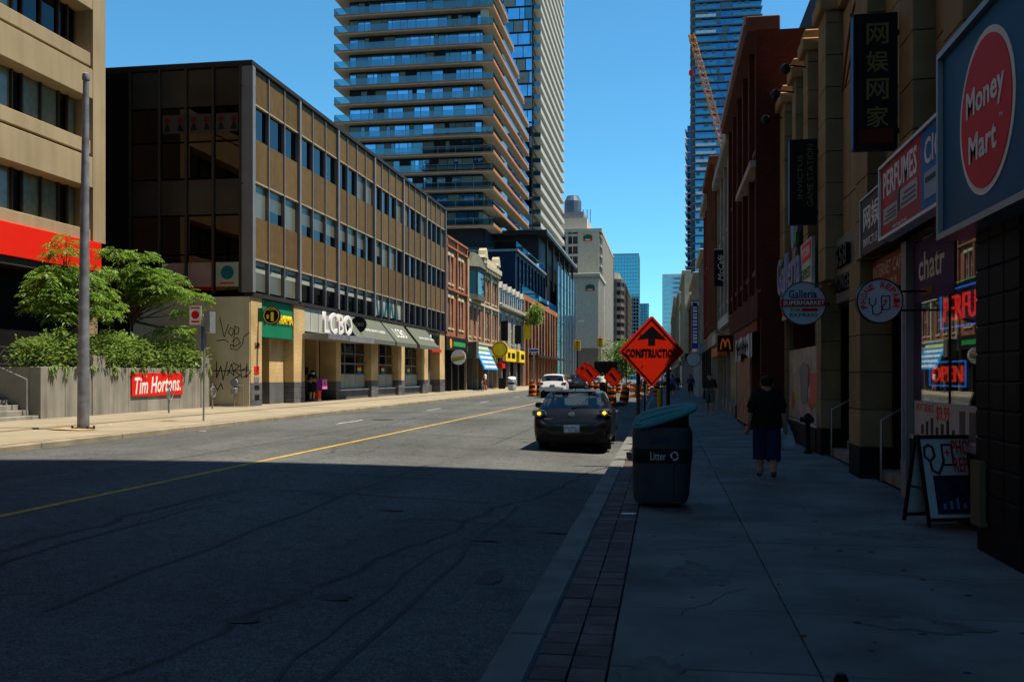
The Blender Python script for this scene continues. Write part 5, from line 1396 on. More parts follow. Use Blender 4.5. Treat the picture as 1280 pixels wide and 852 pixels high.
mc = row_house('burger_shop_building', 'dark old shop house with burger restaurant front and white sign band', 37.55, 48, 2.75, 10.8, m_stone_g, 4, ((4.9, 7.0), (8.0, 9.9)), m_stone_g, m_shopdk, m_stone_g)
box('sign_band', M('pale_sign_band', (.4, .4, .39), .5), mc, 2.45, 2.74, 37.7, 44.5, 3.72, 4.12)
box('sign_band', M('pale_sign_band', (.4, .4, .39), .5), mc, 2.35, 2.8, 44.8, 47.8, 3.1, 3.6)
box('orange_band', M('orange_sign', (.5, .12, .02), .5), mc, 2.3, 2.7, 42, 47.5, 2.5, 2.9)
box('lit_window', glow('warm_interior', (.55, .42, .15), .22), mc, 3.1, 3.14, 39.2, 41.5, .9, 2.4)
mk = thing('burger_blade_sign', 'dark box sign with glowing orange arches letter over the pavement', 'sign', (2.4, 38.6, 2.6))
box('panel', M('maroon_sign', (.05, .012, .01), .5), mk, 2.1, 2.72, 38.5, 38.7, 2.6, 3.25)
strokes('arches', M('arch_orange', (.7, .2, .02), .5, emit=.06), mk, (2.41, 38.5, 2.9), [[(-.18, -.2), (-.16, .02), (-.1, .2), (-.03, .1), (0, -.12), (.03, .1), (.1, .2), (.16, .02), (.18, -.2)]], .05)
mf = thing('cafe_blade_sign', 'black blade sign with white script lettering on the dark row', 'sign', (2.65, 45, 5.8))
box('panel', M('blade_black', (.012, .011, .013), .35), mf, 2.3, 2.92, 44.95, 45.05, 5.8, 7.5)
text('lettering', 'McCaf\u00e9', m_white, mf, (2.6, 44.95, 6.65), 1.2, .26, FRONT, .006, 0, .3, pi/2)
box('bracket', m_alu, mf, 2.3, 3.0, 44.98, 45.02, 7.5, 7.54)
row_house('rust_brick_house', 'tall rust red brick house with narrow windows in the right-hand row', 48.05, 56, 2.6, 12.2, m_dbrick2, 4, ((4.9, 7.2), (8.4, 10.8)), m_stone_g, M('awning_tan', (.3, .24, .15), .7), m_dbrick2)
row_house('red_painted_house', 'deep red painted house beside the rust brick one', 56.05, 63.5, 2.7, 12.0, M('red_paint_wall', (.22, .03, .02), .7, var=.2), 3, ((4.9, 7.2), (8.4, 10.8)), m_shopdk, m_shopdk, m_stone_g)
row_house('grey_plaster_house', 'grey plastered house with pale cornice in the right-hand row', 63.55, 72, 2.7, 9.6, m_stone_g, 3, ((4.9, 7.2),), m_shopdk, M('teal_fascia', (.03, .12, .13), .6), m_stone)
row_house('buff_stone_house', 'buff stone house with pale sills further along the right-hand row', 72.05, 84, 2.5, 9.0, m_stone, 4, ((4.8, 7.4),), m_wframe, m_wframe, m_stone)
row_house('rust_brick_corner_house', 'low rust brick house past the buff stone house', 84.05, 98, 2.6, 8.4, m_dbrick2, 4, ((4.7, 7.2),), m_stone_g, M('awning_tan', (.3, .24, .15), .7), m_stone)
row_house('pale_terrace_house', 'pale plaster terrace house with tall windows far along the right', 98.05, 118, 2.2, 12.0, m_stone, 6, ((4.7, 7.2), (8.3, 10.6)), m_stone_g, m_shopdk, m_stone)
row_house('brown_terrace_house', 'brown brick terrace house far along the right', 118.05, 140, 2.5, 11.0, m_dbrick2, 6, ((4.7, 7.2), (8.0, 10.0)), m_stone_g, m_shopdk, m_stone)
row_house('far_cream_block', 'cream block at the far end of the right-hand row', 152, 215, 2.5, 14.5, m_stone, 12, ((4.7, 7.2), (8.0, 10.0), (11, 13)), m_stone_g, m_shopdk, m_stone)
row_house('far_grey_block', 'grey block beyond the cream block on the right', 215.1, 330, 2.5, 19, m_stone_g, 16, ((4.7, 7.2), (8.0, 10.0), (11, 13), (14, 16)), m_stone_g, m_shopdk, m_stone)
bs_ = thing('blue_vertical_sign', 'long vertical blue shop sign with white letters over the far pavement', 'sign', (2.2, 70, 3.4))
box('panel', M('royal_blue_sign', (.03, .08, .35), .5), bs_, 1.98, 2.45, 69.9, 70.1, 3.6, 7.1)
mb = MB(); rs = random.Random(6)
for k in range(12): mb.box(2.06, 2.37, 69.88, 69.9, 4.0+k*.25, 4.0+k*.25+rs.uniform(.1, .2))
mb.build('lettering', m_white, bs_)
box('cap', m_white, bs_, 1.96, 2.47, 69.88, 70.12, 6.75, 7.0)
box('bracket', m_black, bs_, 2.45, 2.75, 69.98, 70.02, 6, 6.05)
wr = thing('white_round_blade_sign', 'plain pale round sign hung out below the blue vertical sign', 'sign', (2, 67.7, 2.5))
disc('disc', M('lightbox_white', (.42, .47, .52), .4), wr, (2.05, 67.7, 2.78), .5, FRONT, -.06, .06)
ring('rim', m_black, wr, (2.05, 67.64, 2.78), .52, .04, FRONT, -.12, .01)
box('bracket', m_black, wr, 2.5, 2.75, 67.67, 67.73, 2.75, 2.81)

# ---- towers on the right
m_nvband = M('navy_slab', (.09, .18, .27), .6, var=.1)
m_pale = M('pale_balcony', (.50, .55, .58), .6)
nt_ = thing('navy_glass_tower', 'soaring dark blue glass condominium tower with pale balcony groups above the right-hand roofs', 'tower', (24, 370, 0))
gx0, gx1, gy0, gz = 11.4, 35.2, 358, 158
box('core', mirror_glass('navy_glass', (.10, .25, .40), rnd=.4), nt_, gx0, gx1, gy0, gy0+26, 0, gz)
rs = random.Random(12); mbl = MB(); mpan = MB(); mdark = MB()
for k in range(52):
    z = 3+k*2.98
    s = box('floor_slab', m_nvband, nt_, gx0-1.2, gx1+.5, gy0-1.3, gy0+26.3, z-.13, z+.13)
    for b, (xa_, xb_) in enumerate(((gx0+.2, gx0+7.5), (gx0+7.8, gx0+13.6), (gx0+14, gx1-.3))):
        pale = (b == 2 and (k % 22) in (9, 10, 11, 12)) or (b == 0 and (k % 22) in (3, 4, 5, 6)) or (b == 0 and (k % 22) in (0, 20))
        if b != 1: (mbl if pale else mdark).box(xa_, xb_, gy0-1.35, gy0-1.27, z+.13, z+1.15)
        x = xa_
        while x < xb_-.4:
            w = rs.uniform(.9, 1.9)
            if rs.random() < .3: mpan.box(x+.05, min(x+w, xb_)-.05, gy0-.08, gy0-.02, z+.2, z+2.7)
            x += w
mbl.build('pale_balconies', m_pale, nt_, kind='stuff'); mdark.build('glass_balconies', m_glass_teal, nt_, kind='stuff'); mpan.build('panels', m_nvband, nt_, kind='stuff')
sb_ = thing('serrated_balcony_tower', 'slender blue tower with sawtooth balconies beside the dark blue tower', 'tower', (12, 430, 0))
box('core', m_glass_blue, sb_, 10.2, 16, 425, 450, 0, 112)
for k in range(36):
    z = 4+k*3.0
    mb = MB(); mb.prism([(9.0, 422), (10.4, 424.6), (16, 424.6), (16, 440), (10.4, 440)], lambda u, v, h: (u, v, h), z, z+.9 if k % 2 else z+.35); mb.build('balcony', m_nvband if k % 2 else m_pale, sb_)
# ---- tower crane behind the row
cr = thing('tower_crane', 'orange lattice luffing crane rising behind the right-hand roofs', 'crane', (11.6, 182, 0))
m_crane = M('crane_orange', (.66, .25, .05), .5, var=.12)
def lattice(name, a, b, w, n, m, parent):
    a, b = Vector(a), Vector(b); d = (b-a).normalized(); s = d.cross(Vector((0, 1, 0))).normalized()*w/2; t = d.cross(s).normalized()*w/2
    mb = MB(); c4 = [s+t, s-t, -s-t, -s+t]
    for c in c4: mb.tube([a+c, b+c*.8], .09, 5)
    for i in range(n):
        p, q = a+(b-a)*i/n, a+(b-a)*(i+1)/n
        for j in range(4): mb.tube([p+c4[j], q+c4[(j+1) % 4]], .05, 4); mb.tube([p+c4[(j+1) % 4], q+c4[j]], .05, 4)
    return mb.build(name, m, parent)
lattice('mast', (12.6, 182, 0), (12.6, 182, 42), 1.7, 18, m_crane, cr)
lattice('jib', (11.8, 182, 42), (5.0, 180, 65.5), 1.15, 22, m_crane, cr)
lattice('counter_jib', (12.6, 182, 42.5), (17.5, 183, 42.5), 1.2, 5, m_crane, cr)
box('counterweight', m_gconc, cr, 16.3, 18, 182, 184, 39.5, 42.2)
cb_ = box('cab', m_white, cr, 10.2, 11.7, 180.6, 182.2, 40.4, 42.4, .1); box('cab_window', m_glass, cb_, 10.3, 11.6, 180.55, 180.6, 41.2, 42.2)
mb = MB(); mb.tube([(5.0, 180, 65.5), (5.0, 180, 58.9)], .05, 4); mb.tube([(5.0, 180, 65.5), (14.5, 182, 47)], .05, 4); mb.build('cable', m_black, cr)
mb = MB(); mb.lathe([(.1, 0), (.42, .3), (.42, 1.0), (.1, 1.3)], (5.0, 180, 57.6), 8); mb.build('hook_block', m_red, cr)

# ---- tall slab block behind the tan building: its shade covers the near road
m_blk = M('slab_block_concrete', (.22, .21, .2), .8, var=.1)
grid_block('tall_concrete_slab_block', 'tall grey slab block behind the tan building that shades the near road', 'tower', 8.2, 38, -26, 18.35, 0, 66, 8, 14, 20, m_blk, m_glass, .9, .6, .3, faces='w')
# ---- unseen blocks added out of view to cut sky light on the shaded street
grid_block('unseen_brick_block', 'unseen brown block added on the right behind the viewer to block sky light', 'building', 3.3, 22, -75, -12, 0, 46, 5, 14, 13, m_dbrick2, m_glass, 1.1, 1.0, .2, faces='w')
grid_block('unseen_grey_block', 'unseen grey block added on the left behind the viewer to block sky light', 'building', -40, -19.6, -75, -9, .3, 48, 5, 14, 13, m_blk, m_glass, 1.2, 1.0, .2)
grid_block('unseen_grey_tower', 'unseen tall grey tower added behind the beige office block to block sky light', 'tower', -74, -42, -30, 16, 0, 75, 8, 12, 24, m_blk, m_glass, 1.0, .7, .25)  # tower out of view, put in to narrow the open sky
box('coping', M('pinkish_stone', (.34, .26, .24), .7), rb1, XB-.45, XB-.4, 26.35, 37.5, 11.2, 11.42)
# ================================================================== STREET FURNITURE
UP = (Vector((1, 0, 0)), Vector((0, 1, 0)), Vector((0, 0, 1)))
# ---- litter bin (built at the origin, front towards -Y)
m_bin = M('bin_plastic', (.055, .065, .078), .55, var=.12, scale=4)
m_lid = M('bin_lid_teal', (.03, .17, .165), .55, var=.15, scale=3)
def rrect(a, b, p=4., n=36):
    o = []
    for i in range(n):
        t = 2*pi*i/n; c, s = cos(t), sin(t)
        o.append((a*math.copysign(abs(c)**(2/p), c), b*math.copysign(abs(s)**(2/p), s)))
    return o
def loft(mb, secs):
    """secs: list of rings (lists of 3-D points) with equal counts"""
    base = len(mb.v); n = len(secs[0])
    for s in secs: mb.v += [tuple(p) for p in s]
    for i in range(len(secs)-1):
        for j in range(n):
            k = (j+1) % n; q = base+i*n; mb.f.append((q+j, q+k, q+n+k, q+n+j)); mb.m.append(mb.k)
    mb.f.append(tuple(base+n-1-j for j in range(n))); q = base+(len(secs)-1)*n; mb.f.append(tuple(q+j for j in range(n))); mb.m += [mb.k]*2
def litter_bin(label, loc, rz, body=None, lidm=None):
    body = body or m_bin; lidm = lidm or m_lid
    t = thing('litter_bin', label, 'litter bin')
    mb = MB()
    loft(mb, [[(x*k+dx, y*k, z) for x, y in rrect(.375, .33)] for z, k, dx in ((.05, .80, -.02), (.06, .87, -.02), (.13, .93, -.015), (.40, .965, -.01), (.66, .985, 0), (.86, 1.0, .0), (.93, .99, .0), (.985, .95, -.01), (1.0, .92, -.01))])
    mb.build('body', body, t, smooth=True)
    mb = MB(); loft(mb, [[(x*.9-.01, y*.9, z+(.2 if q else 0)*min(1., max(0., (x*.72+y*.69+.42)/.86))) for x, y in rrect(.375, .33)] for q, z in ((0, .99), (1, 1.03))]); mb.build('neck', m_black, t, smooth=True)
    def lz(x, y): q = min(1., max(0., (x*.72+y*.69+.42)/.86)); return .975+.30*q+.02*sin(pi*q)
    L = []
    for dz, k in ((0, .98), (.012, 1.0), (.026, .985), (.04, .9), (.052, .6), (.056, .1)):
        L.append([((x*k*1.06+.02), y*k*1.08, lz(x*k*1.06, y*k*1.08)+dz) for x, y in [(u*(1.05 if u > 0 else 1), v*(1-.22*max(0, u)/.375)) for u, v in rrect(.375, .33, 3.2, 44)]])
    mb = MB(); loft(mb, L); lid = mb.build('lid', lidm, t, smooth=True)
    for yy in (-.13, .12):
        mb = MB(); mb.tube([(x, yy*(1-.25*x), lz(x, yy*(1-.25*x))+.05-.02*abs(x/.4)**3) for x in [-.28+.56*i/8 for i in range(9)]], .006, 5); mb.build('rib', M('lid_rib', (.03, .12, .14), .5), lid)
    # black band with lettering, lower and upper panels
    mb = MB(); loft(mb, [[(x*k, y*k, z) for x, y in rrect(.375, .33)] for z, k in ((.56, .978+.012), (.57, .978+.018), (.73, .99+.014), (.74, .99+.008))]); mb.build('band', M('bin_band', (.018, .018, .02), .4), t, smooth=True)
    yf = -.33*1.0
    text('lettering', 'Litter', m_white, t, (-.03, yf-.008, .65), .19, .10, FRONT, .004, .0)
    strokes('recycle_mark', m_white, t, (.17, yf-.006, .65), [[(-.03, -.02), (-.045, .01), (-.02, .045)], [(.0, .055), (.03, .04), (.04, .01)], [(.045, -.015), (.02, -.04), (-.015, -.04)]], .016)
    box('poster_panel', M('bin_panel', (.03, .05, .085), .3), t, -.12, .12, yf-.004, yf+.02, .80, .885)
    box('seam', m_black, t, .155, .163, -.318, -.30, .12, .56)
    mb = MB(); mb.lathe([(.26, 0), (.26, .065)], (-.02, 0, 0), 20); mb.build('foot', m_black, t)
    place(t, loc, rz)
    return t
litter_bin('dark grey litter bin with slanted teal lid standing on the paver strip', (-.02, 12.2, 0), radians(-4))
litter_bin('pale grey litter bin with sloping lid on the sunny left pavement', (-14.0, 87, .26), radians(70), M('bin_pale', (.38, .42, .43), .5), M('bin_lid_pale', (.5, .55, .56), .45))

# ---- diamond construction signs
m_or = M('orange_sheeting', (1.0, .03, .006), .6, var=.03, scale=3, spec=.08)
def diamond(parent, c, s, tilt=0., arrow='up', wordy=True):
    d = s/sqrt(2)
    def rp(pts): return [(x*cos(tilt)-y*sin(tilt), x*sin(tilt)+y*cos(tilt)) for x, y in pts]
    r = .05*s; cor = []
    for a in (90, 180, 270, 0):
        ca, sa = cos(radians(a)), sin(radians(a))
        for o in (-40, -20, 0, 20, 40): cor.append(((d-r*1.41)*ca+r*cos(radians(a+o)), (d-r*1.41)*sa+r*sin(radians(a+o))))
    p = poly('panel', m_or, parent, c, rp(cor), FRONT, 0, .008)
    cf = Vector(c)+Vector((0, -.008, 0)); q = d-.075*s
    P = rp([(0, q), (-q, 0), (0, -q), (q, 0), (0, q)])
    strokes('border', m_black, p, cf, [P], .022*s, FRONT, 0, .003)
    if arrow == 'up': poly('arrow', m_black, p, cf, rp([(-.30*s, .24*s), (0, .50*s), (.30*s, .24*s), (.07*s, .27*s), (.07*s, .13*s), (-.07*s, .13*s), (-.07*s, .27*s)]), FRONT, 0, .003)
    else: poly('arrow', m_black, p, cf, rp([(-.26*s, .28*s), (-.10*s, .34*s), (-.08*s, .26*s), (.26*s, -.16*s), (.14*s, -.26*s), (-.18*s, .16*s), (-.26*s, .1*s)]), FRONT, 0, .003)
    if wordy: text('lettering', 'CONSTRUCTION', m_black, p, cf+Vector((0, 0, -.03*s)), 1.12*s, .165*s, FRONT, .003, .035)
    for bx_, bz in ((-.23, .33), (.27, .33), (-.2, -.28)): disc('bolt', m_black, p, cf+Vector((bx_*s, 0, bz*s)), .013*s, FRONT, 0, .006, 8)
    return p
def sign_stand(label, loc, rz, s, zc, posts=True, tilt=0., arrow='up', wordy=True, double=False, group=None):
    t = thing('construction_sign', label, 'road sign', (0, 0, 0), group)
    if double: diamond(t, (-.22, .12, zc+.1), s, tilt, arrow, wordy)
    diamond(t, (0, 0, zc), s, tilt, arrow, wordy)
    if posts:
        for x in (-.27, .37):
            box('post', m_black, t, x-.03, x+.03, .012, .07, .12, zc+.25)
            box('foot', m_black, t, x-.05, x+.05, -.45, .5, 0.01, .12)
        box('brace', m_black, t, -.27, .37, .025, .055, .35, .40)
    else:
        mb = MB(); mb.tube([(0, .03, zc-.3), (0, .05, .5)], .025, 6)
        for a in (45, 135, 225, 315): mb.tube([(0, .05, .55), (.55*cos(radians(a)), .05+.55*sin(radians(a)), .02)], .016, 5)
        mb.build('stand', m_black, t)
    place(t, loc, rz); return t
sign_stand('large orange construction sign with upward arrow standing behind the litter bin', (-.24, 18.7, 0), radians(26), 1.0, 2.12)
GS = 'orange arrow signs in the road works'
sign_stand('pair of overlapping orange diamond signs with slanted arrows in the road works', (-3.9, 50, road_z(-3.9)), radians(19), .80, 1.75, False, 0, 'left', False, True)
sign_stand('single orange diamond sign with slanted arrow beside a leaning barrel', (-2.75, 52.0, road_z(-2.75)), radians(19), .80, 1.6, False, 0, 'left', False)

# ---- traffic barrels
m_borange = M('barrel_orange', (.75, .14, .02), .5, var=.1); m_bblack = M('barrel_black', (.02, .02, .02), .5)
def barrel():
    t = thing('traffic_barrel', 'orange and black striped traffic barrel in the road works', 'traffic barrel', (0, 0, 0), 'striped traffic barrels')
    prof = [(.27, .06, .24, 0), (.265, .24, .42, 1), (.255, .42, .60, 0), (.245, .60, .78, 1), (.235, .78, .94, 0), (.225, .94, 1.02, 1)]
    for r_, a, b, k in prof:
        mb = MB(); mb.lathe([(r_, a), (r_+.008, a+.02), (r_, b-.02), (r_-.012, b)], (0, 0, 0), 18); mb.build('stripe', (m_borange, m_bblack)[k], t, smooth=True)
    mb = MB(); mb.lathe([(.42, 0), (.42, .04), (.3, .06)], (0, 0, 0), 18); mb.build('rubber_base', m_black, t)
    mb = MB(); mb.tube([(-.1, 0, 1.0), (-.1, 0, 1.12), (.1, 0, 1.12), (.1, 0, 1.0)], .018, 5); mb.build('handle', m_black, t)
    return t
bproto = barrel()
spots = [(-9.55, 68.6, 0), (-9.15, 69.8, 0), (-2.95, 54.0, 0), (-2.38, 55.8, .16), (-5.8, 76, 0), (-5.2, 74, 0), (-5.5, 78, .0), (-4.9, 80, 0), (-4.7, 77, 0), (-5.3, 83, 0), (-2.9, 72, 0), (-2.3, 84, 0), (-1.6, 92, 0), (-2.0, 100, 0), (-3.4, 96, 0), (-.6, 78, 0), (-5.9, 88, 0), (-4.3, 90, 0), (-9.9, 90, 0), (-9.6, 98, 0)]
for i, (x, y, lean) in enumerate(spots):
    o = bproto if i == 0 else copy_tree(bproto)
    place(o, (x, y, road_z(min(max(x, XL), XR)) if x < XR else 0), random.uniform(0, 3), lean, lean*.4)
    if i in (0, 1): o['label'] = 'striped traffic barrel standing left of the white car'; o['group'] = 'barrels left of the white car'
    else: o['label'] = 'orange and black striped traffic barrel in the closed lane of the road works'; o['group'] = 'barrels in the closed lane'
    if lean: o['label'] = 'leaning orange and black traffic barrel below the single diamond sign'; del o['group']
    elif (x, y) == (-2.95, 54.0): o['label'] = 'upright striped traffic barrel next to the leaning one'; del o['group']
# orange plastic barricade between the barrels
bc = thing('road_barricade', 'orange plastic barricade with white feet across the closed lane', 'barricade', (-1.6, 66, 0))
for k, y in enumerate((0,)):
    box('board', m_borange, bc, -2.5, -1.1, 66, 66.06, .55, .8); box('board', m_borange, bc, -2.5, -1.1, 66, 66.06, .1, .3)
    for x in (-2.4, -1.2): box('leg', m_white, bc, x-.04, x+.04, 65.8, 66.3, -.1, 1.0)
yp = thing('yellow_bollard_post', 'yellow post with black base behind the large construction sign', 'post', (-.3, 40, 0))
mb = MB(); mb.lathe([(.09, .1), (.09, 1.0), (.05, 1.06)], (-.2, 41, 0), 12); mb.build('pole', M('post_yellow', (.5, .33, .02), .5), yp)
mb = MB(); mb.lathe([(.3, 0), (.3, .06), (.12, .1)], (-.2, 41, 0), 14); mb.build('foot', m_black, yp)
for i, (x, y, h) in enumerate(((-.66, 33, 2.3), (-.1, 47, 2.0), (.25, 46, 1.9))):
    t = thing('thin_post', 'thin dark steel post standing along the kerb by the road works', 'post', (x, y, 0), 'thin dark posts along the kerb')
    mb = MB(); mb.tube([(x, y, 0), (x, y, h)], .03, 7); mb.build('pole', m_black, t)
    mb = MB(); mb.lathe([(.16, 0), (.16, .03), (.05, .05)], (x, y, 0), 10); mb.build('foot', m_black, t)
    box('plate', m_steel, t, x-.1, x+.1, y-.02, y-.0, h-.35, h-.05)

# ---- left street light pole with cardboard at its foot
lp = thing('street_light_pole', 'tall plain grey metal pole at the edge of the left pavement', 'pole', (-14.8, 22.3, .26))
mb = MB(); mb.tube([(-14.8, 22.3, .26), (-14.79, 22.3, 2.5), (-14.72, 22.3, 9.25)], [.15, .14, .075], 16); mb.build('shaft', M('pole_grey', (.23, .24, .27), .5, .3, var=.3, scale=4, streak=.4), lp, smooth=True)
mb = MB(); mb.lathe([(.09, 0), (.1, .05), (.09, .16), (.03, .2)], (-14.72, 22.3, 9.25), 12); mb.build('cap', m_steel, lp, smooth=True)
mb = MB(); mb.lathe([(.24, 0), (.24, .04), (.17, .06)], (-14.8, 22.3, .26), 14); mb.build('flange', m_iron, lp)
for a in (45, 135, 225, 315): mb = MB(); mb.lathe([(.03, 0), (.03, .09)], (-14.8+.3*cos(radians(a)), 22.3+.2*sin(radians(a)), .262), 6); mb.build('anchor_bolt', m_iron, lp)
cbd = thing('flattened_cardboard', 'flattened tan cardboard lying at the foot of the grey pole', 'cardboard', (-14.6, 21.9, .27))
m_card = M('cardboard', (.48, .33, .18), .9, var=.15)
mb = MB(); mb.prism([(-.65, -.2), (.3, -.3), (.62, -.05), (.35, .12), (-.3, .15)], lambda u, v, h: (-14.75+u, 21.9+v, .272+h+.03*max(0, -u)), 0, .015); mb.build('sheet', m_card, cbd)
mb = MB(); mb.prism([(-.65, -.2), (-.3, .15), (-.25, .3), (-.6, .05)], lambda u, v, h: (-14.75+u, 21.9+v, .31+h), 0, .012); mb.build('flap', m_card, cbd)
# litter scraps
for i, (x, y, cc) in enumerate(((-15.5, 24.5, 'paper'), (-13.6, 27.0, 'cup'), (-12.5, 24.2, 'paper'), (-16.8, 33.5, 'paper'), (-.42, 11.3, 'paper'))):
    z = .262 if x < XL else (road_z(x) if x < XR else .002)
    t = tag(MB().prism([(-.09, -.04), (.08, -.05), (.1, .03), (-.06, .05)], lambda u, v, h, x=x, y=y, z=z: (x+u, y+v, z+h+.05*abs(u)), .002, .008).build('litter_scrap', m_white if cc == 'paper' else M('cyan_scrap', (.1, .5, .6))),
            ('crumpled white paper scrap on the left pavement', 'small cyan scrap on the left pavement near the kerb', 'white paper scrap in the left gutter', 'white paper scrap by the planter wall', 'white paper scrap lying by the litter bin')[i], 'litter')
# parking sign
pk = thing('parking_sign_post', 'slim post carrying a white no parking sign and two grey sign backs', 'sign post', (-13.9, 27, .26))
mb = MB(); mb.tube([(-13.9, 27, .26), (-13.86, 27, 3.55)], .03, 8); mb.build('pole', m_steel, pk, smooth=True)
sp = box('sign_plate', m_white, pk, -14.34, -13.96, 26.96, 26.975, 3.2, 3.78)
disc('symbol', m_red, sp, (-14.15, 26.96, 3.5), .13, FRONT, 0, .003, 16); box('top_print', M('orange_sign', (.5, .12, .02), .5), sp, -14.3, -14.0, 26.955, 26.96, 3.68, 3.74); box('bottom_print', m_red, sp, -14.28, -14.02, 26.955, 26.96, 3.26, 3.32)
mb = MB(); mb.box(-13.82, -13.66, 26.93, 27.3, 2.95, 3.6); mb.build('sign_back', m_steel, pk)
mb = MB(); mb.box(-14.06, -13.93, 26.9, 27.25, 2.4, 3.15); mb.build('sign_back', m_steel, pk)
# bicycle ring stands
for i, (x, y) in enumerate(((-17.6, 31.6), (-18.1, 35.9), (-15.5, 80))):
    t = thing('bicycle_ring_stand', ('grey ring and post bicycle stand before the red planter sign', 'grey ring and post bicycle stand at the end of the planter wall', 'grey ring and post bicycle stand near the black shopfront')[i], 'bicycle stand', (x, y, .3))
    z = .30 if i < 2 else .262
    mb = MB(); mb.tube([(x, y, z), (x, y, z+.98)], .035, 8); mb.lathe([(.04, z+.98), (.03, z+1.02)], (x, y, 0), 8); mb.build('post', m_steel, t)
    mb = MB(); c_ = Vector((x, y, z+.68)); mb.tube([c_+Vector((.05, .19*cos(2*pi*k/20), .21*sin(2*pi*k/20))) for k in range(21)], .022, 6, False); mb.tube([c_+Vector((-.02, .13*cos(2*pi*k/20), .18*sin(2*pi*k/20)-.02)) for k in range(21)], .014, 6, False); mb.build('ring', m_steel, t, smooth=True)
# near thin post whose top just shows
t = thing('near_black_post', 'thin black round-topped post rising from the near pavement slabs', 'post', (.44, 2.5, 0))
mb = MB(); mb.tube([(.44, 2.48, 0), (.44, 2.48, .885), (.44, 2.48, .9)], [.018, .018, .011], 14); mb.build('shaft', m_black, t, smooth=True)
mb = MB(); mb.lathe([(.06, 0), (.06, .012), (.025, .02)], (.44, 2.48, .002), 14); mb.build('foot', m_black, t)

# ---- A-frame board
af = thing('sandwich_board', 'black framed sandwich board advertising phone repair below the neon window', 'sandwich board')
def aframe_face(sg):
    t_ = radians(14); u_ = Vector((0, -sg*-1*sin(t_), cos(t_))); n_ = Vector((0, -sg*cos(t_), -sg*-1*sin(t_)*1)); r_ = Vector((sg, 0, 0))
    n_ = r_.cross(u_)
    base = Vector((0, -sg*.27, .04)); f = fn_face(base, (r_, u_, n_))
    mb = MB(); mb.prism([(-.36, .1), (.36, .1), (.36, 1.0), (-.36, 1.0)], f, -.004, .004); p = mb.build('panel', M('board_white', (.40, .45, .48), .5), af)
    for q in ([(-.40, 0), (-.36, 0), (-.36, 1.04), (-.40, 1.04)], [(.36, 0), (.40, 0), (.40, 1.04), (.36, 1.04)], [(-.36, 1.0), (.36, 1.0), (.36, 1.04), (-.36, 1.04)], [(-.36, .06), (.36, .06), (.36, .1), (-.36, .1)]):
        mb = MB(); mb.prism(q, f, -.012, .012); mb.build('frame', m_black, af)
    if sg == 1:
        text('lettering', 'PHONE', m_red, p, f(.18, .9, .005), .34, .17, (r_, u_, n_), .003, .02)
        text('lettering', 'REPAIR', m_red, p, f(.18, .70, .005), .34, .17, (r_, u_, n_), .003, .02)
        fl2 = (r_, u_, n_)
        strokes('phone_print', m_ink, p, f(-.05, .82, .004), [[(-.06, -.12), (.06, -.12), (.06, .11), (-.06, .11), (-.06, -.12)]], .025, fl2, .001, .003)
        strokes('stethoscope_print', m_ink, p, f(-.24, .8, .004), [[(-.08, .1), (-.09, 0), (-.03, -.06), (.03, 0), (.02, .1), (-.03, .13), (-.08, .1)], [(-.03, -.06), (-.02, -.16), (.06, -.2), (.1, -.13), (.14, -.04)]], .03, fl2, .001, .003)
        strokes('cross_print', m_red, p, f(-.05, .84, .004), [[(-.03, 0), (.03, 0)], [(0, -.03), (0, .03)]], .018, fl2, .001, .003)
        mb = MB(); mb.prism([(-.26, .14), (.34, .14), (.34, .58), (-.26, .58)], f, .004, .007); q = mb.build('photo_print', M('board_photo', (.02, .025, .05), .4, var=.6, scale=9), p)
        for k in range(6): mb = MB(); mb.prism([(-.18+.08*k, .2), (-.15+.08*k, .2), (-.15+.08*k, .26+.03*(k % 3)), (-.18+.08*k, .26+.03*(k % 3))], f, .0075, .009); mb.build('photo_detail', M('board_detail', (.1, .2, .45), .4), q)
for sg in (1, -1): aframe_face(sg)
for x in (-.38, .38): box('spreader', m_black, af, x-.01, x+.01, -.19, .19, .45, .47)
place(af, (3.06, 10.95, 0), radians(16)); af.scale = (.95, .95, .95)

# ---- plastic bags and small things on the right pavement
m_bagw = M('white_plastic_bag', (.38, .44, .5), .4, var=.25, scale=6)
def bag(name, label, loc, h, w, m, handles=True):
    t = thing(name, label, 'bag', loc); rs = random.Random(int(loc[1]*10)); mb = MB(); c = Vector(loc)
    R = []
    for z, k in ((0, .75), (.06, 1.0), (.3, 1.05), (.6, .9), (.8, .6), (.92, .3), (1.0, .22)):
        R.append([c+Vector((w*k*cos(2*pi*i/12)*(1+rs.uniform(-.16, .16)), .6*w*k*sin(2*pi*i/12)*(1+rs.uniform(-.16, .16)), h*z)) for i in range(12)])
    loft(mb, R); mb.build('sack', m, t, smooth=True)
    if handles:
        mb = MB(); mb.tube([c+Vector((-.2*w, 0, h*.95)), c+Vector((-.05*w, 0, h*1.18)), c+Vector((.15*w, 0, h*.95))], .012, 5); mb.build('handle', m, t)
bag('plastic_bag', 'knotted pale plastic bag standing below the produce posters', (2.92, 24.6, .002), .62, .24, m_bagw)
bag('plastic_bag', 'pale plastic bag left in the dark entrance by the handrail', (3.72, 16.2, .33), .5, .17, m_bagw)
hy = thing('standpipe', 'black two-headed standpipe against the plinth under the produce posters', 'standpipe', (3.0, 20.6, 0))
mb = MB(); mb.lathe([(.09, 0), (.09, .05), (.05, .08), (.05, .62), (.08, .66), (.08, .8), (.03, .85)], (3.0, 20.7, .002), 12); mb.build('pipe', m_black, hy, smooth=True)
mb = MB(); mb.tube([(2.85, 20.7, .72), (3.1, 20.6, .72)], .06, 10); mb.build('nozzle', m_black, hy, smooth=True)

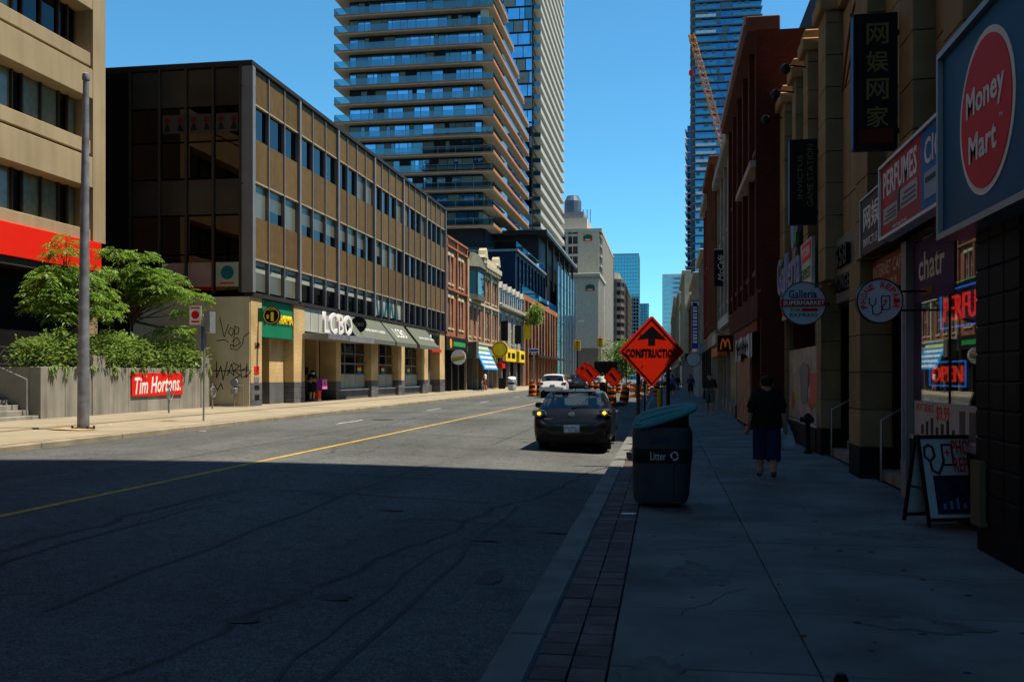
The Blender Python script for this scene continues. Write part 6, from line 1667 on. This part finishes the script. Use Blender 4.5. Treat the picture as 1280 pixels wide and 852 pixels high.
# ================================================================== CARS
m_tyre = M('tyre', (.018, .018, .018), .8); m_rim = M('rim', (.35, .35, .36), .3, .8)
m_cglass = clear_glass('car_glass', (.5, .56, .58)); m_seat = M('seat_fabric', (.03, .03, .033), .9)
m_chrome = M('chrome', (.75, .75, .76), .15, 1.)
m_lens = M('smoked_lens', (.03, .022, .02), .1, spec=.8); m_redlens = M('red_lens', (.28, .012, .01), .15, spec=.8)
def car(name, label, paint, st, L, wheels, rw, lamps='amber', extras=None, hw=.87, plate=(.0, .62), lampz=.92, group=None):
    """st: stations from the rear bumper forward:
       (y, low half-width, mid half-width, belt half-width, bottom z, mid z, belt z, glass-base half-width, roof half-width, roof z, tag)
       tag of the span that starts at the station: '' body, 'r' rear window, 's' side glass, 'p' pillar, 'w' windscreen"""
    t = thing(name, label, 'car', (0, 0, 0), group)
    me = bpy.data.meshes.new('b'); V = []; Fc = []; Mi = []
    nh = 9
    for (y, hl, hm, hb, zb, zm, zt, hg, hr, zr, tg) in st:
        half = [(0, zb), (hl*.9, zb), (hl, zb+.09), (hm, zm), (hb, zt), (hg, zt+.025), (hr, zr-.055), (hr-.09, zr-.01), (0, zr+.02)]
        V += [(x, y, z) for x, z in half] + [(-x, y, z) for x, z in half[1:-1][::-1]]
    n = 2*nh-2
    for i in range(len(st)-1):
        tg = st[i][10]
        for j in range(n):
            k = (j+1) % n; Fc.append((i*n+j, i*n+k, (i+1)*n+k, (i+1)*n+j))
            jj = j if j < nh-1 else n-1-j
            m_ = 0
            if tg == 's' and jj == 5: m_ = 2
            if tg == 'r' and jj in (6, 7): m_ = 1
            if tg == 'w' and jj in (6, 7): m_ = 3
            if jj <= 1: m_ = 4
            Mi.append(m_)
    Fc.append(tuple(range(n-1, -1, -1))); Mi.append(0); q = (len(st)-1)*n; Fc.append(tuple(q+i for i in range(n))); Mi.append(0)
    me.from_pydata(V, [], Fc)
    for k in range(5): me.materials.append(paint)
    me.polygons.foreach_set('material_index', Mi)
    bm = bmesh.new(); bm.from_mesh(me); bmesh.ops.recalc_face_normals(bm, faces=bm.faces[:])
    cl = bm.edges.layers.float.new('crease_edge')
    for e in bm.edges:
        if len({f.material_index for f in e.link_faces}) > 1: e[cl] = .55
        if all(abs(v.co.y-st[0][0]) < 1e-4 for v in e.verts): e[cl] = .35
    bm.to_mesh(me); bm.free()
    tmp = bpy.data.objects.new('b', me); C.objects.link(tmp)
    md = tmp.modifiers.new('s', 'SUBSURF'); md.levels = 2; md.render_levels = 2
    dg = bpy.context.evaluated_depsgraph_get(); m2 = bpy.data.meshes.new_from_object(tmp.evaluated_get(dg)); bpy.data.objects.remove(tmp)
    for mi, nm, mt in ((0, 'body', paint), (1, 'rear_window', m_cglass), (2, 'side_window', m_cglass), (3, 'windscreen', m_cglass), (4, 'underbody', m_tyre)):
        fs = [p for p in m2.polygons if p.material_index == mi]
        if not fs: continue
        mb = MB(); mp = {}
        for p in fs:
            ids = []
            for v in p.vertices:
                if v not in mp: mp[v] = len(mb.v); mb.v.append(tuple(m2.vertices[v].co))
                ids.append(mp[v])
            mb.f.append(tuple(ids)); mb.m.append(0)
        mb.build(nm, mt, t, smooth=True)
    for y in wheels:
        for sx in (-1, 1):
            wc = Vector((sx*(hw-.17), y, rw))
            mb = MB(); mb.lathe([(rw*.62, -.1), (rw*.94, -.11), (rw, -.08), (rw, .08), (rw*.94, .11), (rw*.62, .1)], wc, 24, 'x'); w_ = mb.build('wheel', m_tyre, t, smooth=True)
            mb = MB(); mb.lathe([(rw*.62, .0), (rw*.6, sx*.06), (rw*.2, sx*.085), (rw*.05, sx*.09)], wc, 24, 'x'); mb.build('rim', m_rim, w_, smooth=True)
            mb = MB()
            for a in range(13):
                t0, t1 = pi*a/13, pi*(a+1)/13; R0, R1 = rw*1.02, rw*1.2
                mb.prism([(R0*cos(t0), R0*sin(t0)), (R1*cos(t0), R1*sin(t0)), (R1*cos(t1), R1*sin(t1)), (R0*cos(t1), R0*sin(t1))], lambda u, v, h, wc=wc: (h, wc.y+u, wc.z+v), sx*(hw-.08), sx*(hw-.012))
            mb.build('arch_trim', m_tyre, t)
    for sx in (-1, 1):   # lamp clusters
        lx = hw-.17; yb = st[2][0]
        mb = MB(); loft(mb, [[(sx*(lx+.0)+x*k+sx*.02*q, yb-.06+q*.075, lampz+z*k) for x, z in rrect(.145, .085, 3, 20)] for q, k in ((0, .8), (.6, 1.0), (2.4, 1.02))])
        lm = mb.build('tail_lamp', m_lens if lamps == 'amber' else m_redlens, t, smooth=True)
        if lamps == 'amber': disc('bulb', glow('amber_bulb', (1, .30, .01), 2.2), lm, (sx*(lx+.015), yb-.06, lampz), .042, FRONT, 0, .012, 16); ring('lamp_ring', m_chrome, lm, (sx*(lx+.015), yb-.056, lampz), .075, .008, FRONT, 0, .01, 20); disc('reverse_bulb', m_rim, lm, (sx*(lx-.11), yb-.05, lampz), .04, FRONT, 0, .01, 14)
        elif lamps == 'brake': disc('bulb', glow('brake_bulb', (1, .02, .01), 1.6), lm, (sx*(lx+.015), yb-.06, lampz), .07, FRONT, 0, .012, 12)
        # mirror
        mb = MB(); ym = st[-5][0]-.15; loft(mb, [[(sx*(hw+.11)+x*k, ym+q, st[-5][6]+.10+z*k) for x, z in rrect(.11, .075, 3, 16)] for q, k in ((0, .85), (.03, 1), (.1, .8), (.14, .4))]); mr_ = mb.build('mirror', paint, t, smooth=True)
        box('arm', m_black, mr_, min(sx*(hw-.1), sx*(hw+.05)), max(sx*(hw-.1), sx*(hw+.05)), ym+.04, ym+.09, st[-5][6]+.02, st[-5][6]+.06)
    pz = plate[1]; pl_ = box('number_plate', M('plate_frame', (.3, .3, .3), .4), t, plate[0]-.17, plate[0]+.17, st[0][0]-.035, st[0][0]+.03, pz-.085, pz+.085)
    box('plate_face', M('plate_blue', (.3, .4, .6), .4, var=.5, scale=14), pl_, plate[0]-.155, plate[0]+.155, st[0][0]-.04, st[0][0]-.035, pz-.07, pz+.07)
    # interior
    for sx in (-1, 1):
        mb = MB(); zs = st[3][6]-.25
        for yy in (st[-5][0]-.95, st[4][0]+.75):
            loft(mb, [[(sx*.38+x*k, yy+y_, z) for x, y_ in rrect(.23, .06, 4, 16)] for z, k in ((zs-.2, 1), (zs+.28, .95), (zs+.34, .7), (zs+.36, .4), (zs+.48, .42), (zs+.52, .3))])
        mb.build('seat', m_seat, t, smooth=True)
    box('parcel_shelf', m_seat, t, -.7, .7, st[3][0]+.15, st[3][0]+.5, st[3][6]-.14, st[3][6]-.1)
    if extras: extras(t)
    return t
m_blackpaint = M('black_car_paint', (.004, .004, .005), .3, var=.05, coat=.3, spec=.2)
hatch = [(0, .60, .72, .68, .42, .54, .66, .62, .56, .70, ''), (.05, .74, .80, .77, .30, .52, .74, .70, .64, .78, ''), (.13, .80, .85, .82, .24, .54, .86, .75, .69, .92, ''),
         (.25, .83, .87, .845, .20, .58, .98, .775, .72, 1.03, 'r'), (.45, .84, .875, .85, .19, .6, .985, .78, .70, 1.17, 'r'), (.78, .84, .877, .85, .19, .6, .98, .785, .65, 1.385, ''),
         (.90, .84, .877, .85, .19, .6, .98, .785, .64, 1.43, 's'), (1.75, .84, .877, .85, .19, .6, .965, .78, .625, 1.465, 'p'), (1.86, .84, .877, .85, .19, .6, .963, .78, .625, 1.465, 's'),
         (2.55, .84, .875, .848, .19, .6, .955, .78, .62, 1.43, 'w'), (3.3, .83, .87, .84, .19, .6, .94, .76, .70, 1.0, ''), (3.9, .80, .86, .82, .2, .58, .87, .74, .66, .92, ''), (4.25, .72, .80, .76, .24, .52, .74, .66, .56, .77, ''), (4.42, .5, .62, .58, .34, .5, .62, .5, .42, .64, '')]
def mazda_bits(t):
    # bumper crease, badge, wiper, aerial, exhaust, hatch shut line
    mb = MB(); mb.tube([(x, .045+.10*(abs(x)/.8)**3, .735-.01*(x/.7)**2) for x in [-.78+1.56*i/16 for i in range(17)]], .022, 6); mb.build('bumper_crease', m_blackpaint, t, smooth=True)
    bd = Vector((-.0, .10, .905)); ring('badge', m_chrome, t, bd, .062, .012, FRONT, 0, .02, 24, .05); strokes('badge_wing', m_chrome, t, bd, [[(-.05, .015), (-.02, .02), (0, -.018), (.02, .02), (.05, .015)]], .013, FRONT, 0, .018)
    mb = MB(); mb.tube([(0, .24, 1.055), (.12, .26, 1.075), (.36, .28, 1.08)], [.02, .014, .008], 6); mb.build('wiper', m_black, t)
    mb = MB(); mb.tube([(.02, 1.0, 1.45), (.02, .93, 1.56)], [.012, .006], 6); mb.build('aerial', m_black, t)
    text('model_script', 'MAZDA 3', m_chrome, t, (-.5, .065, .80), .2, .03, FRONT, .003)
    mb = MB(); mb.lathe([(.035, -.05), (.035, .12)], (.5, .1, .27), 10, 'y'); mb.build('exhaust', m_black, t)
    box('hatch_handle', m_black, t, -.2, .2, .055, .075, .775, .80)
    for sx in (-1, 1): box('reflector', m_redlens, t, sx*.7-.07, sx*.7+.07, .035, .06, .52, .56)
    mb = MB(); mb.box(-.5, .5, .74, .84, 1.40, 1.43); mb.build('spoiler', m_blackpaint, t)
    mb = MB(); mb.tube([(-.66, .3, .99), (.0, .24, 1.0), (.66, .3, .99)], .006, 4); mb.build('shut_line', m_tyre, t)
mz = car('hatchback_car', 'black hatchback with amber hazard lamps lit stopped at the right kerb', m_blackpaint, hatch, 4.42, (.92, 3.52), .315, 'amber', mazda_bits, .872, (.0, .56), .93)
place(mz, (-2.05, 21.2, road_z(-2.05)), radians(.6), 0, radians(-.8)); mz.scale = (1.03, 1, .955)
m_whitecar = M('white_car_paint', (.62, .63, .63), .3, var=.03, coat=.6)
def tall(st, kz, y0=0.):
    o = []
    for (y, hl, hm, hb, zb, zm, zt, hg, hr, zr, tg) in st: o.append((y*1.03, hl*1.05, hm*1.06, hb*1.05, zb+.06, zm*1.1, zt*kz, hg*1.04, hr*1.06, zr*kz, tg))
    return o
def steep(st):
    o = []
    for s_ in st:
        y = s_[0]
        if .2 < y < .95: y = .2+(y-.25)*.6
        o.append((y,)+s_[1:])
    return o
suv = tall(steep(hatch), 1.14)
c2 = car('suv_car', 'white estate car seen from behind driving past the striped barrels', m_whitecar, suv, 4.5, (.95, 3.6), .35, 'red', None, .925, (0, .85), 1.02)
place(c2, (-7.55, 64.2, road_z(-7.5)), radians(2))
c3 = car('suv_car', 'dark sport utility car with red brake lamps queuing ahead of the white car', M('dark_car_paint', (.02, .018, .02), .25, coat=1.), tall(steep(hatch), 1.2), 4.5, (.95, 3.6), .36, 'brake', None, .925, (0, .9), 1.08)
place(c3, (-8.35, 91, road_z(-8.3)), radians(1))
c4 = car('hatchback_car', 'silver car half hidden behind the orange diamond signs', M('silver_car_paint', (.45, .46, .48), .3, .5), hatch, 4.4, (.92, 3.52), .315, 'red', None, .872, (0, .56), .93)
place(c4, (-6.9, 104, road_z(-7)), 0)
c5 = car('suv_car', 'pale blue car far down the right-hand lane', M('blue_car_paint', (.10, .16, .22), .3, coat=.6), suv, 4.5, (.95, 3.6), .35, 'red', None, .925, (0, .85), 1.02)
place(c5, (-3.6, 118, road_z(-4)), radians(180))

# ================================================================== PEOPLE
m_skin = M('skin', (.42, .24, .16), .55, var=.06); m_hair = M('dark_hair', (.015, .012, .01), .6)
def person(label, loc, rz, h, regions, pose=None, hair=True, legs='skin', mask=False, long_top=False, skirt=None):
    """one continuous skinned body; regions: colours for top, bottom, shoe"""
    t = thing('person', label, 'person')
    J = {'pelvis': (0, 0, .555), 'waist': (0, .005, .64), 'chest': (0, .0, .76), 'neck0': (0, -.005, .845), 'neck': (0, .0, .872), 'head': (0, .012, .915), 'crown': (0, .01, .965),
         'shL': (-.105, 0, .815), 'elL': (-.145, -.02, .635), 'wrL': (-.15, .03, .49), 'shR': (.105, 0, .815), 'elR': (.145, -.02, .635), 'wrR': (.15, .03, .49),
         'hipL': (-.055, 0, .53), 'knL': (-.06, .012, .29), 'anL': (-.06, -.015, .05), 'toL': (-.07, .07, .018), 'hipR': (.055, 0, .53), 'knR': (.06, .012, .29), 'anR': (.06, -.015, .05), 'toR': (.07, .07, .018)}
    if pose: J.update(pose)
    Rd = dict(pelvis=.098, waist=.088, chest=.096, neck0=.052, neck=.036, head=.056, crown=.05, shL=.046, shR=.046, elL=.03, elR=.03, wrL=.019, wrR=.019, hipL=.062, hipR=.062, knL=.042, knR=.042, anL=.027, anR=.027, toL=.022, toR=.022)
    E = [('pelvis', 'waist', 'top' if long_top else 'bottom'), ('waist', 'chest', 'top'), ('chest', 'neck0', 'top'), ('neck0', 'neck', 'skin'), ('neck', 'head', 'skin'), ('head', 'crown', 'skin')]
    for s in 'LR': E += [('neck0', 'sh'+s, 'top'), ('sh'+s, 'el'+s, 'top'), ('el'+s, 'wr'+s, 'skin'), ('pelvis', 'hip'+s, 'bottom'), ('hip'+s, 'kn'+s, 'bottom'), ('kn'+s, 'an'+s, legs), ('an'+s, 'to'+s, 'shoe')]
    nm = list(J); me = bpy.data.meshes.new('p')
    me.from_pydata([tuple(Vector(J[k])*h) for k in nm], [(nm.index(a), nm.index(b)) for a, b, _ in E], [])
    o = bpy.data.objects.new('p', me); C.objects.link(o)
    o.modifiers.new('k', 'SKIN').use_smooth_shade = True
    for i, k in enumerate(nm):
        sv = me.skin_vertices[0].data[i]; r = Rd[k]*h*1.12; sv.radius = (r*(1.15 if k in ('pelvis', 'waist', 'chest') else 1), r*(.78 if k in ('pelvis', 'waist', 'chest') else 1)); sv.use_root = k == 'pelvis'
    md = o.modifiers.new('s', 'SUBSURF'); md.levels = 2; md.render_levels = 2
    dg = bpy.context.evaluated_depsgraph_get(); m2 = bpy.data.meshes.new_from_object(o.evaluated_get(dg)); bpy.data.objects.remove(o)
    names = ['skin', 'top', 'bottom', 'shoe']; cols = [m_skin, regions['top'], regions['bottom'], regions['shoe']]
    segs = [(Vector(J[a])*h, Vector(J[b])*h, names.index(r)) for a, b, r in E]
    mb = MB(); mb.v = [tuple(v.co) for v in m2.vertices]
    for p in m2.polygons:
        c = p.center; best = 9; bi = 0
        for a, b, r in segs:
            d = b-a; q = max(0, min(1, (c-a).dot(d)/d.length_squared)); e = (c-(a+d*q)).length
            if e < best: best = e; bi = r
        mb.f.append(tuple(p.vertices)); mb.m.append(bi)
    # hands: palm and five fingers
    mb.k = 0
    for s, sx in (('L', -1), ('R', 1)):
        a, b = Vector(J['el'+s])*h, Vector(J['wr'+s])*h; d = (b-a).normalized(); w = d.cross(Vector((sx, 0, 0)));  w = (w if w.length > .1 else Vector((0, 1, 0))).normalized()
        mb.tube([b-d*.01*h, b+d*.03*h, b+d*.055*h], [.02*h, .024*h, .02*h], 8)
        for i, ln in enumerate((.034, .042, .044, .038)):
            q = b+d*.05*h+w*(i-1.5)*.0105*h; mb.tube([q, q+d*ln*h*.55, q+d*ln*h*.9-Vector((sx*.012*h, 0, 0))], [.0058*h, .0052*h, .004*h], 5)
        q = b+d*.02*h+w*.02*h; mb.tube([q, q+(d+w).normalized()*.028*h, q+(d*1.4+w*.6).normalized()*.046*h], [.0065*h, .006*h, .0045*h], 5)
    mb.build('body', cols, t, smooth=True, fix=False)
    hc = Vector(J['head'])*h; cw = Vector(J['crown'])*h
    if hair:
        mb = MB(); P = []
        for k in range(9):
            th = -.75+k*(pi/2+.75)/8; P.append([hc+Vector((.062*h*cos(th)*cos(2*pi*i/16), (-.012+(.072*cos(th)*sin(2*pi*i/16)))*h, (.028+.062*sin(th))*h)) for i in range(16)])
        for r_ in P:
            for i, q in enumerate(r_):
                if q.y > hc.y+.01*h and q.z < hc.z+.045*h: r_[i] = Vector((q.x*.98, q.y, hc.z+.045*h))
        loft(mb, P); mb.build('hair', m_hair, t, smooth=True)
    for sx in (-1, 1):
        mb = MB(); mb.lathe([(.001*h, -.006*h), (.007*h, -.003*h), (.007*h, .003*h), (.001*h, .006*h)], hc+Vector((sx*.02*h, .058*h, .012*h)), 8, 'y'); mb.build('eye', m_hair, t)
        mb = MB(); loft(mb, [[hc+Vector((sx*(.056+q)*h, y_*h-.002*h, (z_-.0)*h)) for y_, z_ in rrect(.01*k, .018*k, 2, 10)] for q, k in ((0, 1), (.006, 1.1), (.009, .6))]); mb.build('ear', m_skin, t, smooth=True)
    mb = MB(); mb.tube([hc+Vector((0, .055*h, .012*h)), hc+Vector((0, .072*h, -.008*h)), hc+Vector((0, .056*h, -.012*h))], [.004*h, .009*h, .004*h], 6); mb.build('nose', m_skin, t, smooth=True)
    if mask:
        mb = MB(); loft(mb, [[hc+Vector((x*h*k, (.045+q)*h, (-.022+z)*h*1) ) for x, z in rrect(.042, .03, 3, 14)] for q, k in ((0, 1), (.02, .9), (.034, .4))]); mb.build('face_mask', M('pale_mask', (.5, .58, .6), .8), t, smooth=True)
    else:
        box('mouth', M('lips', (.3, .1, .08), .6), t, -.016*h, .016*h, hc.y+.05*h, hc.y+.056*h, hc.z-.03*h, hc.z-.024*h)
    if skirt:   # loose garment hanging from the waist: rings
        mb = MB(); R = []
        for z, rx, ry in skirt: R.append([Vector((rx*cos(2*pi*i/22)*(1+.05*sin(i*2.1)), ry*sin(2*pi*i/22)*(1+.06*sin(i*1.7)), z))*h for i in range(22)])
        loft(mb, R); mb.build('skirt', regions['bottom'], t, smooth=True)
    place(t, loc, rz); return t
m_blkcloth = M('black_cloth', (.013, .013, .014), .9); m_navycloth = M('navy_cloth', (.02, .02, .075), .9); m_sandal = M('dark_sandal', (.03, .018, .015), .7)
m_whitecloth = M('white_cloth', (.6, .6, .58), .9); m_greycloth = M('grey_cloth', (.1, .1, .1), .9); m_shoe_g = M('grey_shoe', (.25, .26, .3), .7)
walk_pose = {'knL': (-.062, .045, .285), 'anL': (-.062, .03, .05), 'toL': (-.07, .115, .018), 'knR': (.062, -.005, .285), 'anR': (.062, -.085, .058), 'toR': (.068, -.005, .018),
             'elL': (-.155, -.035, .64), 'wrL': (-.175, .02, .50), 'elR': (.155, -.02, .64), 'wrR': (.175, .03, .49)}
w2 = person('person walking away in black top and navy cropped trousers carrying a plastic bag', (1.63, 15.65, .003), radians(-4), 1.64, dict(top=m_blkcloth, bottom=m_navycloth, shoe=m_sandal), walk_pose, True, 'skin', False, True)
# loose clothing: wide tunic and cropped trousers as garments of the figure
mb = MB(); loft(mb, [[Vector((rx*cos(2*pi*i/24)*(1+.04*sin(i*2.3)), ry*sin(2*pi*i/24), z)) for i in range(24)] for z, rx, ry in ((.80, .235, .15), (.82, .245, .16), (1.0, .235, .155), (1.2, .225, .145), (1.34, .215, .125), (1.40, .14, .085))]); tun = mb.build('tunic', m_blkcloth, w2, smooth=True)
for sx, ky, ay in ((-1, .07, .055), (1, -.005, -.075)):
    mb = MB(); mb.tube([(sx*.095, 0, .88), (sx*.1, ky*.55, .66), (sx*.102, ky, .46), (sx*.104, ay, .29)], [.118, .122, .115, .112], 16); mb.build('trouser_leg', m_navycloth, w2, smooth=True)
    mb = MB(); mb.tube([(sx*.16, 0, 1.33), (sx*.235, -.04, 1.12)], [.085, .09], 10); mb.build('sleeve', m_blkcloth, w2, smooth=True)
bag('plastic_bag', 'crumpled pale blue plastic bag held by the person walking away', (1.97, 15.72, .45), .36, .11, m_bagw)
orange = tag(MB().lathe([(.005, 0), (.035, .02), (.04, .045), (.03, .07), (.005, .08)], (1.32, 15.75, .69), 10).build('orange_drink', M('orange_thing', (.7, .1, .03), .5)), 'small bright orange item in the hand of the person walking away', 'drink')
# woman waiting by the liquor store with pink bag
hold = {'elR': (.15, .0, .65), 'wrR': (.06, .12, .68), 'elL': (-.15, .0, .65), 'wrL': (-.06, .12, .69), 'head': (0, .03, .905), 'crown': (0, .045, .95)}
person('person in black dress and face mask looking at a phone beside the liquor store entrance', (-17.75, 46.0, .318), radians(-130), 1.62, dict(top=m_blkcloth, bottom=m_blkcloth, shoe=m_shoe_g), hold, True, 'skin', True, True, ((.30, .12, .10), (.33, .125, .105), (.5, .105, .085), (.62, .09, .07)))
pb = thing('shopping_bag', 'large pink and purple shopping bag held in front of the liquor store entrance', 'bag', (-17.3, 46.3, .9))
mb = MB(); mb.box(-17.42, -17.22, 46.0, 46.75, .95, 1.45); mb.build('sack', M('pink_bag', (.65, .16, .42), .6), pb)
mb = MB(); mb.box(-17.44, -17.2, 45.975, 46.0, .93, 1.47); mb.build('gusset', M('purple_bag', (.25, .02, .35), .6), pb)
disc('print', M('bag_print', (.15, .2, .1)), pb, (-17.22, 46.4, 1.2), .12, EAST, 0, .004, 12)
mb = MB(); mb.tube([(-17.32, 46.2, 1.45), (-17.34, 46.35, 1.6), (-17.32, 46.5, 1.45)], .012, 5); mb.build('handle', M('purple_bag', (.25, .02, .35), .6), pb)
rbag = thing('shopping_bag', 'small red and white bag standing at the feet beside the pink bag', 'bag', (-17.6, 46.5, .32))
box('sack', M('red_bag', (.65, .06, .03), .6), rbag, -17.75, -17.55, 46.35, 46.75, .40, .88); box('base', m_white, rbag, -17.75, -17.55, 46.35, 46.75, .32, .40)
# further figures
person('person in dark shorts and t-shirt walking along the shaded far pavement', (1.9, 40.5, .003), radians(176), 1.74, dict(top=M('charcoal_cloth', (.03, .03, .035), .9), bottom=m_greycloth, shoe=m_shoe_g), walk_pose)
for i, (x, y, rz, tp, bt_, lb_) in enumerate((
    (.6, 72, 0, M('blue_shirt', (.06, .1, .2), .9), m_navycloth, 'distant person in blue shirt walking away on the right pavement'),
    (1.0, 76, 180, m_blkcloth, m_greycloth, 'distant person in black on the right pavement'),
    (1.9, 70, 170, M('dull_blue_shirt', (.04, .06, .12), .9), m_blkcloth, 'distant person in dull blue under the round pale sign'),
    (.1, 88, 0, m_whitecloth, m_navycloth, 'distant person in white top at the sunlit crossing'),
    (-16.4, 86.2, 90, m_whitecloth, M('rust_cloth', (.25, .07, .04), .9), 'person in white top and rust shorts by the pale litter bin'))):
    person(lb_, (x, y, .003 if x > -5 else .265), radians(rz), 1.7, dict(top=tp, bottom=bt_, shoe=m_shoe_g), walk_pose if i % 2 == 0 else None)
# cyclist between the barrels
ride = {'knL': (-.06, .12, .36), 'anL': (-.06, .05, .17), 'toL': (-.06, .13, .15), 'knR': (.06, .1, .30), 'anR': (.06, .0, .1), 'toR': (.06, .09, .08), 'chest': (0, .08, .75), 'waist': (0, .03, .64), 'neck0': (0, .11, .835), 'neck': (0, .125, .862), 'head': (0, .145, .905), 'crown': (0, .145, .95),
        'shL': (-.105, .1, .80), 'shR': (.105, .1, .80), 'elL': (-.15, .17, .69), 'wrL': (-.13, .27, .62), 'elR': (.15, .17, .69), 'wrR': (.13, .27, .62)}
person('cyclist in white shirt riding away between the barrels', (-3.7, 57.5, road_z(-3.7)+.12), 0, 1.72, dict(top=m_whitecloth, bottom=m_blkcloth, shoe=m_blkcloth), ride)
bi = thing('bicycle', 'black bicycle ridden between the orange barrels', 'bicycle')
for y in (-.5, .55):
    mb = MB(); mb.tube([(0, y+.33*cos(2*pi*k/24), .34+.33*sin(2*pi*k/24)) for k in range(25)], .018, 6, False); wq = mb.build('wheel', m_tyre, bi, smooth=True)
    mb = MB()
    for k in range(8): mb.tube([(0, y, .34), (0, y+.32*cos(2*pi*k/8), .34+.32*sin(2*pi*k/8))], .003, 3)
    mb.build('spokes', m_steel, wq)
mb = MB()
for a, b in (((0, -.5, .34), (0, 0, .32)), ((0, 0, .32), (0, -.15, .85)), ((0, -.15, .8), (0, .42, .82)), ((0, 0, .32), (0, .42, .78)), ((0, .38, .95), (0, .55, .34)), ((0, -.5, .34), (0, -.14, .78))): mb.tube([a, b], .017, 6)
mb.build('frame', m_blackpaint, bi)
mb = MB(); mb.tube([(-.28, .44, 1.02), (0, .4, .98), (.28, .44, 1.02)], .014, 6); mb.build('handlebar', m_black, bi)
mb = MB(); loft(mb, [[(x, y-.15, z) for x, y in rrect(.07, .13, 2.5, 14)] for z in (.86, .92)]); mb.build('saddle', m_black, bi)
place(bi, (-3.7, 57.5, road_z(-3.7)))

# ================================================================== FAR STREET: SIGNALS, LAMPS, TREE
m_sig = M('signal_yellow', (.62, .36, .02), .5)
def signal(label, x, y, z, h=7, base_z=0.):
    t = thing('traffic_signal', label, 'traffic signal', (x, y, base_z), 'yellow traffic signals at the far crossing')
    mb = MB(); mb.tube([(x, y, base_z), (x, y, h)], .09, 8); mb.build('pole', m_black, t)
    hd_ = box('head', m_sig, t, x-.5, x+.5, y-.35, y-.1, z, z+1.6, .03)
    for k, cc in enumerate(((.05, .2, .08), (.3, .15, .02), (.25, .02, .02))): disc('lens', M('lens_%d' % k, cc, .3), hd_, (x, y-.35, z+.3+.5*k), .17, FRONT, 0, .05, 12)
signal('yellow traffic signal on a black pole before the hotel wing', -13.6, 150, 5.6, 7.4, .26)
signal('yellow traffic signal near the leafy tree at the far crossing', -11.0, 165, 6.6, 8.4, .1)
signal('yellow traffic signal hanging over the road works beside the leafy tree', -6.5, 165, 5.8, 8.0, 0)
sl_ = thing('street_lamp', 'slim curved street lamp before the hotel wing', 'street lamp', (-13.4, 140, .26))
mb = MB(); mb.tube([(-13.4, 140, .26), (-13.4, 140, 8.6), (-13.1, 140, 9.4), (-12.4, 140, 9.7)], [.11, .08, .06, .05], 8); mb.build('pole', m_steel, sl_, smooth=True)
mb = MB(); mb.box(-12.6, -11.8, 139.85, 140.15, 9.6, 9.8); mb.build('luminaire', m_white, sl_)
round_tree('street_tree', 'broad leafy green tree at the far end of the street', (-9.0, 205, 0), 9.2, 4.2, 43, 4200, .5, leafmat('far_leaf', (.06, .14, .015), (.16, .3, .04)), grp=None)
ad = thing('dark_message_board', 'black message board trailer behind the paired diamond signs', 'sign board', (-4.2, 70, 0))
box('screen', m_black, ad, -5.1, -3.4, 69.9, 70.1, 1.7, 2.7, .03); box('mast', m_black, ad, -4.35, -4.15, 70, 70.2, .4, 1.7)
tr_ = box('trailer', m_black, ad, -5.0, -3.5, 69.3, 70.9, .3, .5)
for sx in (-4.9, -3.6): mb = MB(); mb.lathe([(.28, -.08), (.28, .08)], (sx, 70.1, .28), 14, 'x'); mb.build('wheel', m_tyre, ad)
pbx = thing('delivery_carton', 'tan carton stacked behind the white car', 'carton', (-10.9, 108, .1))
box('carton', m_card, pbx, -11.6, -10.1, 108, 109.2, .15, 1.65, .02)
box('tape', M('carton_tape', (.3, .2, .1), .5), pbx, -11.605, -10.095, 108.5, 108.7, .149, 1.656)
box('pallet', M('pallet_wood', (.25, .17, .09), .9), pbx, -11.7, -10.0, 107.9, 109.3, .02, .15)
sgn = thing('street_name_sign', 'blue and white street name sign over the left pavement before the orange podium', 'sign', (-13.9, 100, .26))
mb = MB(); mb.tube([(-13.9, 101, .26), (-13.9, 101, 4.6)], .05, 7); mb.build('pole', m_steel, sgn)
box('plate', m_white, sgn, -14.5, -13.3, 100.92, 100.95, 4.15, 4.55); box('plate_band', M('royal_blue_sign', (.03, .08, .35), .5), sgn, -14.4, -13.4, 100.9, 100.92, 4.22, 4.45)
sw = thing('sandwich_board', 'black sandwich board with white lettering blocks outside the old shop', 'sandwich board', (-16.6, 96.5, .26))
for s_ in (-1, 1):
    mb = MB(); mb.prism([(-.3, 0), (.3, 0), (.3, 1.1), (-.3, 1.1)], lambda u, v, h, s_=s_: (-16.6+u, 96.5+s_*(.3-.24*v)+h, .265+v), 0, .03); b_ = mb.build('board', m_black, sw)
